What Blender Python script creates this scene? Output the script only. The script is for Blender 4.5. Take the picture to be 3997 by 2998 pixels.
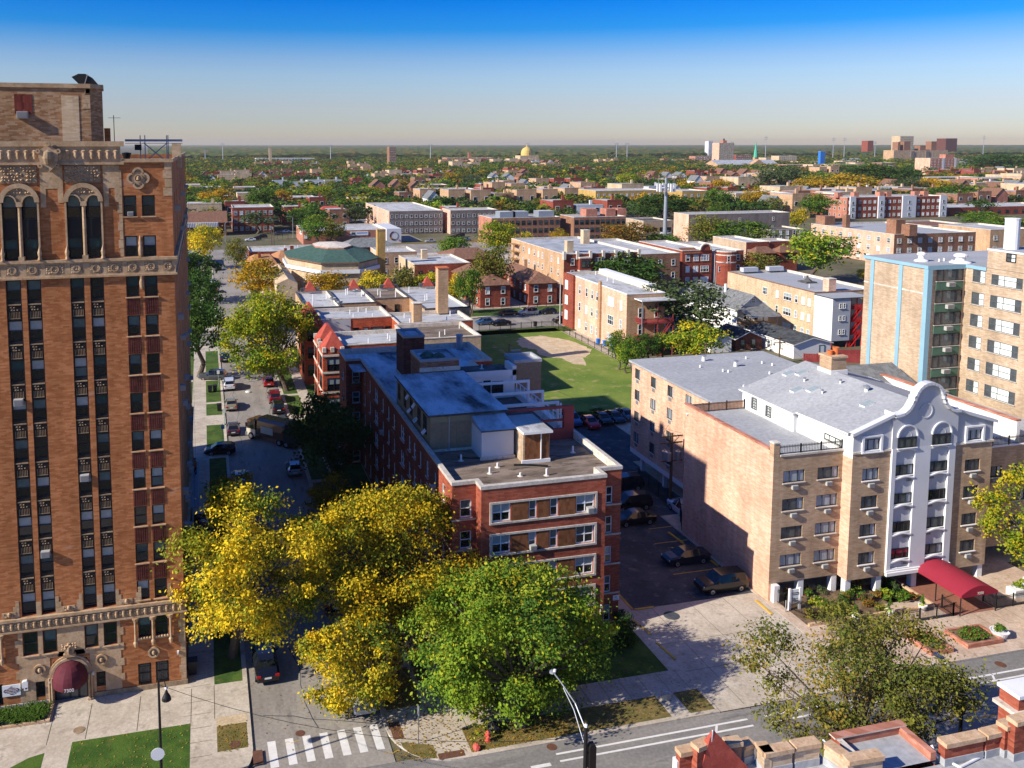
import bpy, math, random
import numpy as np
from mathutils import Vector, Matrix

# ------------------------------------------------------------------ camera, sky, sun
scene = bpy.context.scene
for o in list(bpy.data.objects): bpy.data.objects.remove(o)
RAD = math.radians
CAM_H = 41.0
F_PX, PX0, PY0, IW, IH = 3425.33, 1668.5, 911.3, 3997.0, 2998.0
YAW, PITCH = RAD(14.312), RAD(5.829)
cd = bpy.data.cameras.new('camera')
cam = bpy.data.objects.new('camera', cd)
scene.collection.objects.link(cam)
cam.location = (0, 0, CAM_H)
cam.rotation_euler = (math.pi/2 - PITCH, 0, -YAW)
cd.sensor_width = 36.0
cd.lens = F_PX / IW * 36.0
cd.shift_x = (IW/2 - PX0) / IW
cd.shift_y = -(IH/2 - PY0) / IW
cd.clip_start, cd.clip_end = 0.5, 40000
scene.camera = cam

SUN_EL = RAD(31.0)
SUN_TRAVEL = Vector((1.0, 0.20, 0)).normalized()      # where shadows point on the ground
sl = bpy.data.lights.new('sun', 'SUN')
sl.energy, sl.angle, sl.color = 5.0, RAD(0.55), (1.0, 0.92, 0.80)
sun = bpy.data.objects.new('sun', sl)
scene.collection.objects.link(sun)
sdir = Vector((SUN_TRAVEL.x*math.cos(SUN_EL), SUN_TRAVEL.y*math.cos(SUN_EL), -math.sin(SUN_EL)))
sun.rotation_euler = sdir.to_track_quat('-Z', 'Y').to_euler()
sun.location = (-60, -20, 80)

world = bpy.data.worlds.new('World'); scene.world = world
world.use_nodes = True
wn, wl = world.node_tree.nodes, world.node_tree.links
wn.clear()
sky = wn.new('ShaderNodeTexSky'); sky.sky_type = 'NISHITA'; sky.sun_disc = False
sky.sun_elevation = SUN_EL
sky.sun_rotation = math.atan2(-SUN_TRAVEL.x, -SUN_TRAVEL.y)
sky.altitude = 200; sky.air_density = 1.0; sky.dust_density = 0.6; sky.ozone_density = 2.5
geo = wn.new('ShaderNodeTexCoord'); sep = wn.new('ShaderNodeSeparateXYZ')
wl.new(geo.outputs['Generated'], sep.inputs[0])
ramp = wn.new('ShaderNodeValToRGB')                    # tints the sky by elevation; unseen overhead blue is shaped to fill shadows
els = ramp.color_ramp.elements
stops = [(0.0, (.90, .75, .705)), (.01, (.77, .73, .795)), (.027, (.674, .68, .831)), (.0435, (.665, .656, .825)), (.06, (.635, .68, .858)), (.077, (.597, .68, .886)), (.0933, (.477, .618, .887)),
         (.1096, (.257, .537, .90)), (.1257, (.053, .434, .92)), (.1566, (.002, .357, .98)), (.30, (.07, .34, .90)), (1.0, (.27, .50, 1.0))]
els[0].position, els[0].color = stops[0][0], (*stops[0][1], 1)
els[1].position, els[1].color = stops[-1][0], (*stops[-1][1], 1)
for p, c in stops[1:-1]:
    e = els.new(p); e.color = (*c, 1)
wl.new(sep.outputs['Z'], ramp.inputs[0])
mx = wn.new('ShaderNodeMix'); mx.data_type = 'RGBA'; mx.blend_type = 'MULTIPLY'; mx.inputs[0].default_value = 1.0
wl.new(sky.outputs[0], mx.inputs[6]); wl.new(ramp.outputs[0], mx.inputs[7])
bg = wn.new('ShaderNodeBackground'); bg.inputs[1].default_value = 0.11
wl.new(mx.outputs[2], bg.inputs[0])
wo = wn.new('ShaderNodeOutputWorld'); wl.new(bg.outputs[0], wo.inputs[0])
vs = scene.view_settings
scene.display_settings.display_device = 'sRGB'
vs.view_transform = 'Standard'; vs.look = 'None'; vs.gamma = 1.0; vs.exposure = 0.48; vs.use_curve_mapping = False
scene.cycles.max_bounces = 5; scene.cycles.diffuse_bounces = 2; scene.cycles.glossy_bounces = 3
scene.cycles.transmission_bounces = 3; scene.cycles.transparent_max_bounces = 6; scene.cycles.volume_bounces = 0
rnd = random.Random(7)

# ------------------------------------------------------------------ ground points seen by the lens (2212-px wide reading of the photograph)
DS = 3997.0/2212.0
_F = Vector((math.sin(YAW)*math.cos(PITCH), math.cos(YAW)*math.cos(PITCH), -math.sin(PITCH)))
_R = Vector((math.cos(YAW), -math.sin(YAW), 0)); _U = _R.cross(_F)
def _ray(x, y): return _R*(x*DS-PX0) - _U*(y*DS-PY0) + _F*F_PX
def at(x, y, z=0.0):                                   # the point at height z
    d = _ray(x, y); return d*((z-CAM_H)/d.z) + Vector((0, 0, CAM_H))
def on_y(x, y, Y):                                     # the point on the vertical plane Y = const
    d = _ray(x, y); return d*(Y/d.y) + Vector((0, 0, CAM_H))
def depth_of(p): return (p - Vector((0, 0, CAM_H))).dot(_F)
def screen(p):
    c = p - Vector((0, 0, CAM_H)); w = c.dot(_F)
    return (PX0 + F_PX*c.dot(_R)/w)/DS, (PY0 - F_PX*c.dot(_U)/w)/DS

# ------------------------------------------------------------------ materials
MATS = {}
def srgb(r, g, b):
    f = lambda v: (v/255/12.92) if v/255 <= .04045 else ((v/255+.055)/1.055)**2.4
    return (f(r), f(g), f(b))
def _new(name, rough, spec=.3, metal=0.0):
    m = bpy.data.materials.new(name); m.use_nodes = True
    nt = m.node_tree; b = nt.nodes['Principled BSDF']
    b.inputs['Roughness'].default_value = rough; b.inputs['Specular IOR Level'].default_value = spec
    b.inputs['Metallic'].default_value = metal
    MATS[name] = m
    return m, nt, b
def _pos(nt, scale):
    g = nt.nodes.new('ShaderNodeNewGeometry'); mp = nt.nodes.new('ShaderNodeMapping')
    mp.inputs['Scale'].default_value = scale; nt.links.new(g.outputs['Position'], mp.inputs[0])
    return mp.outputs[0]
def _noise(nt, vec, scale, detail=4, rough=.55):
    n = nt.nodes.new('ShaderNodeTexNoise'); n.inputs['Scale'].default_value = scale
    n.inputs['Detail'].default_value = detail; n.inputs['Roughness'].default_value = rough
    nt.links.new(vec, n.inputs['Vector']); return n.outputs[0]
def _ramp(nt, fac, cols):
    r = nt.nodes.new('ShaderNodeValToRGB'); e = r.color_ramp.elements
    e[0].position, e[0].color = cols[0][0], (*cols[0][1], 1); e[1].position, e[1].color = cols[-1][0], (*cols[-1][1], 1)
    for p, c in cols[1:-1]:
        q = e.new(p); q.color = (*c, 1)
    nt.links.new(fac, r.inputs[0]); return r.outputs[0]
def _mix(nt, fac, a, b, blend='MIX'):
    m = nt.nodes.new('ShaderNodeMix'); m.data_type = 'RGBA'; m.blend_type = blend
    for s, v in ((0, fac), (6, a), (7, b)):
        if isinstance(v, (int, float)): m.inputs[s].default_value = v
        elif isinstance(v, tuple): m.inputs[s].default_value = (*v, 1)
        else: nt.links.new(v, m.inputs[s])
    return m.outputs[2]
def mul(c, k): return tuple(min(1, v*k) for v in c)
def plain(name, c, var=.18, scale=1.5, rough=.7, spec=.3, metal=0.0, stretch=(1, 1, 1)):
    m, nt, b = _new(name, rough, spec, metal)
    f = _noise(nt, _pos(nt, stretch), scale)
    nt.links.new(_ramp(nt, f, [(.3, mul(c, 1-var)), (.7, mul(c, 1+var))]), b.inputs['Base Color'])
    return m
def blotch(name, c1, c2, c3=None, scale=.25, stretch=(1, 1, 1), rough=.85, lo=.42, hi=.58, fine=6.0, spec=.2, bump=0.0):
    m, nt, b = _new(name, rough, spec)
    v = _pos(nt, stretch)
    col = _ramp(nt, _noise(nt, v, scale, 7, .62), [(lo, c1), (hi, c2)])
    if c3:
        col = _mix(nt, _ramp(nt, _noise(nt, v, scale*3.1, 6, .6), [(.56, (0, 0, 0)), (.68, (1, 1, 1))]), col, c3)
    g = _noise(nt, _pos(nt, (1, 1, 1)), fine, 3)
    col = _mix(nt, 1.0, col, _ramp(nt, g, [(.25, (.8, .8, .8)), (.75, (1.18, 1.18, 1.18))]), 'MULTIPLY')
    nt.links.new(col, b.inputs['Base Color'])
    if bump:
        bp = nt.nodes.new('ShaderNodeBump'); bp.inputs['Strength'].default_value = bump; bp.inputs['Distance'].default_value = .05
        nt.links.new(g, bp.inputs['Height']); nt.links.new(bp.outputs[0], b.inputs['Normal'])
    return m
def brick(name, c1, c2, c3, patch=None, bw=.42, bh=.11):
    """brickwork: every brick its own tone (white noise on a running grid) plus broad weathering"""
    m, nt, b = _new(name, .88, .15)
    g = nt.nodes.new('ShaderNodeNewGeometry'); s = nt.nodes.new('ShaderNodeSeparateXYZ'); nt.links.new(g.outputs['Position'], s.inputs[0])
    def mth(op, a, bb=0.0):
        n = nt.nodes.new('ShaderNodeMath'); n.operation = op
        for i, v in enumerate((a, bb)):
            if isinstance(v, (int, float)): n.inputs[i].default_value = v
            else: nt.links.new(v, n.inputs[i])
        return n.outputs[0]
    u = mth('ADD', s.outputs[0], s.outputs[1])
    row = mth('FLOOR', mth('DIVIDE', s.outputs[2], bh))
    uu = mth('FLOOR', mth('ADD', mth('DIVIDE', u, bw), mth('MULTIPLY', row, .37)))
    c = nt.nodes.new('ShaderNodeCombineXYZ'); nt.links.new(uu, c.inputs[0]); nt.links.new(row, c.inputs[1])
    w = nt.nodes.new('ShaderNodeTexWhiteNoise'); w.noise_dimensions = '2D'; nt.links.new(c.outputs[0], w.inputs['Vector'])
    col = _ramp(nt, w.outputs[0], [(0.0, c1), (.5, c2), (1.0, c3)])
    big = _noise(nt, _pos(nt, (1, 1, .6)), .35, 5)
    col = _mix(nt, 1.0, col, _ramp(nt, big, [(.3, (.8, .79, .78)), (.7, (1.18, 1.18, 1.2))]), 'MULTIPLY')
    streak = _noise(nt, _pos(nt, (1.6, 1.6, .08)), 1.0, 3)
    col = _mix(nt, 1.0, col, _ramp(nt, streak, [(.3, (.86, .86, .86)), (.65, (1.05, 1.05, 1.05))]), 'MULTIPLY')
    if patch:
        pm = _ramp(nt, _noise(nt, _pos(nt, (.5, .5, 1.6)), .55, 4, .5), [(.69, (0, 0, 0)), (.73, (.6, .6, .6))])
        col = _mix(nt, pm, col, patch)
    nt.links.new(col, b.inputs['Base Color'])
    return m
def glassy(name, c, rough=.06, spec=.55, var=.2):
    m, nt, b = _new(name, rough, spec)
    f = _noise(nt, _pos(nt, (1, 1, 1)), 1.3, 2)
    nt.links.new(_ramp(nt, f, [(.35, mul(c, 1-var)), (.65, mul(c, 1+var))]), b.inputs['Base Color'])
    return m

brick('brick_tower', (.32, .115, .042), (.41, .155, .058), (.49, .21, .088), patch=(.46, .27, .19))
brick('brick_penthouse', (.29, .145, .065), (.38, .22, .11), (.48, .32, .19), patch=(.30, .13, .06))
brick('brick_rib', (.10, .022, .018), (.16, .036, .026), (.21, .05, .035), bw=.16, bh=.5)
brick('brick_mid', (.25, .062, .036), (.32, .084, .047), (.38, .115, .068), patch=(.48, .21, .15))
brick('brick_panel', (.17, .066, .026), (.22, .088, .036), (.26, .11, .05), bw=.2, bh=.35)
brick('brick_beige', (.40, .27, .16), (.46, .32, .20), (.52, .37, .24))
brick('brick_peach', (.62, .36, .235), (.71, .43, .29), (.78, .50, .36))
brick('brick_tan', (.42, .305, .20), (.48, .36, .24), (.56, .43, .30))
brick('brick_buff', (.46, .28, .15), (.53, .34, .19), (.60, .40, .25))
brick('brick_brown', (.22, .105, .06), (.29, .145, .085), (.36, .19, .12))
brick('brick_red', (.21, .050, .030), (.28, .068, .040), (.34, .095, .06))
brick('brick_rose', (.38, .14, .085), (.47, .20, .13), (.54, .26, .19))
brick('brick_sand', (.52, .37, .21), (.60, .44, .27), (.66, .51, .34))
brick('brick_yellow', (.44, .27, .075), (.50, .32, .10), (.56, .37, .14))
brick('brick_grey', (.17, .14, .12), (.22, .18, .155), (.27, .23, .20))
brick('brick_row', (.33, .068, .032), (.42, .095, .045), (.48, .13, .07))
brick('brick_dark', (.10, .035, .026), (.14, .05, .035), (.18, .07, .05))
blotch('stone', (.43, .285, .16), (.53, .37, .225), (.37, .23, .115), scale=.9, fine=5)
blotch('stone_dark', (.26, .18, .11), (.36, .26, .16), scale=2.2, fine=9)
blotch('limestone', (.47, .425, .36), (.58, .53, .46), scale=1.2)
blotch('coping', (.60, .52, .42), (.72, .65, .55), (.40, .34, .28), scale=.8)
blotch('coping_tan', (.52, .34, .20), (.62, .43, .27), (.45, .27, .15), scale=1.2)
plain('white_paint', (.80, .79, .77), .05)
plain('white_wall', (.84, .82, .77), .06, .4)
plain('stucco_white', (.60, .61, .63), .05, .6)
plain('stucco_grey', (.50, .51, .53), .06, .5)
plain('stucco_tan', (.27, .20, .13), .15, 3)
plain('olive_paint', (.30, .25, .15), .12, 1)
plain('black_iron', (.012, .012, .013), .2, rough=.5)
plain('dark_frame', (.020, .021, .023), .15, rough=.5)
plain('grey_frame', (.12, .125, .13), .15, rough=.5)
plain('galv', (.42, .44, .46), .12, rough=.45, metal=.6)
plain('grey_metal', (.30, .33, .36), .12, rough=.5, metal=.3)
plain('concrete_wall', (.50, .47, .42), .1)
plain('wood_pole', (.13, .085, .055), .25, 3, stretch=(3, 3, .3))
plain('wood_tan', (.40, .22, .09), .15, 3)
plain('red_paint', (.33, .055, .05), .15, 1)
plain('bright_red', (.62, .018, .016), .12, 1)
plain('orange_clay', (.62, .17, .05), .12)
plain('maroon', (.11, .018, .028), .10, 2, rough=.8)
plain('canopy_red', (.30, .022, .042), .06, 1, rough=.7)
plain('canopy_end', (.30, .010, .030), .06, 1, rough=.7)
plain('blue_trim', (.25, .43, .52), .06, .8)
plain('green_panel', (.075, .155, .105), .12, .8)
plain('blue_bin', (.03, .18, .55), .1)
plain('ac_white', (.42, .41, .38), .05)
plain('ac_grille', (.20, .20, .20), .15)
plain('siding_grey', (.46, .46, .47), .08, 1, stretch=(.1, .1, 9))
plain('siding_white', (.80, .78, .73), .06, 1, stretch=(.1, .1, 9))
plain('green_copper', (.08, .42, .26), .15)
plain('gold_dome', (.62, .44, .13), .1)
plain('yellow_paint', (.60, .36, .05), .2, 2)
plain('sign_plum', (.10, .025, .07), .08)
plain('sign_white', (.78, .80, .78), .03)
plain('hydrant_red', (.62, .10, .07), .1)
plain('bark', (.10, .075, .055), .3, 4, stretch=(2, 2, .5))
plain('twig', (.26, .22, .18), .2, 4)
blotch('soil', (.13, .085, .05), (.22, .15, .09), scale=1.5, fine=9)
blotch('sand_dirt', (.52, .40, .25), (.62, .49, .33), (.40, .29, .16), scale=.5)
glassy('glass_dark', (.010, .014, .017)); glassy('glass_teal', (.012, .050, .058)); glassy('glass_grey', (.075, .085, .09))
plain('blind', (.30, .36, .36), .12, 3, rough=.25, spec=.5)
plain('blind_dim', (.07, .125, .13), .2, 3, rough=.2, spec=.5)
plain('curtain', (.33, .36, .38), .3, 9, rough=.3, stretch=(1, 1, .08), spec=.5)
plain('blind_white', (.72, .78, .72), .08, 2, rough=.3, spec=.4)
plain('red_curtain', (.25, .03, .05), .3, 9, rough=.3, stretch=(1, 1, .08))
# roofs
blotch('roof_white', (.36, .36, .355), (.54, .54, .53), (.27, .265, .26), scale=.26, stretch=(1, .5, 1), lo=.35, hi=.6)
blotch('roof_patchy', (.20, .165, .14), (.46, .47, .48), (.30, .27, .25), scale=.30, stretch=(.5, 1.5, 1), lo=.36, hi=.46)
blotch('roof_brown', (.15, .115, .085), (.27, .21, .165), (.06, .045, .035), scale=.42, stretch=(.5, 1.7, 1), fine=9)
blotch('roof_silver', (.05, .06, .07), (.60, .66, .70), (.42, .47, .51), scale=.24, stretch=(1.3, .5, 1), lo=.33, hi=.56)
blotch('roof_pale', (.335, .345, .355), (.41, .415, .42), None, scale=.14, stretch=(.4, 2, 1), lo=.3, hi=.7, fine=3)
blotch('roof_grey', (.30, .32, .34), (.44, .45, .47), scale=.3)
blotch('roof_dark', (.07, .065, .06), (.13, .12, .11), (.20, .19, .18), scale=.5)
blotch('shingle_green', (.045, .095, .075), (.07, .13, .10), scale=1.2, fine=9)
blotch('shingle_red', (.36, .065, .045), (.44, .09, .06), scale=1.5, fine=9)
blotch('shingle_brown', (.17, .085, .055), (.24, .125, .08), scale=1.4, fine=9)
blotch('shingle_orange', (.36, .16, .07), (.46, .23, .11), scale=1.4, fine=9)
blotch('shingle_grey', (.14, .145, .145), (.22, .225, .22), scale=1.2, fine=9)
blotch('shingle_black', (.045, .048, .05), (.085, .09, .092), scale=1.2, fine=9)
# ground
blotch('asphalt', (.25, .225, .195), (.32, .29, .25), (.20, .18, .16), scale=.22, stretch=(1.6, .35, 1), fine=4)
blotch('asphalt_cross', (.20, .19, .175), (.27, .25, .225), (.16, .15, .14), scale=.22, stretch=(.3, 1.6, 1), fine=4)
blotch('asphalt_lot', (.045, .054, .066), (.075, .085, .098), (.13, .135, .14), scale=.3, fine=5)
blotch('concrete', (.46, .395, .31), (.55, .48, .385), (.38, .32, .25), scale=.35, fine=5)
blotch('concrete_warm', (.50, .37, .27), (.58, .45, .34), (.42, .30, .21), scale=.4, fine=5)
blotch('kerb_stone', (.42, .38, .32), (.52, .47, .40), scale=.8)
blotch('grass', (.040, .085, .014), (.080, .135, .022), (.13, .12, .035), scale=.5, fine=7, rough=.95, bump=.6)
blotch('lawn', (.040, .090, .012), (.070, .130, .018), (.11, .125, .03), scale=.7, fine=8, rough=.95, bump=.6)
blotch('park_grass', (.13, .20, .030), (.20, .25, .045), (.36, .29, .12), scale=.14, fine=5, rough=.95, bump=.4)
blotch('dry_grass', (.20, .145, .05), (.12, .11, .03), (.30, .20, .07), scale=1.3, fine=8, rough=.95, bump=.6)
blotch('earth', (.10, .095, .05), (.16, .14, .085), (.07, .085, .03), scale=.05, fine=1.5, rough=.95)
plain('road_white', (.72, .70, .66), .10, 2)
plain('road_yellow', (.55, .32, .06), .2, 3)
plain('rust_iron', (.14, .065, .04), .2, 3)
plain('brick_paver', (.30, .13, .085), .2, 5)

m = bpy.data.materials.new('haze'); m.use_nodes = True; m.node_tree.nodes.clear(); MATS['haze'] = m
pv = m.node_tree.nodes.new('ShaderNodeVolumePrincipled'); pv.inputs['Color'].default_value = (.86, .86, .84, 1); pv.inputs['Density'].default_value = 0.00005; pv.inputs['Anisotropy'].default_value = 0.2
m.node_tree.links.new(pv.outputs[0], m.node_tree.nodes.new('ShaderNodeOutputMaterial').inputs['Volume'])
# ------------------------------------------------------------------ mesh builder, things, parts
COL = scene.collection
class MB:
    def __init__(s): s.v, s.f, s.m, s.slots = [], [], [], []
    def slot(s, mat):
        if mat not in s.slots: s.slots.append(mat)
        return s.slots.index(mat)
    def face(s, pts, mat):
        n = len(s.v); s.v.extend([tuple(p) for p in pts]); s.f.append(tuple(range(n, n+len(pts)))); s.m.append(s.slot(mat))
    def box(s, x0, x1, y0, y1, z0, z1, mat, top=None, skip=''):
        p = [(x0,y0,z0),(x1,y0,z0),(x1,y1,z0),(x0,y1,z0),(x0,y0,z1),(x1,y0,z1),(x1,y1,z1),(x0,y1,z1)]
        for k, q in (('b',(3,2,1,0)),('t',(4,5,6,7)),('f',(0,1,5,4)),('r',(1,2,6,5)),('k',(2,3,7,6)),('l',(3,0,4,7))):
            if k in skip: continue
            s.face([p[i] for i in q], top if (k == 't' and top) else mat)
    def prism(s, poly, z0, z1, mat, top=None, bottom=True):
        n = len(poly)
        s.face([(x, y, z1) for x, y in poly], top or mat)
        if bottom: s.face([(x, y, z0) for x, y in reversed(poly)], mat)
        for i in range(n):
            a, b = poly[i], poly[(i+1) % n]
            s.face([(a[0],a[1],z0),(b[0],b[1],z0),(b[0],b[1],z1),(a[0],a[1],z1)], mat)
    def prism_y(s, poly, y0, y1, mat):                 # polygon in x,z pushed along y
        s.face([(x, y0, z) for x, z in poly], mat); s.face([(x, y1, z) for x, z in reversed(poly)], mat)
        n = len(poly)
        for i in range(n):
            a, b = poly[i], poly[(i+1) % n]
            s.face([(a[0],y1,a[1]),(b[0],y1,b[1]),(b[0],y0,b[1]),(a[0],y0,a[1])], mat)
    def tube(s, p0, p1, r0, r1, mat, n=8, cap=True):
        p0, p1 = Vector(p0), Vector(p1); d = (p1-p0)
        if d.length < 1e-6: return
        d.normalize(); a = d.orthogonal().normalized(); b = d.cross(a)
        A = [p0 + (a*math.cos(2*math.pi*i/n) + b*math.sin(2*math.pi*i/n))*r0 for i in range(n)]
        B = [p1 + (a*math.cos(2*math.pi*i/n) + b*math.sin(2*math.pi*i/n))*r1 for i in range(n)]
        for i in range(n):
            j = (i+1) % n; s.face([A[i], A[j], B[j], B[i]], mat)
        if cap:
            s.face(list(reversed(A)), mat); s.face(B, mat)
    def path(s, pts, r, mat, n=6):
        for a, b in zip(pts, pts[1:]): s.tube(a, b, r, r, mat, n)
    def bar(s, p0, p1, w, mat): s.tube(p0, p1, w*.7, w*.7, mat, 4)
    def lathe(s, c, prof, mat, n=16):                  # prof: (r, z)
        for (r0, z0), (r1, z1) in zip(prof, prof[1:]):
            for i in range(n):
                a, b = 2*math.pi*i/n, 2*math.pi*(i+1)/n
                q = [(c[0]+r0*math.cos(a), c[1]+r0*math.sin(a), c[2]+z0), (c[0]+r0*math.cos(b), c[1]+r0*math.sin(b), c[2]+z0),
                     (c[0]+r1*math.cos(b), c[1]+r1*math.sin(b), c[2]+z1), (c[0]+r1*math.cos(a), c[1]+r1*math.sin(a), c[2]+z1)]
                if r0 < 1e-5: q = [q[0], q[2], q[3]]
                elif r1 < 1e-5: q = q[:3]
                s.face(q, mat)
    def mesh(s, name, off=(0, 0, 0), smooth=False):
        me = bpy.data.meshes.new(name)
        me.from_pydata([(x-off[0], y-off[1], z-off[2]) for x, y, z in s.v], [], s.f)
        for k in s.slots: me.materials.append(MATS[k])
        me.polygons.foreach_set('material_index', s.m)
        if smooth: me.polygons.foreach_set('use_smooth', [True]*len(s.f))
        me.update(); return me
    def build(s, name, parent=None, smooth=False):
        off = WLOC.get(parent.name, (0, 0, 0)) if parent else (0, 0, 0)
        o = bpy.data.objects.new(name, s.mesh(name, off, smooth)); COL.objects.link(o)
        if parent: o.parent = parent; WLOC[o.name] = off
        return o
WLOC = {}
def thing(name, label, cat, loc=(0, 0, 0), group=None):
    o = bpy.data.objects.new(name, None); o.empty_display_size = .5; COL.objects.link(o); o.location = loc
    WLOC[o.name] = tuple(loc); tag(o, label, cat, group); return o
def tag(o, label, cat, group=None):
    o['label'] = label; o['category'] = cat
    if group: o['group'] = group
    return o
def solo(mb, name, label, cat, loc, group=None, smooth=False):     # a thing that is one mesh, with its origin at its base
    o = bpy.data.objects.new(name, mb.mesh(name, loc, smooth)); COL.objects.link(o); o.location = loc
    return tag(o, label, cat, group)
def structure(mb, name):
    o = mb.build(name); o['kind'] = 'structure'; return o
def copy_tree(o, loc, rz=0.0, parent=None, scale=None):
    c = o.copy(); COL.objects.link(c)
    if parent is None:
        c.location = loc; c.rotation_euler = (0, 0, rz)
        if scale: c.scale = scale
    else: c.parent = parent
    for ch in list(o.children): copy_tree(ch, loc, rz, c)
    return c

# windows: a local mesh looking towards -Y, turned to the wall it sits in
ROT = {'F': 0.0, 'L': -math.pi/2, 'R': math.pi/2, 'B': math.pi}
STY = {  # frame material, frame width, rails (fractions of height), mullions (fractions of width), sill material, sill size
 'tower': ('dark_frame', .09, (.5,), (), None), 'tower_sill': ('dark_frame', .09, (.5,), (), 'stone'),
 'white': ('white_paint', .09, (.5,), (), 'limestone'), 'white2': ('white_paint', .09, (.5,), (.5,), 'limestone'),
 'white3': ('white_paint', .08, (.5,), (.3, .7), 'limestone'), 'white4': ('white_paint', .07, (.5,), (.25, .5, .75), 'limestone'),
 'slide3': ('dark_frame', .06, (), (.30, .70), 'limestone'), 'slide2': ('dark_frame', .06, (), (.30, .68), 'white_paint'),
 'balc': ('dark_frame', .07, (), (.25, .73), None), 'ribbon': ('grey_frame', .06, (.5,), (.22, .42, .8), 'limestone'),
 'ribbon_s': ('grey_frame', .06, (.5,), (.58,), 'limestone'), 'door': ('dark_frame', .12, (), (.5,), None),
 'plain': ('dark_frame', .06, (), (), 'limestone'), 'block': ('grey_frame', .1, (.25, .5, .75), (.33, .66), None),
 'dark2': ('dark_frame', .08, (.5,), (.5,), None), 'dark3': ('dark_frame', .08, (.5,), (.33, .66), None)}
PANES = {'dark': ('glass_dark', 'glass_dark'), 'half': ('blind', 'glass_dark'), 'dim': ('blind_dim', 'glass_dark'), 'teal': ('glass_teal', 'glass_dark'),
         'full': ('blind', 'blind_dim'), 'cur': ('curtain', 'curtain'), 'grey': ('glass_grey', 'glass_grey'), 'whiteb': ('blind_white', 'glass_grey'),
         'white': ('blind_white', 'blind_white'), 'red': ('red_curtain', 'glass_dark'), 'mix': ('curtain', 'glass_grey')}
WCACHE = {}
def _wmesh(style, w, h, pane, reveal):
    k = (style, round(w, 2), round(h, 2), pane, reveal)
    if k in WCACHE: return WCACHE[k]
    fm, t, rails, mull, sill = STY[style]
    fr = MB(); d0, d1 = (-.03, .05)
    fr.box(-w/2, w/2, d0, d1, 0, t, fm); fr.box(-w/2, w/2, d0, d1, h-t, h, fm)
    fr.box(-w/2, -w/2+t, d0, d1, t, h-t, fm); fr.box(w/2-t, w/2, d0, d1, t, h-t, fm)
    for r in rails: fr.box(-w/2+t, w/2-t, d0+.004, d1, h*r-t*.4, h*r+t*.4, fm)
    for q in mull: fr.box(-w/2+w*q-t*.4, -w/2+w*q+t*.4, d0+.002, d1+.002, t, h-t, fm)
    pa = MB(); top, bot = PANES[pane]; y = d1-.02; zs = h*.5
    if pane == 'whiteb':
        ms = [0]+list(mull)+[1]
        for i in range(len(ms)-1):
            a, b = -w/2+w*ms[i], -w/2+w*ms[i+1]
            pa.face([(a, y, 0), (b, y, 0), (b, y, h), (a, y, h)], top if i >= 1 and (i % 3) else bot)
    elif pane == 'mix':
        ms = [0]+list(mull)+[1]
        for i in range(len(ms)-1):
            a, b = -w/2+w*ms[i], -w/2+w*ms[i+1]
            pa.face([(a, y, 0), (b, y, 0), (b, y, h), (a, y, h)], top if i == len(ms)//2-(len(ms) < 3) else bot)
    else:
        pa.face([(-w/2, y, 0), (w/2, y, 0), (w/2, y, zs), (-w/2, y, zs)], bot)
        pa.face([(-w/2, y, zs), (w/2, y, zs), (w/2, y, h), (-w/2, y, h)], top)
    si = None
    if sill:
        s = MB(); s.box(-w/2-.08, w/2+.08, (-.03-reveal if reveal else -.12), .04, -.075, -.002, sill); si = s.mesh('sill')
    WCACHE[k] = (fr.mesh('window'), pa.mesh('pane'), si); return WCACHE[k]
def window(parent, face, c, u, z0, w, h, style, pane='dark', depth=.0, name='window'):
    """u: centre along the wall, c: the wall plane, z0: bottom, depth: how far inside the wall face"""
    fm, pm, sm = _wmesh(style, w, h, pane, depth)
    ox, oy, oz = WLOC[parent.name]
    n = {'F': (0, 1), 'L': (1, 0), 'R': (-1, 0), 'B': (0, -1)}[face]
    d = depth-.09 if depth else -.055
    p = (u, c+n[1]*d) if face in 'FB' else (c+n[0]*d, u)
    o = bpy.data.objects.new(name, fm); COL.objects.link(o); o.parent = parent
    o.location = (p[0]-ox, p[1]-oy, z0-oz); o.rotation_euler = (0, 0, ROT[face])
    q = bpy.data.objects.new('pane', pm); COL.objects.link(q); q.parent = o
    if sm:
        q = bpy.data.objects.new('sill', sm); COL.objects.link(q); q.parent = o
    return o
ACM = {}
def ac_unit(parent, face, c, u, z0, w=.62, h=.42, out=.38):
    k = (w, h, out)
    if k not in ACM:
        m = MB(); m.box(-w/2, w/2, -out, .1, 0, h, 'ac_white'); m.box(-w/2+.05, w/2-.05, -out-.012, -out, .05, h-.05, 'ac_grille'); ACM[k] = m.mesh('air_conditioner')
    ox, oy, oz = WLOC[parent.name]
    p = (u, c) if face in 'FB' else (c, u)
    o = bpy.data.objects.new('air_conditioner', ACM[k]); COL.objects.link(o); o.parent = parent
    o.location = (p[0]-ox, p[1]-oy, z0-oz); o.rotation_euler = (0, 0, ROT[face]); return o
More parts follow.
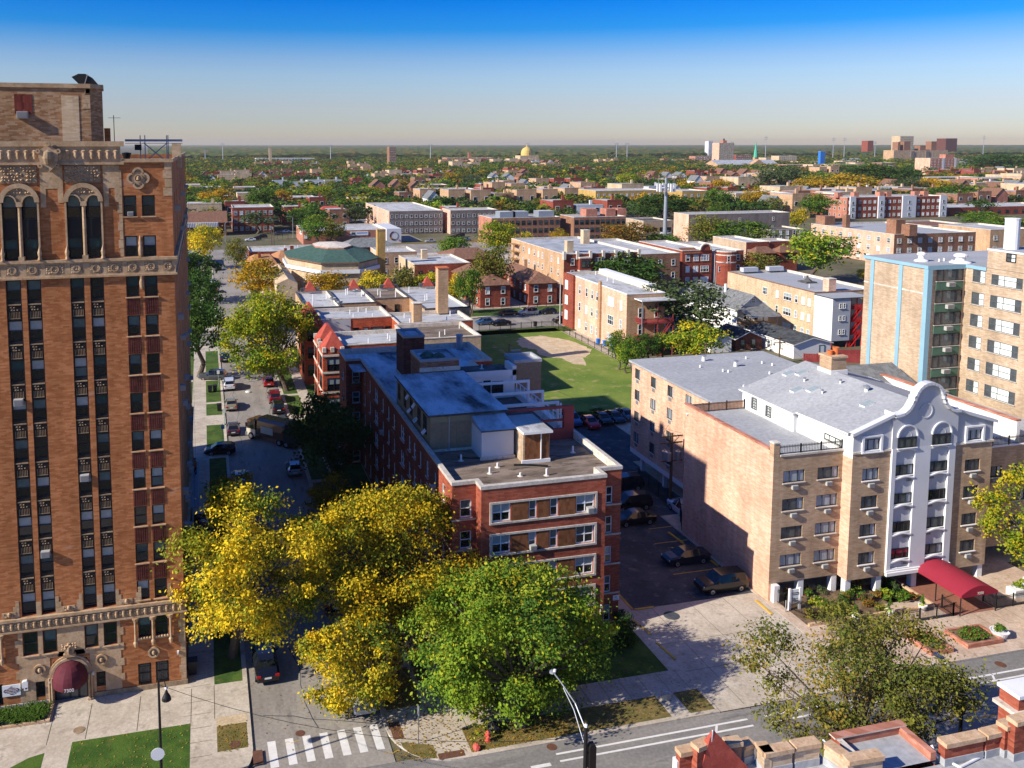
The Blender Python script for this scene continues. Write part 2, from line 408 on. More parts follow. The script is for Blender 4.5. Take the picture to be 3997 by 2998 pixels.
def wall_holes(mb, face, c, u0, u1, z0, z1, holes, depth, mat, rev=None):
    """a wall face with real openings: front skin cut on a grid, reveals going in by depth"""
    us = sorted({u0, u1, *[min(max(v, u0), u1) for h in holes for v in h[:2]]}); zs = sorted({z0, z1, *[min(max(v, z0), z1) for h in holes for v in h[2:4]]})
    sg = {'F': 1, 'L': 1, 'R': -1, 'B': -1}[face]
    P = (lambda u, z, d=0: (u, c+sg*d, z)) if face in 'FB' else (lambda u, z, d=0: (c+sg*d, u, z))
    def q(pts, m):
        mb.face(pts if face in 'FR' else list(reversed(pts)), m)
    for z_a, z_b in zip(zs, zs[1:]):
        run = None
        for u_a, u_b in zip(us, us[1:]):
            um, zm = (u_a+u_b)/2, (z_a+z_b)/2
            inside = any(h[0] < um < h[1] and h[2] < zm < h[3] for h in holes)
            if inside:
                if run: q([P(run[0], z_a), P(run[1], z_a), P(run[1], z_b), P(run[0], z_b)], mat); run = None
            else: run = [run[0] if run else u_a, u_b]
        if run: q([P(run[0], z_a), P(run[1], z_a), P(run[1], z_b), P(run[0], z_b)], mat)
    rm = rev or mat
    for a, b, e, f in [h[:4] for h in holes]:
        mb.face([P(a, e), P(a, e, depth), P(a, f, depth), P(a, f)], rm); mb.face([P(b, e), P(b, f), P(b, f, depth), P(b, e, depth)], rm)
        mb.face([P(a, e), P(b, e), P(b, e, depth), P(a, e, depth)], rm); mb.face([P(a, f), P(a, f, depth), P(b, f, depth), P(b, f)], rm)
        mb.face([P(a, e, depth), P(b, e, depth), P(b, f, depth), P(a, f, depth)], 'glass_dark')
def text_mesh(name, body, size, mat, parent, loc, rot, align='CENTER', ext=.01):
    cu = bpy.data.curves.new(name, 'FONT'); cu.body = body; cu.size = size; cu.align_x = align; cu.align_y = 'CENTER'; cu.extrude = ext
    t = bpy.data.objects.new(name, cu); COL.objects.link(t)
    dg = bpy.context.evaluated_depsgraph_get(); me = bpy.data.meshes.new_from_object(t.evaluated_get(dg)); me.name = name
    bpy.data.objects.remove(t); me.materials.clear(); me.materials.append(MATS[mat])
    o = bpy.data.objects.new(name, me); COL.objects.link(o)
    if parent:
        o.parent = parent; w = WLOC[parent.name]; loc = tuple(a-b for a, b in zip(loc, w))
    o.location = loc; o.rotation_euler = rot; return o

# ------------------------------------------------------------------ the setting: ground, streets, pavements, lawns
def sheet(name, rects, z, mat, kind='structure', polys=()):
    m = MB()
    for x0, x1, y0, y1 in rects: m.face([(x0,y0,z),(x1,y0,z),(x1,y1,z),(x0,y1,z)], mat)
    for p in polys: m.face([(x, y, z) for x, y in p], mat)
    o = m.build(name); o['kind'] = kind; return o
g = MB(); g.face([(-14000,-300,-.05),(16000,-300,-.05),(16000,26000,-.05),(-14000,26000,-.05)], 'earth'); structure(g, 'ground')
sheet('street', [(2.3, 11.45, 53.45, 182), (2.3, 11.45, 195.2, 318)], 0.0, 'asphalt')
sheet('cross_street', [(-90, 190, 41.5, 53.44)], .001, 'asphalt_cross')
sheet('back_street', [(-60, 2.29, 182, 195.2), (2.3, 11.45, 182.004, 195.19), (11.46, 190, 182, 195.2)], .002, 'asphalt')
sheet('avenue', [(-80, 260, 318.1, 349)], .004, 'asphalt')
sheet('side_road', [(80, 90, 352, 640)], .003, 'asphalt')
sheet('alley', [(75.6, 79.4, 66, 181.9), (-33, -29, 54, 181)], .002, 'concrete')
def slab(name, poly, mat, z=.12, edge='kerb_stone'):
    m = MB(); m.prism(poly, -.04, z, edge, mat, bottom=False); return structure(m, name)
def arc(cx, cy, r, a0, a1, n=8): return [(cx+r*math.cos(RAD(a0+(a1-a0)*i/n)), cy+r*math.sin(RAD(a0+(a1-a0)*i/n))) for i in range(n+1)]
# pavement blocks with rounded corners
slab('pavement', [(-28.9, 53.45), (-1.2, 53.45)] + arc(-1.2, 56.95, 3.5, -90, 0) + [(2.3, 181), (-28.9, 181)], 'concrete')
slab('pavement', [(11.45, 181), (11.45, 57.0)] + arc(15.9, 57.0, 4.45, 180, 270) + [(35.3, 52.6), (35.3, 66.9), (35.8, 66.9), (35.8, 116), (75.5, 116), (75.5, 181)], 'concrete')
slab('pavement', [(47.9, 53.5), (75.5, 53.5), (75.5, 115.9), (57.5, 115.9), (57.5, 100), (53, 100), (53, 84), (48.0, 84)], 'concrete_warm')
slab('pavement', [(-28.9, 195.3), (2.29, 195.3), (2.29, 318), (-28.9, 318)], 'concrete')
slab('pavement', [(11.46, 195.3), (160, 195.3), (160, 318), (11.46, 318)], 'concrete')
slab('pavement', [(-70, 30), (200, 30), (200, 41.4), (-70, 41.4)], 'concrete')
slab('pavement', [(79.5, 66), (190, 66), (190, 181.9), (79.5, 181.9)], 'earth')
sheet('driveway', [(35.3, 47.9, 52.6, 66.9)], .085, 'concrete')
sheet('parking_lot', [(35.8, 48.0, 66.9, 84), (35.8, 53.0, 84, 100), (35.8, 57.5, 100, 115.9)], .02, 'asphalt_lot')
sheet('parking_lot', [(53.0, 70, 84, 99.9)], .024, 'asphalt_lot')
Z1, Z2 = .126, .131
sheet('lawn', [(-9.7, -1.85, 54.2, 60.7)], Z1, 'lawn', polys=[[(-27, 54.2), (-11.35, 54.2), (-11.35, 60.0), (-12.3, 59.75), (-13.5, 58.9), (-16, 58.6), (-27, 58.4)]])
sheet('lawn', [(17.2, 34.2, 58.0, 66), (14.6, 18.7, 66, 108)], Z1, 'grass')
sheet('verge', [(-.15, 1.95, 64.9, 114.5), (-.45, 1.9, 119.3, 128.6), (-.45, 1.9, 133.4, 139.5), (-.45, 1.9, 140.4, 153.5), (-.45, 1.9, 157, 176), (-.45, 1.9, 200, 316),
                (-9, -2.6, 119.5, 128.5), (-9, -2.6, 133.5, 139.5), (-9, -2.6, 140.5, 153.5), (-9, -2.6, 157, 178), (-9, -2.6, 198, 316),
                (11.9, 14.2, 104, 128), (11.9, 14.2, 131, 141), (11.9, 14.2, 142, 176), (15.9, 19, 118, 176), (11.9, 14.2, 199, 316), (15.9, 20, 199, 214)], Z1, 'grass')
sheet('verge', [(-.05, 2.0, 57.2, 59.9), (11.9, 14.5, 58.7, 63.5), (11.9, 14.4, 63.9, 103), (16.6, 31.6, 52.95, 55.4), (33.1, 35.1, 52.95, 55.4), (14.9, 15.9, 61.5, 66)], Z1, 'dry_grass',
      polys=[[(12.15, 55.1), (12.2, 54.5), (12.6, 53.8), (13.3, 53.2), (14.2, 52.95), (14.25, 54.3)]])
sheet('bare_soil', [(-.05, 2.05, 59.9, 60.9)], Z1, 'sand_dirt')
sheet('lawn', [(38, 75.3, 116.2, 180)], Z1, 'park_grass')
rp = random.Random(3)
pts = [(62.3, 169), (64.5, 172.5), (69, 173), (72.5, 169), (74, 163.5), (74.2, 159), (72.4, 155), (69.5, 152.5), (67.8, 147), (66, 149), (65.5, 153), (63.5, 155.5), (62.5, 158), (63.5, 161), (61.5, 164)]
fine = []
for a, b in zip(pts, pts[1:]+pts[:1]):
    for k in range(4): fine.append((a[0]+(b[0]-a[0])*k/4+rp.uniform(-.35, .35), a[1]+(b[1]-a[1])*k/4+rp.uniform(-.35, .35)))
sheet('sandy_ground', [], Z2, 'sand_dirt', polys=[fine])
sheet('verge', [(38, 76, 196.5, 204.5), (76.5, 100, 197, 205), (20, 100, 176.5, 181)], Z1, 'grass')
sheet('verge', [(60, 150, 351, 360), (-80, 260, 349.2, 351)], .03, 'dry_grass')
sheet('planting_bed', [(49.0, 57.6, 60.9, 65.9), (57.6, 61.8, 62.2, 65.5)], Z1, 'soil')
sheet('paving', [(47.9, 75.4, 53.8, 56.9), (58.5, 75, 59.2, 65)], Z1, 'brick_paver' if False else 'concrete_warm')
sheet('paving', [(62.0, 66.8, 59.0, 65.8)], Z2, 'brick_paver')
# joints in the pavements, kerb paint and road markings: thin sheets of their own
j = MB()
for y in np.arange(55.5, 64, 1.52): j.face([(-.42,y,Z2),(-2.35,y,Z2),(-2.35,y+.03,Z2),(-.42,y+.03,Z2)], 'earth')
for y in np.arange(65, 178, 1.52): j.face([(-2.4,y,Z2),(-.5,y,Z2),(-.5,y+.03,Z2),(-2.4,y+.03,Z2)], 'earth')
for x in (-11.4, -8.9, -5.5, -1.85, -.2): j.face([(x,60.8,Z2),(x+.035,60.8,Z2),(x+.035,64.8,Z2),(x,64.8,Z2)], 'earth')
for x in np.arange(17, 35, 1.6): j.face([(x,55.45,Z2),(x+.03,55.45,Z2),(x+.03,57.9,Z2),(x,57.9,Z2)], 'earth')
for x in (37.5, 41.2, 44.6): j.face([(x,53,.09),(x+.035,53,.09),(x+.035,66.8,.09),(x,66.8,.09)], 'earth')
for y in (57.6, 61.4): j.face([(35.4,y,.0905),(47.8,y,.0905),(47.8,y+.035,.0905),(35.4,y+.035,.0905)], 'earth')
for x in np.arange(49, 75, 1.7): j.face([(x,56.95,Z2),(x+.03,56.95,Z2),(x+.03,58.9,Z2),(x,58.9,Z2)], 'earth')
structure(j, 'pavement_joints')
mk = MB()
for x in (3.62, 4.83, 6.03, 7.22, 8.45, 9.6, 10.75):
    mk.face([(x-.28,54.9,.005),(x+.28,54.9,.005),(x+.22,57.55,.005),(x-.34,57.55,.005)], 'road_white')
for x in np.arange(14.5, 19, 1.2): mk.face([(x,51.2,.006),(x+1.0,51.2,.006),(x+1.0,51.5,.006),(x,51.5,.006)], 'road_white') if x < 16.2 else None
mk.face([(20.0,50.55,.006),(21.4,50.55,.006),(21.4,50.85,.006),(20.0,50.85,.006)], 'road_white')
for y, a in ((51.42, 22.1), (50.72, 22.1)):
    for x0, x1 in ((a, 36.8), (38.2, 52), (53.0, 75)): mk.face([(x0,y,.006),(x1,y+.02*(x1-x0)*0,.006),(x1,y+.17,.006),(x0,y+.17,.006)], 'road_white')
for x in (24.1, 33.8, 44, 57.9): mk.face([(x,50.9,.0065),(x+.2,50.9,.0065),(x+.55,51.41,.0065),(x+.35,51.41,.0065)], 'road_white')
for x in (50.4, 53.2, 56.4, 59.5): mk.face([(x,47.4,.006),(x+1.2,47.4,.006),(x+1.2,47.55,.006),(x,47.55,.006)], 'road_yellow')
for x0, x1, y in ((42.6, 48.0, 71.9), (43.9, 47.9, 75.0), (44.1, 47.9, 78.2), (45.2, 48.4, 81.5), (36.0, 40, 90), (36, 40.5, 95), (46, 52, 97)):
    mk.face([(x0,y-.06,.026),(x1,y-.06,.026),(x1,y+.06,.026),(x0,y+.06,.026)], 'road_yellow')
for x, y, t in ((4.4, 57.1, 'a'), (10.9, 54.4, 'b')):
    for k in range(5): mk.face([(x+k*.22,y+.1*math.sin(k*2),.0052),(x+.2+k*.22,y+.1*math.sin(k*2+1),.0052),(x+.2+k*.22,y+.07+.1*math.sin(k*2+1),.0052),(x+k*.22,y+.07+.1*math.sin(k*2),.0052)], 'road_yellow')
for k in range(9):
    x = 48 + k*2.62; mk.face([(2.6,176.6,.006),(11.2,176.6,.006),(11.2,177.1,.006),(2.6,177.1,.006)], 'road_white') if k == 0 else None
structure(mk, 'road_markings')
# paved ramps with rust-coloured tactile plates, tar seams on the street
tp = MB()
for x0, x1, y0, y1 in ((2.25, 2.9, 55.3, 56.7), (11.75, 12.5, 55.45, 57.3), (14.3, 16.1, 52.75, 53.35)): tp.face([(x0,y0,.135),(x1,y0,.135),(x1,y1,.135),(x0,y1,.135)], 'rust_iron')
structure(tp, 'kerb_ramps')
cr = MB()
def crack(x, y, dx, dy, n, w=.05, z=.0035):
    for i in range(n):
        x2, y2 = x+dx+rp.uniform(-.25, .25), y+dy+rp.uniform(-.2, .2)
        d = Vector((x2-x, y2-y, 0)); nn = Vector((-d.y, d.x, 0)).normalized()*w*rp.uniform(.4, 1)
        cr.face([(x-nn.x,y-nn.y,z),(x2-nn.x,y2-nn.y,z),(x2+nn.x,y2+nn.y,z),(x+nn.x,y+nn.y,z)], 'asphalt_lot'); x, y = x2, y2
crack(3.2, 60.5, 1.1, -.35, 7); crack(6.9, 58.2, -.05, 1.1, 40, .04); crack(4.2, 120, .02, 1.3, 40, .04); crack(8.6, 122, -.01, 1.2, 45, .05); crack(3, 137, 1.1, .4, 7); crack(5, 128.6, 1, .1, 6, .08)
for k in range(10): crack(14+k*4, 44+rp.uniform(0, 6), rp.uniform(-.5, .9), rp.uniform(-.5, .5), 7, .04, .0038)
structure(cr, 'road_cracks')
def parking_bumpers():
    i = 0
    for x0, y0, x1, y1, lab in ((35.75, 70.0, 35.75, 66.95, 'long yellow kerb by the brick flats, along the dark parking lot'), (35.9, 66.85, 37.8, 66.85, 'yellow kerb end across the mouth of the dark parking lot'),
            (34.95, 65.4, 35.35, 62.9, 'worn yellow kerb beside the shrub at the concrete driveway'), (35.2, 61.7, 35.5, 59.2, 'chipped yellow kerb nearest the pavement on the concrete driveway'),
            (46.75, 80.1, 46.95, 77.4, 'yellow parking bumper behind the black sedan by the iron fence'), (46.85, 76.9, 47.05, 75.1, 'short yellow parking bumper at the empty bay'), (47.6, 73.4, 47.7, 72.3, 'yellow parking bumper at the rear of the dark blue sedan'),
            (47.25, 65.6, 47.2, 63.2, 'yellow kerb beside the white sign at the concrete driveway'), (46.2, 90.5, 46.3, 87.0, 'yellow parking bumper behind the dark SUV by the utility pole')):
        m = MB(); d = Vector((x1-x0, y1-y0, 0)); n = Vector((-d.y, d.x, 0)).normalized()*.1
        m.prism([(x0-n.x,y0-n.y),(x1-n.x,y1-n.y),(x1+n.x,y1+n.y),(x0+n.x,y0+n.y)], 0, .16, 'yellow_paint')
        if m.v[0][2] < 0: pass
        solo(m, 'parking_bumper', lab, 'parking bumper', (x0, y0, .02 if x0 > 35.7 and y0 > 66 else .085), 'yellow kerbs and bumpers of the parking lot')
parking_bumpers()

# ------------------------------------------------------------------ the old brick apartment tower on the left
def relief(mb, x0, x1, z0, z1, y, step, mat, h=.12, seed=1):
    r = random.Random(seed); nx, nz = max(1, int((x1-x0)/step)), max(1, int((z1-z0)/step))
    for i in range(nx):
        for k in range(nz):
            if r.random() < .2: continue
            cx, cz = x0+(i+.5)*(x1-x0)/nx+r.uniform(-.2, .2)*step, z0+(k+.5)*(z1-z0)/nz+r.uniform(-.2, .2)*step
            s = step*r.uniform(.3, .55); p = [(cx-s, y, cz-s*.7), (cx+s, y, cz-s), (cx+s*.8, y, cz+s), (cx-s*.8, y, cz+s*.8)]; q = (cx, y-h*r.uniform(.5, 1), cz)
            for a in range(4): mb.face([p[a], p[(a+1) % 4], q], mat)
def ring(mb, cx, cz, r0, r1, y0, y1, mat, a0=0, a1=360, n=24):
    for i in range(n):
        a, b = RAD(a0+(a1-a0)*i/n), RAD(a0+(a1-a0)*(i+1)/n)
        P = lambda r, t, y: (cx+r*math.cos(t), y, cz+r*math.sin(t))
        mb.face([P(r0,a,y0), P(r1,a,y0), P(r1,b,y0), P(r0,b,y0)], mat); mb.face([P(r1,a,y0), P(r1,a,y1), P(r1,b,y1), P(r1,b,y0)], mat)
        mb.face([P(r0,b,y0), P(r0,b,y1), P(r0,a,y1), P(r0,a,y0)], mat)
def disc(mb, cx, cz, r, y, mat, n=20): mb.face([(cx+r*math.cos(2*math.pi*i/n), y, cz+r*math.sin(2*math.pi*i/n)) for i in range(n)], mat)
def medallion(parent, cx, cz, y):
    m = MB(); ring(m, cx, cz, .30, .42, y-.12, y, 'stone'); disc(m, cx, cz, .31, y-.03, 'stone_dark')
    m.lathe((cx, y-.10, cz-.16), [(0, 0), (.10, .04), (.13, .16), (.10, .28), (0, .33)], 'stone', 8); m.build('medallion', parent)

TWY = 65.6
tw = thing('apartment_tower', 'tall orange brick apartment tower with carved tan stone trim and paired dark window strips', 'apartment tower', (-9, 66, 0))
ROWS = [31.55-2.855*k for k in range(9)]
CA = [(-17.7, -16.75), (-16.4, -15.45), (-13.5, -12.5), (-12.15, -11.2), (-9.3, -8.37), (-7.97, -7.05)]
CB = [(-5.55, -4.66), (-4.3, -3.4)]
holes = [(a, b, 7.0, 31.55) for a, b in CA]
holes += [(a, b, t-1.5, t) for a, b in CB for t in ROWS] + [(a, b, z, z+1.5) for a, b in CB for z in (35.86, 32.97)]
holes += [(-13.52, -11.2, 32.95, 37.45), (-9.35, -7.05, 32.95, 37.45)]
holes += [(a, b, 4.0, 5.76) for a, b in CA[2:]] + [(-5.55, -4.62, 4.25, 5.95), (-4.35, -3.42, 4.25, 5.95), (-5.66, -4.72, .55, 2.2), (-4.4, -3.46, .55, 2.2), (-12.76, -12.16, .75, 1.9), (-8.6, -7.98, .9, 2.02), (-11.55, -9.2, .0, 3.3),
          (-17.2, -16.3, 4.25, 5.95), (-16.05, -15.12, 4.25, 5.95), (-15.9, -15.0, .55, 2.1)]
w = MB()
wall_holes(w, 'F', TWY, -24, -2.2, 0, 39.7, holes, .38, 'brick_tower')
w.face([(-24,115.5,0),(-2.2,115.5,0),(-2.2,115.5,39.7),(-24,115.5,39.7)][::-1], 'brick_tower')
SIDE = [(y, y+1.0, t-1.5, t) for t in ROWS for y in (70.5, 76.0, 84.5, 90.5, 99.0, 106.0)] + [(y, y+1.0, z, z+1.5) for z in (35.8, 32.9, 4.0) for y in (70.5, 76.0, 84.5, 90.5, 99.0, 106.0)]
wall_holes(w, 'R', -2.2, 65.6, 115.5, 0, 39.7, SIDE, .2, 'brick_tower')
w.face([(-24,65.6,0),(-24,115.5,0),(-24,115.5,39.7),(-24,65.6,39.7)][::-1], 'brick_tower')
w.box(-24, -5.72, TWY+.003, TWY+.6, 39.7, 41.0, 'brick_tower', skip='b')
w.build('wall', tw)
r_ = MB(); r_.face([(-24,65.9,39.2),(-2.5,65.9,39.2),(-2.5,115.2,39.2),(-24,115.2,39.2)], 'roof_brown'); r_.build('roof', tw)
for a, b in CA[2:]+CB:
    stack = (a, b) in CA
    for k, t in enumerate(ROWS):
        i = rnd.random()
        pane = 'half' if i < .30 else 'dim' if i < .55 else 'teal' if i < .72 else 'dark' if i < .88 else 'full'
        window(tw, 'F', TWY, (a+b)/2, t-1.5, b-a, 1.5, 'tower' if stack else 'tower_sill', pane, .30 if stack else .24)
for a, b in CB:
    for z, pn in ((35.86, 'teal'), (32.97, 'half')): window(tw, 'F', TWY, (a+b)/2, z, b-a, 1.5, 'tower_sill', pn, .22)
for x0 in (-13.52, -9.35):
    for dx in (.0, 1.37):
        a = x0+dx; window(tw, 'F', TWY, a+.47, 32.97, .95, 1.45, 'tower', 'teal', .3); window(tw, 'F', TWY, a+.47, 35.75, .95, 1.68, 'tower', 'dim', .3)
    s = MB(); s.box(x0, x0+2.3, TWY+.16, TWY+.3, 34.43, 35.74, 'black_iron'); s.build('spandrel', tw)
for a, b in CA[2:]:
    window(tw, 'F', TWY, (a+b)/2, 4.0, b-a, 1.76, 'tower_sill', rnd.choice(('dark', 'dim', 'half')), .22)
for a, b, p in ((-5.55, -4.62, 'dim'), (-4.35, -3.42, 'dark'), (-17.2, -16.3, 'dim'), (-16.05, -15.12, 'dim')): window(tw, 'F', TWY, (a+b)/2, 4.25, b-a, 1.68, 'tower', p, .22)
for (a, b, z0, z1) in SIDE:
    if z0 > 3: window(tw, 'R', -2.2, (a+b)/2, z0, b-a, z1-z0, 'tower', 'half' if (a+z0) % 3 < 1 else 'dark', .15)
# iron balconette spandrels in the dark strips (raised festoon and balusters), ribbed brick spandrels in the right-hand pair
sp = MB(); sp.box(-.48, .48, .10, .26, 0, 1.355, 'black_iron')
sp.box(-.42, .42, .03, .10, 1.08, 1.16, 'stone_dark'); sp.box(-.36, .36, .05, .10, .12, .16, 'stone_dark')
relief(sp, -.30, .30, .62, 1.04, .10, .16, 'stone_dark', .10, 5)
for i in range(7): sp.box(-.33+i*.105, -.30+i*.105, .06, .10, .16, .60, 'stone_dark')
spm = sp.mesh('spandrel')
rb = MB(); rb.box(-.46, .46, -.02, .05, 0, 1.28, 'brick_rib')
for i in range(6): rb.box(-.42+i*.155, -.36+i*.155, -.05, -.02, .02, 1.25, 'brick_dark')
rbm = rb.mesh('brick_spandrel')
ox, oy, oz = WLOC[tw.name]
for cols, mesh, off in ((CA[2:], spm, 0), (CB, rbm, .015)):
    for a, b in cols:
        for t in ROWS[:-1]:
            o = bpy.data.objects.new(mesh.name, mesh); COL.objects.link(o); o.parent = tw
            o.location = ((a+b)/2-ox, TWY-oy-(0 if mesh is spm else .003), (t-2.855 if mesh is spm else t-2.79)-oz)
for x, z in ((-13.0, 23.0), (-7.5+-1.35, 17.1), (-11.7, 11.7)): ac_unit(tw, 'F', TWY+.2, x, z-.32, .6, .45, .5)
for x, z in ((-5.1, 35.9),): ac_unit(tw, 'F', TWY+.15, x, z, .4, .3, .2)
rr = random.Random(5)
for a, b, z0, z1 in SIDE:
    if rr.random() < .42: ac_unit(tw, 'R', -2.2, (a+b)/2, z0+.02, .55, .42, .42)
# stone trim
st = MB()
def ledge(z0, z1, out, x0=-24.0, x1=-2.2, m='stone'): st.box(x0, x1+out, TWY-out, TWY-.002, z0, z1, m); st.box(x1+.002, x1+out, TWY, 115.5, z0, z1, m) if x1 > -3 else None
ledge(40.82, 41.18, .22, -24, -5.6); ledge(39.55, 39.72, .20, -24, -5.6)
st.box(-24, -5.62, TWY-.1, TWY-.001, 39.72, 40.82, 'stone')
ledge(39.7, 39.95, .14, -5.58, -2.2)
ledge(31.60, 31.74, .20); ledge(32.72, 32.92, .24); st.box(-24, -2.2, TWY-.1, TWY-.001, 31.74, 32.72, 'stone'); st.box(-2.199, -2.1, TWY-.1, 115.5, 31.74, 32.72, 'stone')
ledge(6.78, 6.98, .26); ledge(5.92, 6.06, .20); st.box(-24, -2.2, TWY-.12, TWY-.001, 6.06, 6.78, 'stone'); st.box(-2.199, -2.1, TWY-.12, 115.5, 6.06, 6.78, 'stone')
st.build('stone_cornice', tw)
pn = MB()
for x0, x1 in ((-14.9, -13.75), (-13.4, -12.6), (-12.1, -11.25), (-10.9, -9.6), (-9.25, -8.4), (-7.95, -7.1), (-6.8, -5.75), (-5.45, -4.65), (-4.25, -3.35), (-2.95, -2.35)):
    pn.box(x0, x1, TWY-.104, TWY-.07, 31.86, 32.6, 'stone_dark'); relief(pn, x0+.06, x1-.06, 31.92, 32.55, TWY-.104, .14, 'stone', .05, int(x0*10))
    ring(pn, (x0+x1)/2, 32.24, .20, .28, TWY-.15, TWY-.1, 'stone', n=14)
pn.build('carved_panel', tw)
fz = MB()
for i in range(17):
    x = -14.4+i*.53
    if abs(x+10.4) < .7: continue
    fz.lathe((x, TWY-.1, 39.9), [(0, 0), (.10, .05), (.16, .3), (.13, .5), (.17, .62), (0, .7)], 'stone', 8)
    if i % 2: ring(fz, x+.26, 40.25, .08, .17, TWY-.15, TWY-.1, 'stone', n=10)
for i in range(26):
    x = -15.2+i*.51
    fz.lathe((x, TWY-.12, 6.10), [(0, 0), (.09, .05), (.15, .28), (.11, .42), (.15, .52), (0, .6)], 'stone', 8)
    fz.box(x+.18, x+.34, TWY-.19, TWY-.12, 6.15, 6.6, 'stone_dark')
fz.build('urn_frieze', tw)
sd = MB(); prof = [(-10.85, 40.6), (-10.95, 40.1), (-10.75, 39.5), (-10.3, 39.05), (-9.85, 39.5), (-9.65, 40.1), (-9.75, 40.6), (-10.3, 40.95)]
sd.prism_y(prof, TWY-.42, TWY-.1, 'stone'); sd.lathe((-10.3, TWY-.42, 39.5), [(0, 0), (.25, .1), (.38, .5), (.3, .95), (0, 1.1)], 'stone_dark', 12)
for x, z in ((-10.95, 40.5), (-9.65, 40.5), (-10.85, 39.5), (-9.75, 39.5), (-10.3, 41.0)): ring(sd, x, z, .06, .17, TWY-.5, TWY-.3, 'stone', n=12)
sd.build('shield_crest', tw)
# double arches
for x0 in (-13.6, -9.44):
    a = MB(); x1 = x0+2.5; xc = (x0+x1)/2; r = (x1-x0)/2; zs = 36.98
    poly = [(x0, zs)] + [(xc+r*math.cos(RAD(180-10*i)), zs+r*math.sin(RAD(180-10*i))) for i in range(19)]
    for c in (xc+.69, xc-.69): poly += [(c+.46*math.cos(RAD(20*i)), zs+.46*math.sin(RAD(20*i))) for i in range(10)]
    # tympanum cut in three convex-friendly pieces: fan between outer arch and the two small arches
    out = [(xc+r*math.cos(RAD(180-10*i)), zs+r*math.sin(RAD(180-10*i))) for i in range(19)]
    inn = []
    for i in range(19):
        x = xc+(-1.15+2.3*i/18); c = xc-.69 if x < xc else xc+.69
        d = .46**2-(x-c)**2; inn.append((x, zs+(math.sqrt(d) if d > 0 else 0)))
    for i in range(18):
        a.face([(inn[i][0],TWY-.14,inn[i][1]), (inn[i+1][0],TWY-.14,inn[i+1][1]), (out[i+1][0],TWY-.14,out[i+1][1]), (out[i][0],TWY-.14,out[i][1])], 'stone' if i in (0, 17) else 'stone_dark')
        a.face([(out[i][0],TWY-.14,out[i][1]), (out[i+1][0],TWY-.14,out[i+1][1]), (out[i+1][0],TWY,out[i+1][1]), (out[i][0],TWY,out[i][1])], 'stone')
        a.face([(inn[i+1][0],TWY-.14,inn[i+1][1]), (inn[i][0],TWY-.14,inn[i][1]), (inn[i][0],TWY+.3,inn[i][1]), (inn[i+1][0],TWY+.3,inn[i+1][1])], 'stone')
    ring(a, xc, zs, r-.26, r+.06, TWY-.24, TWY-.14, 'stone', 0, 180, 18)
    for c in (xc+.69, xc-.69): ring(a, c, zs, .44, .54, TWY-.20, TWY-.14, 'stone', 0, 180, 10)
    a.box(x0, x0+.12, TWY-.14, TWY-.001, 32.9, zs, 'stone'); a.box(x1-.12, x1, TWY-.14, TWY-.001, 32.9, zs, 'stone')
    relief(a, xc-.75, xc+.75, 37.55, 37.95, TWY-.14, .17, 'stone', .12, 3)
    a.tube((xc, TWY-.06, 33.0), (xc, TWY-.06, 36.7), .13, .12, 'stone', 8); a.box(xc-.2, xc+.2, TWY-.24, TWY+.2, 36.68, 37.0, 'stone'); a.box(xc-.19, xc+.19, TWY-.22, TWY+.2, 32.92, 33.2, 'stone')
    for q in (x0+.06, x1-.06): a.lathe((q, TWY-.2, 32.95), [(.16, 0), (.10, .2), (.15, .5), (.06, .8), (0, 1.0)], 'stone', 8)
    a.build('stone_arch', tw)
    c = MB(); c.box(x0+.06, x1-.06, TWY-.06, TWY-.001, 38.3, 39.5, 'stone_dark'); relief(c, x0+.12, x1-.12, 38.4, 39.45, TWY-.06, .2, 'stone', .16, 9); c.build('carved_panel', tw)
q = MB()
for x0, x1 in ((-10.98, -9.5), (-6.85, -5.75), (-15, -13.7)):
    q.box(x0, x1, TWY-.03, TWY-.001, 37.9, 39.5, 'stone'); q.box(x0, x0+.35, TWY-.03, TWY-.001, 36.6, 37.9, 'stone'); q.box(x1-.35, x1, TWY-.03, TWY-.001, 36.9, 37.9, 'stone')
for i in range(10):
    z = 33.0+i*.62; q.box(-5.95 if i % 2 else -5.85, -5.62, TWY-.028, TWY-.001, z, z+.58, 'stone')
for i in range(4): q.box(-2.8+.12*(i % 2), -2.2, TWY-.028, TWY-.001, 37.3+.62*i, 37.88+.62*i, 'stone'); q.box(-2.199, -2.17, TWY-.02, TWY+.5, 37.3+.62*i, 37.88+.62*i, 'stone')
# stone facing of the two lowest storeys, with quoined edges
for (x0, x1, z0, z1) in ((-13.75, -13.53, .5, 5.92), (-6.98, -6.9, .5, 5.92), (-11.18, -9.32, 3.6, 5.92), (-12.48, -12.17, 4.0, 5.9), (-8.35, -7.99, 4.0, 5.9), (-13.53, -11.75, 2.35, 3.97), (-9.0, -6.98, 2.35, 3.97),
                         (-13.53, -12.78, .5, 2.35), (-12.14, -11.75, .5, 2.35), (-9.0, -8.62, .5, 2.35), (-7.96, -6.98, .5, 2.35), (-12.77, -12.15, 1.92, 2.35), (-8.61, -7.97, 2.04, 2.35), (-7.03, -6.98, 3.97, 5.92), (-11.75, -9.0, 3.62, 4.0)):
    q.box(x0, x1, TWY-.03, TWY-.001, z0, z1, 'stone')
for i in range(9):
    z = .5+i*.6; e = .22 if i % 2 else .0
    q.box(-6.9, -6.9+e+.08, TWY-.029, TWY-.001, z, z+.57, 'stone'); q.box(-13.83-e, -13.75, TWY-.029, TWY-.001, z, z+.57, 'stone'); q.box(-2.55-e*.6, -2.2, TWY-.029, TWY-.001, z, z+.57, 'stone'); q.box(-2.199, -2.17, TWY-.02, TWY+.4+e, z, z+.57, 'stone')
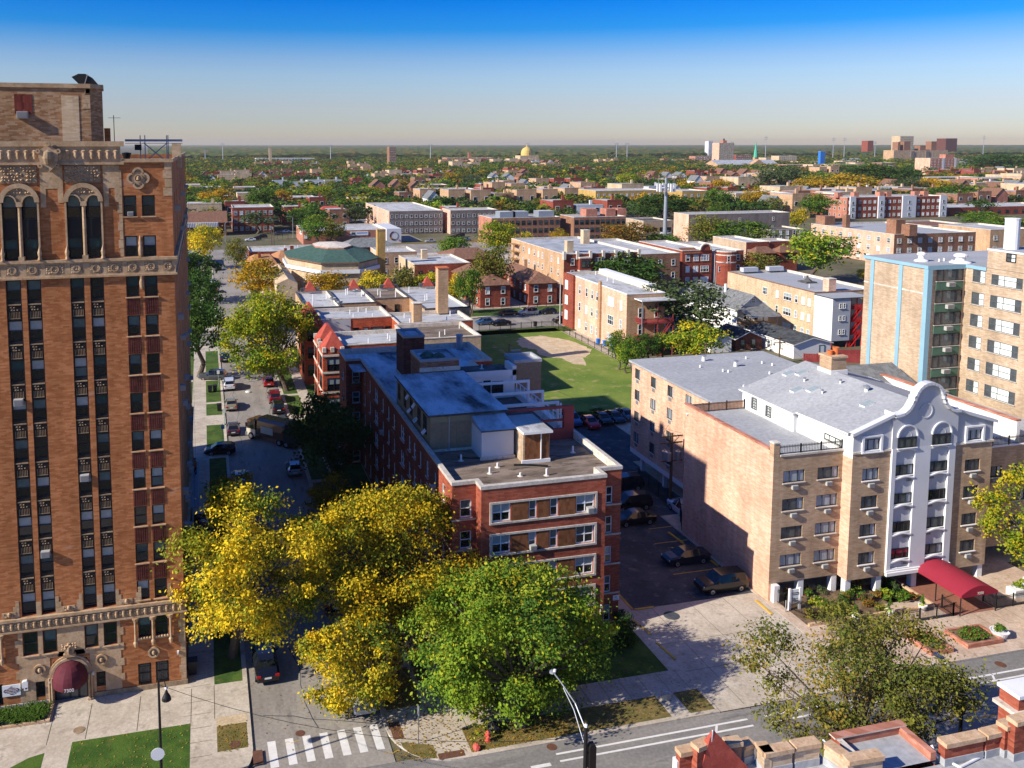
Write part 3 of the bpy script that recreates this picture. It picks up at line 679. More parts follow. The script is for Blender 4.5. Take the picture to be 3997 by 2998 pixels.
for x0, x1 in ((-12.5, -12.16), (-8.36, -7.98)): q.box(x0, x1, TWY-.028, TWY-.001, 7.0, 8.0, 'stone')
for x in (-14.2, -11.2, -9.9, -7.05, -5.8, -3.35):
    for i in range(3): q.box(x, x+.55-i*.16, TWY-.027, TWY-.001, 7.0+i*.42, 7.4+i*.42, 'stone') if x in (-11.2, -7.05, -3.35) else q.box(x+i*.16, x+.55, TWY-.027, TWY-.001, 7.0+i*.42, 7.4+i*.42, 'stone')
q.build('stone_facing', tw)
for cx, z in ((-10.3, 7.25), (-6.3, 7.25), (-2.75, 7.25), (-14.3, 7.25)):
    m = MB(); m.box(cx-.5, cx+.42, TWY-.06, TWY-.002, z-.18, z+.2, 'stone'); relief(m, cx-.45, cx+.4, z-.15, z+.18, TWY-.06, .15, 'stone_dark', .1, int(cx*7)); m.lathe((cx, TWY-.1, z-.1), [(0, 0), (.13, .1), (.12, .25), (0, .36)], 'stone', 8); m.build('carved_panel', tw)
m = MB(); cx, cz = -4.48, 38.57
for a in (0, 90, 180, 270): ring(m, cx+.38*math.cos(RAD(a)), cz+.38*math.sin(RAD(a)), .26, .40, TWY-.12, TWY, 'stone', a-100, a+100, 14); disc(m, cx+.36*math.cos(RAD(a)), cz+.36*math.sin(RAD(a)), .28, TWY-.03-.001*(a//90), 'stone_dark')
disc(m, cx, cz, .46, TWY-.05, 'stone'); ring(m, cx, cz, .22, .32, TWY-.14, TWY-.05, 'stone', n=16); m.lathe((cx, TWY-.12, cz-.15), [(0, 0), (.12, .05), (.10, .25), (0, .32)], 'stone', 8); m.build('quatrefoil', tw)
for x in (-4.48,):
    for z0, z1 in ((32.95, 34.5), (30.6, 31.7)):
        m = MB(); m.lathe((x, TWY-.08, z0), [(.06, 0), (.13, .15), (.16, .5), (.10, .8), (.13, 1.0), (.05, z1-z0-.05), (0, z1-z0)], 'stone', 8); m.build('stone_finial', tw)
medallion(tw, -12.46, 2.85, TWY-.03); medallion(tw, -8.2, 3.0, TWY-.03); medallion(tw, -4.5, 3.0, TWY)
# arcaded window bays carried on little columns
for xs in ((-5.75, -4.49, -3.22), (-17.3, -16.1, -14.92)):
    m = MB()
    for x in xs:
        m.tube((x, TWY-.13, 4.05), (x, TWY-.13, 5.55), .09, .08, 'stone', 8); m.lathe((x, TWY-.13, 5.5), [(.09, 0), (.11, .12), (.22, .32), (.24, .42), (0, .43)], 'stone', 8)
        m.lathe((x, TWY-.13, 3.55), [(0, 0), (.1, .1), (.15, .3), (.17, .42), (.12, .52), (0, .53)], 'stone', 8)
    for a, b in zip(xs, xs[1:]):
        ring(m, (a+b)/2, 5.62, .42, .56, TWY-.16, TWY-.02, 'stone', 0, 180, 12); m.box(a+.1, b-.1, TWY-.12, TWY-.002, 4.1, 4.2, 'stone')
        for i in range(5): m.lathe((a+.22+i*(b-a-.44)/4, TWY-.1, 4.18), [(.08, 0), (.1, .08), (0, .18)], 'stone', 6)
    m.build('columned_surround', tw)
# ground-floor grilles
for a, b, z0, z1 in ((-5.66, -4.72, .55, 2.2), (-4.4, -3.46, .55, 2.2), (-12.76, -12.16, .75, 1.9), (-8.6, -7.98, .9, 2.02), (-15.9, -15.0, .55, 2.1)):
    p = window(tw, 'F', TWY, (a+b)/2, z0, b-a, z1-z0, 'plain' if False else 'tower', 'grey' if a > -6 else 'dark', .2)
    gm = MB()
    for i in range(1, 7): gm.box(a+(b-a)*i/7-.012, a+(b-a)*i/7+.012, TWY-.02, TWY+.02, z0, z1, 'white_paint' if a > -6 and False else 'black_iron')
    for z in (z0+.1, z1-.25): gm.box(a, b, TWY-.018, TWY+.018, z, z+.025, 'black_iron')
    gm.build('window_grille', tw)
# entrance: moulded arch, recess, door, quarter-round awning lettered 7300
EX = -10.37
m = MB(); m.box(-11.55, -9.2, TWY+.36, TWY+.375, 0, 3.3, 'glass_dark')
for r0, r1, y in ((1.18, 1.36, -.20), (1.36, 1.52, -.12)):
    ring(m, EX, 2.15, r0, r1, TWY+y, TWY, 'stone', 0, 180, 20)
    for s in (-1, 1): m.box(min(EX+s*r0, EX+s*r1), max(EX+s*r0, EX+s*r1), TWY+y, TWY-.001, .05, 2.15, 'stone')
for s in (-1, 1):
    for r, y in ((1.27, -.26), (1.46, -.18)): m.tube((EX+s*r, TWY+y, 0), (EX+s*r, TWY+y, 2.15), .07, .07, 'stone', 8); m.box(EX+s*r-.11, EX+s*r+.11, TWY+y-.12, TWY+y+.1, 0, .28, 'stone')
m.build('entrance_arch', tw)
d = MB(); d.box(EX-1.15, EX+1.15, TWY+.25, TWY+.34, 0, 2.9, 'dark_frame'); 
for x in (-1.05, -.05, .58): d.box(EX+x, EX+x+.46+(.4 if x < -.5 else 0), TWY+.22, TWY+.25, .15, 2.0, 'glass_grey')
d.build('entrance_door', tw)
aw = thing('entrance_awning', 'domed maroon cloth awning lettered 7300 over the tower doorway', 'awning', (EX, TWY, 2.2))
m = MB(); n, k = 12, 6; R_, D_, Hh = 1.2, 1.45, 1.28
def awp(i, t):
    a = math.pi*i/n; rib = 1+.02*(i % 2); e = math.pi/2*t/k
    return (EX-R_*math.cos(a)*math.cos(e)**.6*rib if False else EX-R_*math.cos(a)*math.cos(e)*rib, TWY-.2-D_*math.sin(a)*math.cos(e)*rib, 2.02+Hh*math.sin(e))
for i in range(n):
    for t in range(k):
        p = [awp(i, t), awp(i+1, t), awp(i+1, t+1), awp(i, t+1)]; m.face(p if t < k-1 else p[:3], 'maroon')
    a, b = awp(i, 0), awp(i+1, 0); m.face([(a[0], a[1], a[2]-.24), (b[0], b[1], b[2]-.24), b, a], 'maroon')
m.build('canopy', aw)
text_mesh('lettering', '7300', .34, 'white_paint', aw, (EX+.1, TWY-.2-D_*1.02-.02, 1.91), (math.pi/2, 0, 0))
m = MB(); m.box(EX-.42, EX+.42, TWY-.3, TWY-.03, 3.62, 3.85, 'stone'); m.prism_y([(EX-.3, 3.85), (EX+.3, 3.85), (EX+.36, 4.3), (EX, 4.6), (EX-.36, 4.3)], TWY-.26, TWY-.03, 'stone')
relief(m, EX-.55, EX+.55, 4.2, 4.75, TWY-.26, .18, 'stone', .12, 4); m.lathe((EX, TWY-.3, 3.85), [(0, 0), (.15, .1), (.17, .3), (.1, .55), (0, .6)], 'stone_dark', 8); m.build('doorway_crest', tw)
m = MB(); m.box(-24, -11.9, TWY-.10, TWY-.035, 0, .46, 'concrete_wall'); m.box(-8.84, -2.14, TWY-.10, TWY-.035, 0, .5, 'stone_dark'); m.box(-2.14, -2.1, TWY-.1, 115, 0, .5, 'stone_dark'); m.build('plinth', tw)
# plaque, lamp box, notice
sg = thing('wall_sign', 'white and plum sign plaque fixed to the brick left of the tower doorway', 'sign', (-14.4, TWY, 1.2))
m = MB(); m.box(-15.02, -13.8, TWY-.1, TWY-.04, 1.15, 2.0, 'sign_white'); m.build('board', sg)
m = MB(); m.prism_y([(-14.95, 1.58), (-14.85, 1.7), (-14.65, 1.75), (-14.41, 1.9), (-14.17, 1.75), (-13.97, 1.7), (-13.87, 1.58), (-13.97, 1.46), (-14.17, 1.4), (-14.41, 1.25), (-14.65, 1.4), (-14.85, 1.46)], TWY-.12, TWY-.1, 'sign_plum'); m.build('plaque', sg)
text_mesh('lettering', 'APARTMENTS', .145, 'sign_white', sg, (-14.41, TWY-.125, 1.575), (math.pi/2, 0, 0))
m = MB()
for z, a in ((1.80, .2), (1.70, .36), (1.46, .36), (1.37, .22)): m.box(-14.41-a, -14.41+a, TWY-.128, TWY-.121, z-.012, z+.012, 'sign_white')
m.build('small_print', sg)
m = MB(); m.prism_y([(-13.66, 1.75), (-13.26, 1.75), (-13.26, 2.16), (-13.34, 2.24), (-13.56, 2.24), (-13.66, 2.16)], TWY-.3, TWY-.035, 'white_paint'); solo(m, 'wall_box', 'white round-topped box on the stone beside the plum sign', 'box', (-13.46, TWY-.15, 1.75))
m = MB(); m.box(-13.58, -13.3, TWY-.07, TWY-.032, 1.4, 1.73, 'sign_white'); m.box(-13.5, -13.38, TWY-.075, TWY-.07, 1.5, 1.68, 'sign_plum'); solo(m, 'notice_plate', 'small pale notice under the white round-topped wall box', 'sign', (-13.44, TWY-.05, 1.4))
for x, z, l in ((-11.8, 1.75, 'small cream wall lamp left of the tower doorway arch'), (-8.82, 1.95, 'small cream wall lamp right of the tower doorway arch'), (-2.75, 2.65, 'white security camera on the brick at the tower corner')):
    m = MB(); m.box(x-.07, x+.07, TWY-.2, TWY-.04, z, z+.24, 'white_paint'); m.box(x-.05, x+.05, TWY-.26, TWY-.2, z+.06, z+.18, 'stucco_white'); solo(m, 'wall_lamp', l, 'camera' if 'camera' in l else 'lamp', (x, TWY-.1, z))
# penthouse, dish, steel roof frame
ph = MB(); pp = [(-20, 70), (-8.0, 70), (-7.25, 70.9), (-7.5, 73.6), (-20, 73.6)]
ph.prism(pp, 39.25, 45.1, 'brick_penthouse', 'roof_brown'); ph.prism([(-20, 69.9), (-7.95, 69.9), (-7.13, 70.85), (-7.4, 73.7), (-20, 73.7)], 45.1, 45.42, 'stone')
ph.box(-13.2, -12.0, 69.97, 69.999, 43.2, 44.6, 'brick_rib'); ph.box(-10.0, -8.8, 69.97, 69.999, 41.2, 44.55, 'brick_sand')
for i in range(4): ph.box(-8.3-.25*(i < 3), -8.0, 69.965, 69.998, 43.6+i*.37, 43.95+i*.37, 'stone')
ph.box(-8.35, -8.0, 69.965, 69.998, 44.62, 45.09, 'stone'); ph.box(-7.3, -6.9, 72, 72.6, 39.25, 42.2, 'brick_tower')
ph.build('penthouse', tw); ac_unit(tw, 'F', 70, -12.65, 42.85, .75, .5, .4)
m = MB(); m.prism_y([(-9.5, 46.05), (-9.0, 46.3), (-8.5, 46.3), (-8.0, 46.0), (-7.6, 45.5), (-7.75, 45.42), (-8.9, 45.42)], 72.0, 72.12, 'black_iron'); m.tube((-8.6, 72.1, 45.4), (-8.6, 72.6, 45.9), .04, .04, 'black_iron', 6); m.bar((-8.6, 71.97, 45.45), (-8.35, 71.97, 46.25), .06, 'grey_metal')
solo(m, 'satellite_dish', 'dark fan-shaped satellite dish on the tower penthouse roof', 'satellite dish', (-8.6, 72, 45.4))
m = MB(); Yf = 74.0
for y in (Yf,):
    a, b = on_y(270, 303, Yf), on_y(394, 305, Yf)
    m.box(a.x, b.x, y-.07, y+.07, a.z-.1, a.z+.08, 'grey_metal'); m.box(a.x, b.x, y-.09, y+.09, a.z-.26, a.z-.22, 'grey_metal')
    for px in (303, 313, 360, 363):
        q_ = on_y(px, 305, Yf); m.box(q_.x-.035, q_.x+.035, y-.035, y+.035, 39.2, a.z+.4, 'grey_metal')
    l, r = on_y(310, 305, Yf), on_y(361, 305, Yf)
    m.bar((l.x, y, 39.5), (r.x, y, a.z-.2), .07, 'grey_metal'); m.bar((l.x, y, a.z-.2), (r.x, y, 39.5), .07, 'grey_metal')
m.box(on_y(291, 305, Yf).x, on_y(305, 305, Yf).x, Yf-.3, Yf+.3, 40.5, 40.95, 'black_iron')
solo(m, 'roof_steel_frame', 'blue-grey steel frame standing on the tower roof behind the parapet', 'steel frame', (-3.5, Yf, 39.2))
m = MB(); a = on_y(371, 310, 80); b = on_y(381, 340, 80); m.box(a.x, b.x+.4, 80, 81, 38.9, a.z, 'brick_sand'); m.build('chimney', tw)
m = MB(); m.lathe((-5.35, 67.3, 39.2), [(.42, 0), (.42, .2), (.3, .5), (.18, .6), (.3, 1.0), (.34, 1.15), (0, 1.2)], 'black_iron', 12); m.build('roof_vent', tw)
m = MB(); m.path([(-6.6, 72.3, 41.0), (-6.6, 72.3, 43.2)], .03, 'black_iron'); m.bar((-7.0, 72.3, 43.0), (-6.1, 72.3, 43.0), .03, 'black_iron'); m.build('antenna', tw)
# suspended scaffold with a worker
sc_ = thing('suspended_scaffold', 'narrow steel work platform hung on the shaded side of the brick tower', 'scaffold', (-1.6, 93, 4.6))
m = MB(); m.box(-2.05, -1.25, 88, 101, 4.6, 4.68, 'grey_metal'); m.build('platform', sc_)
m = MB()
for z in (5.2, 5.7): m.box(-1.28, -1.24, 88, 101, z-.02, z+.02, 'galv')
for y in np.linspace(88, 101, 8): m.box(-1.28, -1.24, y-.02, y+.02, 4.68, 5.7, 'galv')
m.build('guard_rail', sc_)
m = MB()
for y in (88.3, 100.7): m.tube((-1.65, y, 4.7), (-1.65, y, 39.5), .015, .015, 'black_iron', 4)
m.build('cable', sc_)

# ------------------------------------------------------------------ four-storey red brick flats in the centre
mb_ = thing('brick_apartment_block', 'long four-storey red brick apartment block with white stone window bands and a roof terrace', 'apartment block', (26, 64.2, 0))
FY, BY = 65.6, 64.2
w = MB(); Tt = 13.62
bands = [(12.46, 10.65), (9.82, 8.0), (7.15, 5.32), (4.52, 2.68), (1.9, .1)]
fh, fwin = [], []
for k, (t, b) in enumerate(bands):
    for x0, x1, s in ((21.72, 23.28, 'white2'), (24.85, 25.52, 'white'), (26.68, 27.38, 'white'), (28.98, 30.6, 'white2')):
        fh.append((x0, x1, b+.16, t-.14)); fwin.append((x0, x1, b+.16, t-.14, s))
wall_holes(w, 'F', BY, 20.8, 31.6, 0, Tt, fh, .3, 'brick_mid')
rl = [(19.45, 20.42, t-1.5, t) for t in (12.35, 9.7, 7.08, 4.45, 1.85)]; rr_ = [(32.3, 32.92, t-1.5, t) for t in (12.2, 9.58, 6.92, 4.3, 1.7)]
wall_holes(w, 'F', FY, 18.8, 20.8, 0, Tt, rl, .25, 'brick_mid'); wall_holes(w, 'F', FY, 31.6, 33.7, 0, Tt, rr_, .25, 'brick_mid')
w.face([(20.8,FY,0),(20.8,BY,0),(20.8,BY,Tt),(20.8,FY,Tt)], 'brick_mid'); w.face([(31.6,BY,0),(31.6,FY,0),(31.6,FY,Tt),(31.6,BY,Tt)], 'brick_mid')
LW = [(68.3, .75), (70.95, .55), (73.7, .8), (76.3, .55), (78.6, .9), (80.75, .85), (83.85, 1.7), (87.8, .8), (90.65, .8), (93.7, .8), (97.65, 1.9), (101.6, .8), (105.1, .8)]
lh = [(y-wd/2, y+wd/2, z, z+1.45) for y, wd in LW for z in (11.3, 8.68, 6.05, 3.42, .8)]
wall_holes(w, 'L', 18.8, 65.6, 108, 0, Tt, lh, .22, 'brick_mid')
nh = [(17.7, 18.65, z, z+1.45) for z in (10.8, 8.15, 5.5, 2.9, .4)]
wall_holes(w, 'F', 108, 16.9, 18.8, 0, Tt, nh, .22, 'brick_mid')
wall_holes(w, 'L', 16.9, 108, 113.6, 0, Tt, [(109.8, 110.9, z, z+1.4) for z in (10.8, 8.15, 5.5)], .22, 'brick_mid')
w.face([(33.7,65.6,0),(33.7,93,0),(33.7,93,Tt),(33.7,65.6,Tt)], 'brick_mid'); w.face([(33.7,93,0),(32.2,93,0),(32.2,93,Tt),(33.7,93,Tt)], 'brick_mid')
w.face([(32.2,93,0),(32.2,103.6,0),(32.2,103.6,Tt),(32.2,93,Tt)], 'brick_mid'); w.face([(32.2,103.6,0),(34.8,103.6,0),(34.8,103.6,Tt),(32.2,103.6,Tt)], 'brick_mid')
w.face([(34.8,103.6,0),(34.8,113.6,0),(34.8,113.6,Tt),(34.8,103.6,Tt)], 'brick_mid'); w.face([(34.8,113.6,0),(16.9,113.6,0),(16.9,113.6,Tt),(34.8,113.6,Tt)], 'brick_mid')
# inner faces of the parapets
loop = [(18.8,65.6),(20.8,65.6),(20.8,64.2),(31.6,64.2),(31.6,65.6),(33.7,65.6),(33.7,93),(32.2,93),(32.2,103.6),(34.8,103.6),(34.8,113.6),(16.9,113.6),(16.9,108),(18.8,108)]
def inset(poly, d):
    n = len(poly); out = []
    for i in range(n):
        p0, p1, p2 = Vector(poly[i-1]), Vector(poly[i]), Vector(poly[(i+1) % n])
        a, b = (p1-p0).normalized(), (p2-p1).normalized(); na, nb = Vector((-a.y, a.x)), Vector((-b.y, b.x))
        out.append((p1.x+d*(na.x+nb.x)/(1+na.dot(nb)), p1.y+d*(na.y+nb.y)/(1+na.dot(nb))))
    return out
def coping(mb, poly, z0, z1, wdt, out, mat, inner=None, zin=None):
    a, b = inset(poly, -out), inset(poly, wdt); n = len(poly)
    for i in range(n):
        j = (i+1) % n
        mb.face([(*a[i], z1), (*a[j], z1), (*b[j], z1), (*b[i], z1)], mat); mb.face([(*a[i], z0), (*a[j], z0), (*a[j], z1), (*a[i], z1)], mat)
        mb.face([(*b[j], zin if zin is not None else z0), (*b[i], zin if zin is not None else z0), (*b[i], z1), (*b[j], z1)], inner or mat)
        mb.face([(*a[i], z0), (*b[i], z0), (*b[j], z0), (*a[j], z0)][::1], mat)
w.build('wall', mb_)
c = MB(); coping(c, loop, Tt+.003, 13.9, .32, .07, 'limestone', 'coping', 13.15); c.build('coping', mb_)
r = MB(); il = inset(loop, .33)
def flat(mb, x0, x1, y0, y1, z, mat): mb.face([(x0,y0,z),(x1,y0,z),(x1,y1,z),(x0,y1,z)], mat)
flat(r, 19.13, 33.37, 65.93, 76, 13.2, 'roof_brown'); flat(r, 21.13, 31.27, 64.5, 65.93, 13.2, 'roof_brown')
flat(r, 19.13, 32.0, 76, 108.3, 13.22, 'roof_silver'); flat(r, 17.2, 34.5, 103.9, 113.3, 13.205, 'roof_silver'); flat(r, 32.0, 33.37, 76, 92.7, 13.205, 'roof_dark')
r.build('roof', mb_)
for x0, x1, z0, z1, s in fwin:
    window(mb_, 'F', BY, (x0+x1)/2, z0, x1-x0, z1-z0, s, rnd.choice(('half', 'dim', 'half', 'teal', 'dim')), .22)
for x0, x1, z0, z1 in rl+rr_: window(mb_, 'F', FY, (x0+x1)/2, z0, x1-x0, z1-z0, 'white', rnd.choice(('half', 'dark', 'dim')), .2)
for y, wd in LW:
    for z in (11.3, 8.68, 6.05, 3.42, .8):
        if z < 3 and y < 80: continue
        window(mb_, 'L', 18.8, y, z, wd, 1.45, 'white2' if wd > 1.5 else 'white', rnd.choice(('half', 'dark', 'dim', 'grey')), .17)
for x0, x1, z0, z1 in nh: window(mb_, 'F', 108, (x0+x1)/2, z0, x1-x0, z1-z0, 'white', 'dim', .17)
for z in (10.8, 8.15, 5.5): window(mb_, 'L', 16.9, 110.35, z, 1.1, 1.4, 'white', 'dark', .17)
for f, c_, u, z in (('F', BY, 30.2, 10.82), ('F', BY, 25.2, 8.18), ('F', 108, 18.2, 10.8), ('L', 18.8, 70.9, 11.2), ('L', 18.8, 93.7, 8.7)): ac_unit(mb_, f, c_+(.12 if f == 'F' else 0), u, z, .55, .42, .45)
b_ = MB()
for k, (t, b) in enumerate(bands):
    b_.box(21.5, 30.82, BY-.09, BY-.002, t-.13, t+.03, 'limestone'); b_.box(21.5, 30.82, BY-.11, BY-.002, b-.01, b+.13, 'limestone')
    b_.box(21.5, 21.68, BY-.09, BY-.002, b+.14, t-.13, 'limestone'); b_.box(30.64, 30.82, BY-.09, BY-.002, b+.14, t-.13, 'limestone')
    z = (10.72, 8.1, 5.47, 2.85, .25)[k]
    b_.box(18.8-.05, 20.78, FY-.05, FY-.002, z-.12, z, 'limestone'); b_.box(31.62, 33.75, FY-.05, FY-.002, z-.2, z-.08, 'limestone'); b_.box(18.75, 18.798, FY, 74, z-.12, z, 'limestone')
b_.build('stone_band', mb_)
for t, b in bands:
    for x0, x1 in ((23.34, 24.8), (25.58, 26.62), (27.44, 28.92)): p_ = MB(); p_.box(x0, x1, BY-.02, BY-.002, b+.145, t-.135, 'brick_panel'); p_.build('brick_panel', mb_)
# glazed penthouse with top-hung windows
ph = MB(); X0, X1, Y0, Y1, Zp = 19.3, 26.4, 74.6, 88.8, 16.5
PW = [(76.6, 1.5), (78.9, 1.4), (82.1, 1.3), (84.9, 1.3), (87.6, 1.2)]
wall_holes(ph, 'L', X0, Y0, Y1, 13.1, Zp, [(y-w_/2, y+w_/2, 14.3, 16.1) for y, w_ in PW], .15, 'olive_paint')
ph.face([(X0,Y0,13.1),(X1,Y0,13.1),(X1,Y0,Zp),(X0,Y0,Zp)], 'olive_paint'); ph.face([(X1,Y0,13.1),(X1,Y1,13.1),(X1,Y1,Zp),(X1,Y0,Zp)], 'white_wall'); ph.face([(X1,Y1,13.1),(X0,Y1,13.1),(X0,Y1,Zp),(X1,Y1,Zp)], 'olive_paint')
for x0, x1 in ((19.35, 20.3), (20.36, 21.7), (21.76, 23.0)): ph.box(x0, x1, Y0-.04, Y0-.002, 13.5, 15.9, 'stucco_tan')
ph.box(21.0, 21.08, Y0-.12, Y0-.04, 13.2, 16.4, 'galv'); ph.box(19.0, 23.2, Y0-.10, Y0-.03, 13.2, 13.42, 'coping')
ph.build('penthouse_wall', mb_)
pr = MB(); pr.prism([(X0-.25, Y0-.25), (X1+.25, Y0-.25), (X1+.25, Y1), (X0-.25, Y1)], Zp+.003, Zp+.2, 'shingle_black', 'roof_silver'); pr.build('penthouse_roof', mb_)
for i, (y, w_) in enumerate(PW):
    wo_ = window(mb_, 'L', X0, y, 14.3, w_, 1.8, 'dark2', 'grey', .12)
for y, z, tilt in ((76.4, 14.4, .75), (79.7, 14.5, .8), (80.6, 15.6, .6), (82.4, 14.6, .75), (83.3, 15.7, .6)):
    m = MB(); dx, dz = .45*math.sin(tilt), .45*math.cos(tilt)
    A = [(X0-.03, y-.34, z+dz), (X0-.03, y+.3, z+dz), (X0-.03-dx, y+.3, z), (X0-.03-dx, y-.34, z)]
    m.face(A, 'blind'); m.face([(x-.015, yy, zz-.015) for x, yy, zz in reversed(A)], 'white_paint')
    for a, b in zip(A, A[1:]+A[:1]): m.bar(a, b, .05, 'white_paint')
    m.build('open_sash', mb_)
s = MB(); s.prism([(23.2, 71.6), (26.2, 71.6), (26.2, 74.59), (23.2, 74.59)], 13.1, 15.85, 'stucco_white'); s.face([(23.1,71.4,15.87),(26.35,71.4,15.87),(26.35,74.6,16.4),(23.1,74.6,16.4)], 'roof_silver')
s.face([(23.1,71.4,15.75),(26.35,71.4,15.75),(26.35,71.4,15.87),(23.1,71.4,15.87)], 'shingle_black'); s.face([(23.1,74.6,15.85),(23.1,71.4,15.75),(23.1,71.4,15.87),(23.1,74.6,16.4)], 'grey_metal'); s.box(23.05, 26.3, 71.45, 71.598, 13.2, 13.45, 'coping'); s.build('stair_head', mb_)
s = MB(); s.prism([(26.45, 69.9), (28.9, 69.9), (28.9, 74.6), (26.45, 74.6)], 13.1, 15.85, 'brick_tan'); s.box(26.6, 28.85, 69.88, 69.899, 13.5, 15.84, 'brick_panel'); s.prism([(26.36, 69.6), (29.1, 69.6), (29.1, 74.6), (26.36, 74.6)], 15.853, 16.05, 'white_paint', 'roof_white'); s.box(28.05, 28.13, 69.78, 69.878, 13.2, 15.8, 'white_paint'); s.box(26.3, 28.95, 69.75, 69.87, 13.2, 13.5, 'white_paint'); s.build('chimney_house', mb_)
# terrace with white pergola, railing and red end frame
t = MB(); flat(t, 26.65, 32.6, 76, 89, 13.3, 'roof_dark'); t.box(26.7, 33.4, 74.9, 75.25, 13.21, 14.25, 'red_paint'); t.box(32.4, 33.4, 74.88, 75.27, 14.25, 16.2, 'red_paint'); t.box(26.7, 33.4, 74.9, 75.25, 16.2, 16.42, 'red_paint'); t.box(29.2, 33.38, 74.92, 75.23, 15.0, 15.15, 'red_paint'); t.build('terrace', mb_)
for y in (77.0, 80.9, 84.9): g_ = MB(); g_.box(26.66, 32.75, y-.11, y+.11, 16.05, 16.3, 'white_paint'); g_.box(32.5, 32.75, y-.11, y+.11, 13.3, 16.05, 'white_paint'); g_.build('pergola_frame', mb_)
g_ = MB(); g_.box(32.72, 32.84, 76.0, 91.0, 14.95, 15.05, 'white_paint'); g_.box(32.7, 33.35, 75.6, 91.0, 13.25, 13.95, 'white_wall')
for y in np.arange(76.2, 91, 1.15): g_.box(32.74, 32.82, y-.04, y+.04, 13.95, 14.95, 'white_paint')
for y in (75.4, 76.6): g_.box(32.7, 32.86, y-.06, y+.06, 13.95, 16.2, 'white_paint')
g_.build('terrace_railing', mb_)
f = MB(); f.face([(26.65,89.0,13.3),(32.6,89.0,13.3),(32.6,89.0,16.35),(26.65,89.0,16.35)], 'white_wall'); f.prism([(26.41, 89.01), (32.6, 89.01), (32.6, 93), (26.41, 93)], 15.2, 16.0, 'white_wall', 'roof_dark'); f.box(26.5, 32.75, 88.9, 88.998, 15.75, 16.4, 'white_paint'); f.box(32.3, 32.75, 88.9, 91.5, 15.2, 16.8, 'white_paint'); f.build('terrace_front', mb_)
for x, w_ in ((28.0, 1.6), (29.4, .8), (30.6, 1.3)): window(mb_, 'F', 89.0, x, 13.7 if w_ > 1 else 13.35, w_, 1.5 if w_ > 1 else 2.0, 'dark2', 'teal')
f = MB(); f.prism([(32.9, 90.0), (36.1, 90.0), (36.1, 93.2), (32.9, 93.2)], 0, 16.8, 'stucco_tan', 'roof_grey'); coping(f, [(32.9, 90.0), (36.1, 90.0), (36.1, 93.2), (32.9, 93.2)], 16.803, 17.15, .2, .06, 'roof_grey'); f.build('lift_shaft', mb_)
f = MB(); f.prism([(21.9, 88.9), (26.2, 88.9), (26.2, 93.4), (21.9, 93.4)], 13.1, 17.85, 'brick_brown', 'roof_silver'); coping(f, [(21.9, 88.9), (26.2, 88.9), (26.2, 93.4), (21.9, 93.4)], 17.853, 18.15, .25, .05, 'grey_metal'); f.box(21.8, 26.3, 88.78, 88.88, 16.8, 17.25, 'coping'); f.build('lift_house', mb_)
f = MB(); f.prism([(22.4, 99.1), (24.9, 99.1), (24.9, 103.2), (22.4, 103.2)], 13.1, 18.2, 'brick_dark', 'roof_silver'); coping(f, [(22.4, 99.1), (24.9, 99.1), (24.9, 103.2), (22.4, 103.2)], 18.203, 18.5, .22, .05, 'grey_metal'); f.box(23.9, 24.7, 99.04, 99.098, 13.3, 15.5, 'glass_dark'); f.box(22.3, 22.36, 99, 103.3, 13.2, 13.6, 'coping'); f.build('stair_tower', mb_)
for x, y, z, h in ((26.0, 71.8, 13.2, .5), (22.9, 68.4, 13.2, .55), (24.0, 69.6, 13.2, .4), (27.4, 66.8, 13.2, .6), (31.8, 71.4, 13.2, .6), (21.4, 71.9, 13.2, .55), (29.6, 91.5, 16.0, .5), (25.2, 67.2, 13.2, .3)):
    m = MB(); m.tube((x, y, z), (x, y, z+h), .09, .09, 'white_paint', 8); m.tube((x, y, z+.002), (x, y, z+.06), .26, .16, 'coping', 10); m.build('vent_pipe', mb_)
m = MB(); m.lathe((33.1, 112.2, 13.2), [(.45, 0), (.45, 1.9), (.5, 1.95), (.5, 2.1), (0, 2.1)], 'grey_metal', 12); m.build('flue', mb_)
m = MB(); m.path([(25.5, 69.6, 13.28), (26.3, 69.4, 13.3), (27.4, 69.0, 13.3), (28.2, 68.5, 13.35)], .09, 'black_iron'); m.path([(21.3, 72.6, 13.28), (22.4, 72.1, 13.28), (23.6, 71.9, 13.28)], .05, 'black_iron'); m.build('roof_hose', mb_)
for x, y, r_, l in ((23.1, 90.6, .9, 'closed dark green patio umbrella lying on the brick lift house roof, nearer the chimney'), (24.2, 89.9, .75, 'second dark green umbrella on the lift house roof, nearer the edge')):
    m = MB(); m.lathe((x, y, 17.86), [(r_, .25), (r_*.6, .55), (0, .75)], 'shingle_green', 10); m.tube((x, y, 17.86), (x, y, 18.55), .04, .04, 'black_iron', 6); solo(m, 'patio_umbrella', l, 'umbrella', (x, y, 17.86))
for x, y, l in ((28.6, 86.4, 'dark round patio table at the far end of the roof terrace'), (30.2, 79.8, 'small wooden patio table in the middle of the roof terrace')):
    m = MB(); m.lathe((x, y, 13.3), [(.3, 0), (.05, .05), (.05, .7), (.55, .72), (.55, .77), (0, .78)], 'black_iron' if y > 82 else 'wood_tan', 14); solo(m, 'patio_table', l, 'table', (x, y, 13.3))
m = MB(); m.box(33.15, 33.7, FY-.06, FY-.01, 2.02, 2.45, 'sign_white'); m.box(33.25, 33.6, FY-.065, FY-.06, 2.1, 2.14, 'grey_frame'); m.box(33.3, 33.5, FY-.065, FY-.06, 2.25, 2.36, 'grey_metal'); solo(m, 'wall_sign', 'small pale sign on the red brick corner by the parking lot', 'sign', (33.4, FY-.04, 2.0))
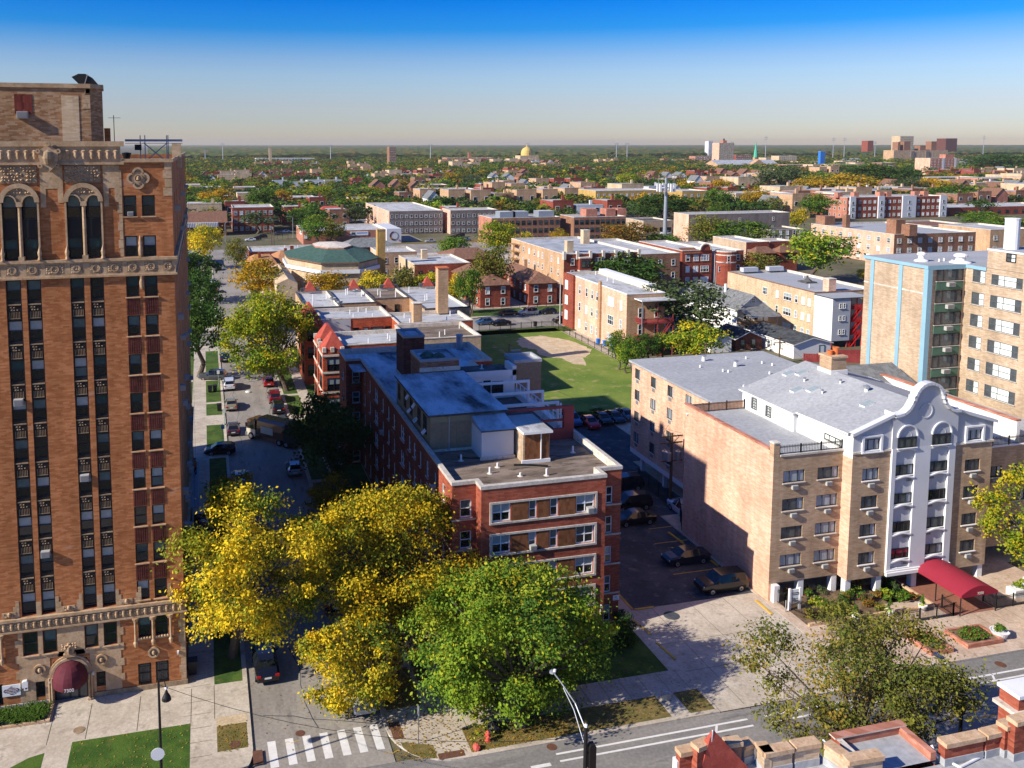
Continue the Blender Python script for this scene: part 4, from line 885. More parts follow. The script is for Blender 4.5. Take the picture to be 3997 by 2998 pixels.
m = MB(); m.path([(30.9, BY-.06, 1.75), (31.25, BY-.08, 1.8), (31.32, BY-.1, 2.4)], .035, 'white_paint'); m.lathe((31.32, BY-.15, 2.4), [(0, 0), (.12, .05), (.14, .2), (0, .3)], 'white_paint', 8); solo(m, 'wall_lamp', 'white lamp on a bent pipe at the red brick corner, low on the wall', 'lamp', (31.2, BY-.1, 1.75))

# ------------------------------------------------------------------ beige apartment house on stilts with the scrolled white gable
bg_ = thing('beige_apartment_house', 'beige brick apartment house on stilts with a grey scrolled gable and curved white pilasters', 'apartment house', (58, 65, 0))
w = MB(); ZR = 13.1
LROW = [10.97, 8.38, 5.78, 3.18]
lh = [(x0, x1, z, z+1.1) for z in LROW for x0, x1 in ((49.25, 51.45), (52.8, 55.0))]
wall_holes(w, 'F', 65.2, 48.2, 55.4, 1.75, 13.45, lh, .22, 'brick_beige')
bh = [(56.52, 58.25, z, z+1.12) for z in (10.92, 8.35, 5.7, 3.05)]
wall_holes(w, 'F', 64.0, 55.4, 59.45, 1.7, 13.5, bh, .22, 'brick_beige')
rh = [(67.75, 69.45, z, z+1.1) for z in (10.76, 8.2, 5.55, 2.95)]
wall_holes(w, 'F', 64.0, 66.55, 70.75, 1.4, 13.4, rh, .22, 'brick_beige')
w.face([(48.2,79.9,0),(48.2,65.2,0),(48.2,65.2,14.0),(48.2,79.9,13.9)], 'brick_peach')
w.face([(55.4,65.2,1.7),(55.4,64.0,1.7),(55.4,64.0,13.5),(55.4,65.2,13.5)], 'brick_peach')
w.face([(48.2,65.2,0),(48.9,65.2,0),(48.9,65.2,1.75),(48.2,65.2,1.75)], 'brick_peach'); w.face([(48.9,65.2,0),(48.9,66.5,0),(48.9,66.5,1.75),(48.9,65.2,1.75)], 'brick_peach')
w.face([(70.75,64,1.4),(70.75,80,1.4),(70.75,80,13.4),(70.75,64,13.4)], 'brick_beige'); w.face([(48.2,79.9,0),(48.2,79.9,13.9),(70.75,79.9,13.9),(70.75,79.9,0)], 'brick_peach')
w.box(48.19, 48.78, 65.19, 65.79, 13.45, 14.65, 'brick_beige'); w.box(48.14, 48.84, 65.13, 65.8, 14.65, 14.78, 'coping')
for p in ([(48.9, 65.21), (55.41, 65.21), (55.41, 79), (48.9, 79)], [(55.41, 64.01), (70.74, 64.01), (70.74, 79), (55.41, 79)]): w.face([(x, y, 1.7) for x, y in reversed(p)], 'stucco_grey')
w.box(50.5, 70.5, 68.2, 68.4, 0, 1.69, 'brick_grey'); w.build('wall', bg_)
cc = MB(); cc.box(48.1, 48.5, 65.8, 80.0, 13.95, 14.12, 'brick_rose'); cc.box(48.5, 48.6, 65.8, 80, 13.1, 13.95, 'stucco_white'); cc.box(48.85, 55.4, 65.1, 65.55, 13.45, 13.62, 'limestone'); cc.box(55.35, 59.5, 63.9, 64.12, 13.5, 13.68, 'coping'); cc.box(66.5, 70.85, 63.9, 64.12, 13.4, 13.58, 'coping'); cc.box(48.21, 48.3, 65.18, 65.3, 0, .01, 'limestone'); cc.build('coping', bg_)
r = MB(); flat(r, 48.6, 55.4, 65.5, 79.9, ZR, 'roof_pale'); flat(r, 55.4, 70.7, 64.2, 79.9, ZR-.01, 'roof_pale'); r.build('terrace_roof', bg_)
for x0, x1, z0, z1 in lh+bh+rh:
    window(bg_, 'F', 65.2 if x1 < 55.2 else 64.0, (x0+x1)/2, z0, x1-x0, z1-z0, 'slide3' if x1-x0 > 2 else 'slide2', rnd.choice(('mix', 'cur', 'cur', 'grey')), .18)
    ac_unit(bg_, 'F', 65.2 if x1 < 55.2 else 64.0, (x0+x1)/2+.05, z0-.60, .58, .36, .24)
for x, y in ((51.6, 65.5), (55.7, 64.4), (55.1, 65.5), (59.0, 64.4), (62.9, 64.4), (66.9, 64.4), (70.4, 64.4), (48.75, 65.0), (61.0, 66.5)): pl = MB(); pl.box(x-.28, x+.28, y-.25, y+.3, 0, 1.69, 'white_paint'); pl.build('column', bg_)

# central pilaster bay in grey and white stucco
pb = MB()
PYc = 63.8
PYr = PYc+.22
wall_holes(pb, 'F', PYc, 59.45, 66.4, 1.95, 13.69, [(59.88, 61.95, 2.35, 13.68), (63.62, 65.7, 2.35, 13.68)], .3, 'stucco_white', 'white_paint')
for x0, x1 in ((59.88, 61.95), (63.62, 65.7)): pb.face([(x0,PYr,2.35),(x1,PYr,2.35),(x1,PYr,13.68),(x0,PYr,13.68)], 'stucco_grey')
pb.face([(59.45,65.0,1.95),(59.45,PYc,1.95),(59.45,PYc,17.0),(59.45,65.0,17.0)], 'white_paint'); pb.face([(66.4,PYc,1.95),(66.4,64.0,1.95),(66.4,64.0,17.0),(66.4,PYc,17.0)], 'stucco_white')
pb.box(59.3, 66.5, PYc-.25, PYc-.002, 1.8, 2.1, 'white_paint'); pb.box(59.35, 66.45, PYc-.14, PYc-.002, 2.1, 2.25, 'white_paint')
pb.build('pilaster_bay', bg_)
fn = MB()
for x0, x1 in ((59.88, 61.95), (63.62, 65.7)):
    pass
    for z in (3.2, 5.75, 8.42, 11.1, 13.69):
        n = 10; zz = [z-.10-.14*math.cos(2*math.pi*i/n)*.6 for i in range(n+1)]
        for i in range(n):
            a, b = x0+(x1-x0)*i/n, x0+(x1-x0)*(i+1)/n
            fn.face([(a,PYc-.07,zz[i]-.12),(b,PYc-.07,zz[i+1]-.12),(b,PYc-.07,zz[i+1]),(a,PYc-.07,zz[i])], 'white_paint'); fn.face([(a,PYc-.07,zz[i]),(b,PYc-.07,zz[i+1]),(b,PYr,zz[i+1]),(a,PYr,zz[i])], 'white_paint'); fn.face([(a,PYr,zz[i]-.12),(b,PYr,zz[i+1]-.12),(b,PYc-.07,zz[i+1]-.12),(a,PYc-.07,zz[i]-.12)], 'white_paint')
fn.build('curved_sill', bg_)
for x0, x1 in ((59.93, 61.93), (63.67, 65.68)):
    for k, z in enumerate((3.2, 5.75, 8.42, 11.1)):
        window(bg_, 'F', PYr, (x0+x1)/2, z, x1-x0, .95, 'slide2', 'red' if (k == 0 and x0 < 61) else rnd.choice(('mix', 'dark', 'grey')), 0)
        ac_unit(bg_, 'F', PYr, x0+(1.6 if x0 < 62 else .35), z-.66, .5, .32, .12) if True else None
    window(bg_, 'F', PYc, (x0+x1)/2, 13.72, x1-x0, .98, 'slide2', 'grey', 0)
# top storey, scrolled gable
gb = MB(); EV, RG = 15.15, 17.55
gp = [(59.4, 13.5), (66.45, 13.5), (70.75, 13.5), (70.75, 15.45), (66.75, 16.75)]
wall_holes(gb, 'F', 64.0, 55.4, 59.45, 13.68, 15.4, [(56.5, 58.2, 13.75, 14.75)], .2, 'stucco_grey'); gb.face([(55.4,64.0,15.4),(59.45,64.0,15.4),(59.45,64.0,16.9)], 'stucco_grey')
wall_holes(gb, 'F', 64.0, 66.4, 70.75, 13.58, 15.45, [(67.75, 69.45, 13.65, 14.65)], .2, 'stucco_grey'); gb.face([(66.4,64.0,15.45),(70.75,64.0,15.45),(66.4,64.0,16.8)], 'stucco_grey')
gb.face([(55.395,71.6,13.05),(55.395,64.0,13.05),(55.395,64.0,15.4),(55.395,71.6,15.1)], 'white_wall'); gb.face([(55.0,80.0,13.05),(55.0,71.6,13.05),(55.0,71.6,15.05),(55.0,80.0,15.05)], 'white_wall'); gb.face([(55.0,71.6,13.05),(55.4,71.6,13.05),(55.4,71.6,15.1),(55.0,71.6,15.05)], 'stucco_white')
gb.face([(70.75,64,13.4),(70.75,80,13.4),(70.75,80,15.4),(70.75,64,15.4)], 'stucco_grey'); gb.face([(70.75,80,13.05),(55.0,80,13.05),(55.0,80,15.05),(62.8,80,17.5),(70.75,80,15.4)], 'stucco_grey')
gb.build('top_storey', bg_)
for x0, x1 in ((56.5, 58.2), (67.75, 69.45)):
    window(bg_, 'F', 64.0, (x0+x1)/2, 13.72, x1-x0, 1.0, 'slide2', 'cur', .16)
    m = MB(); m.box(x0-.25, x0-.02, 63.86, 63.998, 13.6, 14.95, 'white_paint'); m.box(x1+.02, x1+.25, 63.86, 63.998, 13.6, 14.95, 'white_paint'); m.box(x0-.25, x1+.25, 63.86, 63.997, 14.95, 15.1, 'white_paint'); m.box(x0-.3, x1+.3, 63.8, 63.996, 13.5, 13.6, 'white_paint'); m.build('window_surround', bg_)
for y, w_, h_, z, s in ((77.9, .9, 1.2, 13.5, 'block'), (75.5, .9, 1.15, 13.4, 'block')): window(bg_, 'L', 55.0, y, z, w_, h_, s, 'whiteb')
window(bg_, 'L', 55.4, 66.6, 13.75, 2.1, .55, 'slide3', 'white'); m = MB(); m.box(55.35, 55.398, 69.9, 70.9, 13.12, 14.95, 'white_paint'); m.box(55.33, 55.35, 70.0, 70.05, 13.9, 14.0, 'galv'); m.build('roof_door', bg_)
def curve_pts():
    L = [(59.35, 16.85), (59.7, 16.88), (60.3, 17.0), (60.8, 17.35), (61.1, 17.8), (61.2, 18.05)]
    L2 = [(61.3+0*0, 18.05), (61.32, 18.5)] + [(62.98+1.62*math.cos(RAD(a)), 18.05+1.56*math.sin(RAD(a))) for a in range(165, 10, -15)] + [(64.64, 18.5), (64.68, 18.0)]
    Rr = [(64.8, 17.95), (64.9, 17.6), (65.3, 17.15), (65.8, 16.9), (66.5, 16.85)]
    return L + L2 + Rr
cp = curve_pts(); m = MB()
base = [(x, 13.7 if True else 0) for x, z in cp]
for (x0, z0), (x1, z1) in zip(cp, cp[1:]):
    if x1 > x0+1e-4:
        m.face([(x0,PYc,13.69),(x1,PYc,13.69),(x1,PYc,z1),(x0,PYc,z0)], 'stucco_grey'); m.face([(x1,PYc+.4,13.69),(x0,PYc+.4,13.69),(x0,PYc+.4,z0),(x1,PYc+.4,z1)], 'stucco_grey')
m.build('gable_wall', bg_)
m = MB()
for (x0, z0), (x1, z1) in zip(cp, cp[1:]):
    d = Vector((x1-x0, 0, z1-z0)).normalized(); n = Vector((-d.z, 0, d.x))*.20
    A = [(x0+n.x*.3, z0+n.z*.3), (x1+n.x*.3, z1+n.z*.3), (x1-n.x, z1-n.z), (x0-n.x, z0-n.z)]
    m.face([(x, PYc-.32, z) for x, z in reversed(A)], 'stucco_white'); m.face([(A[0][0],PYc-.32,A[0][1]),(A[1][0],PYc-.32,A[1][1]),(A[1][0],PYc+.45,A[1][1]),(A[0][0],PYc+.45,A[0][1])], 'stucco_white'); m.face([(A[2][0],PYc-.32,A[2][1]),(A[3][0],PYc-.32,A[3][1]),(A[3][0],PYc,A[3][1]),(A[2][0],PYc,A[2][1])], 'stucco_white')
    m.face([(A[0][0],PYc+.45,A[0][1]),(A[1][0],PYc+.45,A[1][1]),(A[2][0],PYc+.45,A[2][1]),(A[3][0],PYc+.45,A[3][1])], 'stucco_white')
for (x0, z0), (x1, z1) in (((55.1, 15.45), (59.4, 16.95)), ((66.4, 16.9), (70.95, 15.5))):
    m.face([(x0,63.72,z0-.28),(x1,63.72,z1-.28),(x1,63.72,z1),(x0,63.72,z0)], 'stucco_white'); m.face([(x0,63.72,z0),(x1,63.72,z1),(x1,64.3,z1),(x0,64.3,z0)], 'stucco_white'); m.face([(x0,64.0,z0-.28),(x1,64.0,z1-.28),(x1,63.72,z1-.28),(x0,63.72,z0-.28)], 'stucco_white')
m.build('gable_coping', bg_)
m = MB(); ring(m, 62.85, 17.0, .62, .72, PYc-.05, PYc, 'stucco_grey', n=24)
for xc in (60.93, 64.67): ring(m, xc, 14.75, 1.0, 1.12, PYc-.16, PYc, 'stucco_white', 0, 180, 18); disc(m, xc, 14.75, .99, PYc-.006, 'stucco_grey', 24); ring(m, xc, 14.75, .45, .50, PYc-.03, PYc-.006, 'stucco_white', 0, 180, 14)
m.build('arch_moulding', bg_)
rf = MB()
rf.face([(54.7,80.3,15.05),(54.7,71.4,15.05),(62.8,71.4,17.6),(62.8,80.3,17.6)], 'roof_pale'); rf.face([(55.05,71.4,15.16),(55.05,64.3,15.35),(62.8,64.3,17.6),(62.8,71.4,17.6)], 'roof_pale'); rf.face([(62.8,80.3,17.6),(62.8,64.3,17.6),(71.0,64.3,15.3),(71.0,80.3,15.3)], 'roof_pale')
rf.face([(54.7,71.4,14.9),(54.7,80.3,14.9),(54.7,80.3,15.05),(54.7,71.4,15.05)][::-1], 'white_paint'); rf.face([(55.05,64.3,15.2),(55.05,71.4,15.0),(55.05,71.4,15.16),(55.05,64.3,15.35)][::-1], 'white_paint'); rf.face([(54.7,71.4,14.9),(55.05,71.4,15.0),(55.05,71.4,15.16),(54.7,71.4,15.05)], 'white_paint')
rf.build('roof', bg_)
def on_slope(x): return 15.05+(x-54.7)*(2.55/8.1) if x < 62.8 else 17.6-(x-62.8)*(2.3/8.2)
for x, y in ((59.8, 79.0), (60.6, 78.0), (57.9, 75.2), (58.9, 74.0), (59.8, 67.6)):
    m = MB(); A = [(x-.55, y-.35), (x+.55, y-.35), (x+.55, y+.35), (x-.55, y+.35)]
    for (a, b), (c_, d) in zip(A, A[1:]+A[:1]): m.face([(a,b,on_slope(a)-.02),(c_,d,on_slope(c_)-.02),(c_,d,on_slope(c_)+.14),(a,b,on_slope(a)+.14)], 'white_paint')
    m.face([(a, b, on_slope(a)+.14) for a, b in A], 'blind'); m.build('skylight', bg_)
m = MB(); m.box(62.2, 64.0, 75.5, 77.3, 16.9, 19.0, 'brick_beige'); m.box(62.1, 64.1, 75.4, 77.4, 19.0, 19.2, 'coping_tan'); m.box(62.08, 64.12, 75.38, 77.42, 16.9, 17.75, 'white_paint'); m.build('chimney', bg_)
for x, r_, h in ((62.7, .3, .45), (63.4, .32, .75)): m = MB(); m.lathe((x, 76.4, 19.2), [(r_*.85, 0), (r_, h*.8), (r_*1.1, h), (r_*.6, h), (r_*.6, h*.4), (0, h*.4)], 'orange_clay', 12); m.build('chimney_pot', bg_)
for x, y, k in ((58.9, 72.6, 1), (61.3, 73.0, 1), (61.6, 69.8, 2), (64.5, 66, 1), (59.6, 76.2, 1)):
    m = MB(); z = on_slope(x); m.tube((x, y, z-.1), (x, y, z+.3), .09*k, .09*k, 'white_paint', 8); m.lathe((x, y, z+.3), [(.14*k, 0), (.17*k, .1*k), (0, .18*k)], 'galv', 8); m.build('roof_vent', bg_)
def iron_fence(parent, a, b, h, sp=.16, posts=2.1, z=0, spikes=True, name='railing'):
    m = MB(); a, b = Vector((*a, z)), Vector((*b, z)); d = b-a; L = d.length; d.normalize(); up = Vector((0, 0, 1))
    for q in (h*.12, h*.82, h*.93): m.tube(a+up*q, b+up*q, .026, .026, 'black_iron', 4)
    n = int(L/sp)
    for i in range(n+1):
        p = a+d*(L*i/n); m.tube(p+up*.03, p+up*(h+(.08 if spikes else -.07)), .017, .017, 'black_iron', 4, cap=False)
    n = max(1, int(round(L/posts)))
    for i in range(n+1):
        p = a+d*(L*i/n); m.tube(p, p+up*(h+.1), .065, .065, 'black_iron', 4)
    return m.build(name, parent) if parent else m
iron_fence(bg_, (48.85, 65.3), (55.3, 65.3), .75, z=13.62); iron_fence(bg_, (48.6, 79.5), (54.9, 79.5), .95, z=13.1, spikes=False)
m = MB(); m.box(48.25, 48.45, 79.3, 79.6, 12.9, 13.25, 'white_paint'); m.lathe((48.1, 79.4, 12.95), [(.1, 0), (.16, .15), (0, .2)], 'white_paint', 8); m.build('flood_light', bg_)
# barrel canopy over the walk
cn = thing('entrance_canopy', 'long barrel-vaulted red cloth canopy on posts over the entrance walk', 'canopy', (64.6, 61.5, 0))
m = MB(); X0c, X1c, Y0c, Y1c, ze, zt = 62.75, 66.65, 58.75, 64.6, 2.05, 3.2; n = 14
pr_ = [(X0c+(X1c-X0c)*i/n, ze+(zt-ze)*math.sin(math.pi*(.14+.72*i/n))**1.0-(zt-ze)*math.sin(math.pi*.14)*(1-.0)+.0) for i in range(n+1)]
for (a, za), (b, zb) in zip(pr_, pr_[1:]):
    m.face([(a,Y0c,za),(b,Y0c,zb),(b,Y1c,zb),(a,Y1c,za)], 'canopy_red'); m.face([(a,Y0c,ze-.25),(b,Y0c,ze-.25),(b,Y0c,zb),(a,Y0c,za)], 'canopy_end')
m.face([(X0c,Y1c,ze-.25),(X0c,Y0c,ze-.25),(X0c,Y0c,ze),(X0c,Y1c,ze)], 'canopy_red'); m.face([(X1c,Y0c,ze-.25),(X1c,Y1c,ze-.25),(X1c,Y1c,ze),(X1c,Y0c,ze)], 'canopy_red'); m.build('cloth', cn)
for x in (X0c+.05, X1c-.05):
    for y in (58.85, 61.5): m = MB(); m.tube((x, y, 0), (x, y, ze), .05, .05, 'black_iron', 8); m.build('post', cn)
text_mesh('lettering', '7350', .34, 'coping', cn, (64.75, Y0c-.02, ze-.02), (math.pi/2, 0, 0))
# rear wing
rw = thing('peach_apartment_house', 'peach brick apartment house on stilts with a broad pale grey roof behind the parking lot', 'apartment house', (52, 79.9, 0))
w = MB(); RX, RY0, RY1, RZ = 52.0, 80.0, 99.0, 13.55
RW = [(97.5, 1.35), (93.5, 1.3), (89.6, 1.25), (85.6, 1.3), (82.2, 1.3)]
rhh = [(y-w_/2-.3, y+w_/2+.3, z, z+1.2) for y, w_ in RW for z in (11.85, 9.0, 6.2, 3.6) for _ in (0,)]
rhh = [(y-w_/2, y+w_/2, z-(.0 if y > 96 else .0), z+1.25) for y, w_ in RW for z in (11.75, 9.05, 6.3, 3.6)]
wall_holes(w, 'L', RX, RY0, RY1, 2.55, RZ, rhh, .18, 'brick_peach')
w.face([(RX,RY1,2.55),(RX,RY1,RZ),(70.7,RY1,RZ),(70.7,RY1,2.55)], 'brick_peach'); w.face([(70.7,RY0,0),(70.7,RY1,0),(70.7,RY1,RZ),(70.7,RY0,RZ)], 'brick_peach'); w.face([(RX,RY0,2.55),(RX,RY0,RZ),(55,RY0,RZ),(55,RY0,2.55)][::-1], 'brick_peach')
w.face([(RX,RY1,2.55),(70.7,RY1,2.55),(70.7,RY0,2.55),(RX,RY0,2.55)], 'stucco_white'); w.box(58.5, 70.6, RY0, RY1-.2, 0, 2.54, 'brick_grey'); w.build('wall', rw)
m = MB(); m.box(RX-.02, RX+.3, RY0, RY1, 1.95, 2.55, 'white_paint'); m.build('fascia', rw)
for x0, x1, z0, z1 in rhh: window(rw, 'L', RX, (x0+x1)/2, z0, x1-x0, z1-z0, 'slide3', rnd.choice(('cur', 'mix', 'mix')), .14)
for x0, x1, z0, z1 in rhh: m = MB(); m.box(RX-.03, RX-.002, (x0+x1)/2-.32, (x0+x1)/2+.32, z0-.55, z0-.15, 'ac_grille'); m.build('wall_vent', rw)
for y in (97, 91.5, 86.5, 82): m = MB(); m.box(RX+.5, RX+.95, y-.22, y+.22, 0, 1.95, 'white_paint'); m.build('column', rw)
m = MB(); m.prism([(RX-.35, RY0), (71.0, RY0), (71.0, RY1+.3), (RX-.35, RY1+.3)], RZ+.003, RZ+.25, 'roof_grey', 'roof_pale'); m.build('roof', rw)
for x, y, k in ((60.5, 96.4, 2), (58.3, 93.6, 1), (62.8, 93.0, 2), (59.9, 91.2, 1), (60.3, 90.7, 1), (66.3, 96.0, 1), (66.8, 93.4, 1), (67.4, 92.2, 1), (64.6, 88.8, 1), (58.2, 84.5, 1)):
    m = MB(); z = RZ+.25; m.tube((x, y, z), (x, y, z+.3*k), .12*k, .10*k, 'white_paint', 10); m.lathe((x, y, z+.3*k), [(.1*k, 0), (.17*k, .04), (.17*k, .14), (0, .16)], 'galv', 10) if k > 1 else None; m.build('roof_vent', rw)
# ------------------------------------------------------------------ tan high-rise with pale blue stripes
hr = thing('tan_high_rise', 'seven-storey tan brick high-rise with pale blue stripes and green balcony panels', 'high-rise', (84, 83, 0))
HX, HY, HT, WX = 80.9, 83.0, 26.85, 86.2
w = MB(); w.face([(HX,93,0),(HX,HY,0),(HX,HY,HT),(HX,93,HT)], 'brick_tan'); w.face([(HX,HY,0),(WX,HY,0),(WX,HY,HT),(HX,HY,HT)], 'brick_tan'); w.face([(WX,93,0),(HX,93,0),(HX,93,HT),(WX,93,HT)], 'brick_tan')
FLR = [25.12, 22.52, 19.95, 17.4, 14.8, 12.2, 9.6, 7.0, 4.4]
wh = [(80.3, 82.0, z, z+1.42) for z in FLR]+[(75.6-.05, 79.5, z+.05, z+1.45) for z in FLR]+[(72.0, 73.8, z, z+1.42) for z in FLR]+[(66.5, 70.4, z, z+1.42) for z in FLR]
wall_holes(w, 'L', WX, 55, HY, 0, HT, wh, .15, 'brick_tan')
w.face([(WX,55,0),(100,55,0),(100,55,HT),(WX,55,HT)], 'brick_tan'); w.face([(100,93,0),(WX,93,0),(WX,93,HT),(100,93,HT)], 'brick_tan'); w.build('wall', hr)
t = MB(); flat(t, HX-.15, 100, HY-.1, 93.2, HT+.15, 'roof_pale'); flat(t, WX-.12, 100, 55, HY-.1, HT+.151, 'roof_pale'); t.face([(HX-.15,93.2,HT-.25),(HX-.15,HY-.1,HT-.25),(HX-.15,HY-.1,HT+.15),(HX-.15,93.2,HT+.15)], 'blue_trim'); t.face([(HX-.15,HY-.1,HT-.35),(WX-.12,HY-.1,HT-.35),(WX-.12,HY-.1,HT+.15),(HX-.15,HY-.1,HT+.15)], 'blue_trim'); t.face([(WX-.12,HY-.1,HT-.25),(WX-.12,80.15,HT-.25),(WX-.12,80.15,HT+.15),(WX-.12,HY-.1,HT+.15)], 'blue_trim'); t.build('roof', hr)
for y0, y1 in ((91.35, 91.9), (86.75, 87.3), (HY-.12, HY+.5)): m = MB(); m.box(HX-.10, HX-.002, y0, y1, 0, HT-.25, 'blue_trim'); m.build('blue_stripe', hr)
m = MB(); m.box(HX, HX+.55, HY-.12, HY-.002, 0, HT-.36, 'blue_trim'); m.build('blue_stripe', hr)
m = MB(); m.box(HX-.03, HX-.002, HY+.5, 93, 23.6, 23.75, 'coping'); m.build('stone_band', hr)
for z in FLR:
    window(hr, 'F', HY, 83.95, z, 3.75, 1.5, 'balc', 'grey')
    m = MB(); m.box(82.05, 85.85, HY-.09, HY-.002, z-1.03, z-.06, 'green_panel'); m.box(82.0, 85.9, HY-.14, HY-.001, z-.06, z+.02, 'limestone'); m.build('balcony_panel', hr); ac_unit(hr, 'F', HY-.08, 83.95, z-.62, .95, .48, .4)
for y0, y1, z0, z1 in wh:
    wd = y1-y0; window(hr, 'L', WX, (y0+y1)/2, z0, wd, z1-z0, 'ribbon' if wd > 3 else 'ribbon_s', 'whiteb', .12)
m = MB(); m.prism([(WX-.05, 66), (96, 66), (96, 80.15), (WX-.05, 80.15)], HT-.5, 29.0, 'brick_tan', 'roof_pale'); m.box(WX-.12, 96.05, 65.9, 80.2, 29.0, 29.2, 'white_paint', 'roof_pale'); m.build('upper_storey', hr)
window(hr, 'L', WX-.05, 77.1, 28.0, 1.2, .95, 'dark2', 'whiteb')
m = MB(); m.lathe((88.0, 78.9, 29.2), [(.75, 0), (.75, 3.4), (.8, 3.4), (.8, 3.5), (0, 3.5)], 'white_paint', 16); m.build('flue', hr)
for x, y, k in ((83.2, 86.5, 1.0), (86.6, 84.2, 1.5)):
    m = MB(); z = HT+.15; m.lathe((x, y, z), [(.8*k, 0), (.75*k, .12), (.35*k, .3), (.35*k, .7), (.5*k, .75), (.5*k, .95), (.3*k, 1.1), (0, 1.15)], 'white_paint', 14); m.build('roof_vent', hr)
for x, y in ((84.9, 85.6), (86.0, 86.0), (85.7, 84.5)): m = MB(); m.tube((x, y, HT+.15), (x, y, HT+.5), .1, .1, 'white_paint', 8); m.build('vent_pipe', hr)
# white-coped brick house between, seen over the gable's right shoulder
nb = thing('brown_apartment_house', 'brown brick apartment house with black roof railing right of the scrolled gable', 'apartment house', (76, 66, 0))
w = MB(); bw_ = [(x, x+1.7, z, z+1.1) for z in (8.9, 6.3, 3.7) for x in (72.6, 75.6, 78.9)]
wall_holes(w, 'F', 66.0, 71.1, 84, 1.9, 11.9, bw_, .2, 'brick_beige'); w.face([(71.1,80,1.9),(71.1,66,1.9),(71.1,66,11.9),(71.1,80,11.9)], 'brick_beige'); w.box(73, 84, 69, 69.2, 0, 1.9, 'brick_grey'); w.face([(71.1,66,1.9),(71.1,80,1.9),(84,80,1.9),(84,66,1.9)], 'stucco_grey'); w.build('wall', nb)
for x0, x1, z0, z1 in bw_: window(nb, 'F', 66.0, (x0+x1)/2, z0, x1-x0, z1-z0, 'slide3', 'mix', .16)
for x0, x1, z0, z1 in bw_: ac_unit(nb, 'F', 66.0, (x0+x1)/2, z0-.6, .6, .4, .2)
t = MB(); flat(t, 71.1, 84, 66, 84, 11.85, 'roof_pale'); t.box(71.0, 84, 65.95, 66.2, 11.9, 12.0, 'white_paint'); t.box(76.0, 76.4, 66.2, 84, 11.86, 14.2, 'white_wall'); t.box(75.9, 76.5, 66.2, 84, 14.2, 14.35, 'brick_rose'); t.build('roof', nb)
iron_fence(nb, (71.1, 66.1), (83, 66.1), .8, z=12.0)
m = MB(); m.prism_y([(73.5, 0), (79.5, 0), (79.5, 14.6), (76.6, 16.2), (73.5, 15.3)], 84.5, 95, 'stucco_grey') if False else None
gh = thing('grey_gabled_house', 'grey shingled gable roof showing between the scrolled gable and the high-rise', 'house', (75.5, 84, 0))
m = MB(); m.prism([(72.5, 82), (79.0, 82), (79.0, 90), (72.5, 90)], 0, 13.4, 'siding_grey'); m.build('wall', gh)
m = MB(); m.face([(72.3,81.8,13.4),(79.3,81.8,13.4),(79.3,86,15.0),(72.3,86,15.0)], 'shingle_grey'); m.face([(79.3,90.2,13.4),(72.3,90.2,13.4),(72.3,86,15.0),(79.3,86,15.0)], 'shingle_grey'); m.face([(72.3,90.2,13.4),(72.3,81.8,13.4),(72.3,86,15.0)], 'siding_grey'); m.build('roof', gh)

# ------------------------------------------------------------------ flat-roofed blocks further off
def flat_block(name, label, cat, x0, x1, y0, y1, h, wall, roof='roof_white', side=None, fw=None, lw=None, par=.45, cop='coping', group=None, base=0.0, backs=True, chims=(), vents=0):
    """fw / lw: windows of the front and the left side: (list of centres or a count, storeys, width, height, style, panes)"""
    t = thing(name, label, cat, ((x0+x1)/2, y0, base), group)
    m = MB(); side = side or wall
    m.face([(x0,y0,base),(x1,y0,base),(x1,y0,h),(x0,y0,h)], wall); m.face([(x0,y1,base),(x0,y0,base),(x0,y0,h),(x0,y1,h)], side)
    m.face([(x1,y0,base),(x1,y1,base),(x1,y1,h),(x1,y0,h)], side); m.face([(x1,y1,base),(x0,y1,base),(x0,y1,h),(x1,y1,h)], side); m.build('wall', t)
    c = MB(); lp = [(x0,y0),(x1,y0),(x1,y1),(x0,y1)]; coping(c, lp, h+.003, h+.16, .28, .05, cop, 'coping', h-par); c.build('coping', t)
    r = MB(); i = inset(lp, .29); r.face([(x, y, h-par+.03) for x, y in i], roof); r.build('roof', t)
    for face, spec in (('F', fw), ('L', lw)):
        if not spec: continue
        cols, n, w_, hh, sty, panes = spec
        a, b = (x0, x1) if face == 'F' else (y0, y1); c_ = y0 if face == 'F' else x0
        if isinstance(cols, int): cols = [a+(b-a)*(k+.5)/cols for k in range(cols)]
        st_h = (h-.7-base)/n
        for u in cols:
            ww = w_
            if isinstance(u, tuple): u, ww = u
            for k in range(n): window(t, face, c_, u, base+k*st_h+.95, ww, hh, sty if ww < 1.5 else {'white': 'white3', 'tower_sill': 'dark2'}.get(sty, sty), rnd.choice(panes))
    for cx, cy, s, ch, cm in chims:
        m = MB(); m.box(cx-s, cx+s, cy-s, cy+s, h-par, h+ch, cm); m.box(cx-s-.06, cx+s+.06, cy-s-.06, cy+s+.06, h+ch, h+ch+.15, 'coping'); m.build('chimney', t)
    for k in range(vents):
        vx, vy = rnd.uniform(x0+1, x1-1), rnd.uniform(y0+1, y1-1); m = MB(); m.tube((vx, vy, h-par), (vx, vy, h-par+.9), .09, .09, 'white_paint', 6); m.build('vent_pipe', t)
    return t
DK = ('dark', 'half', 'dim', 'dark'); LT = ('half', 'white', 'cur', 'dim'); TL = ('teal', 'dim', 'grey')
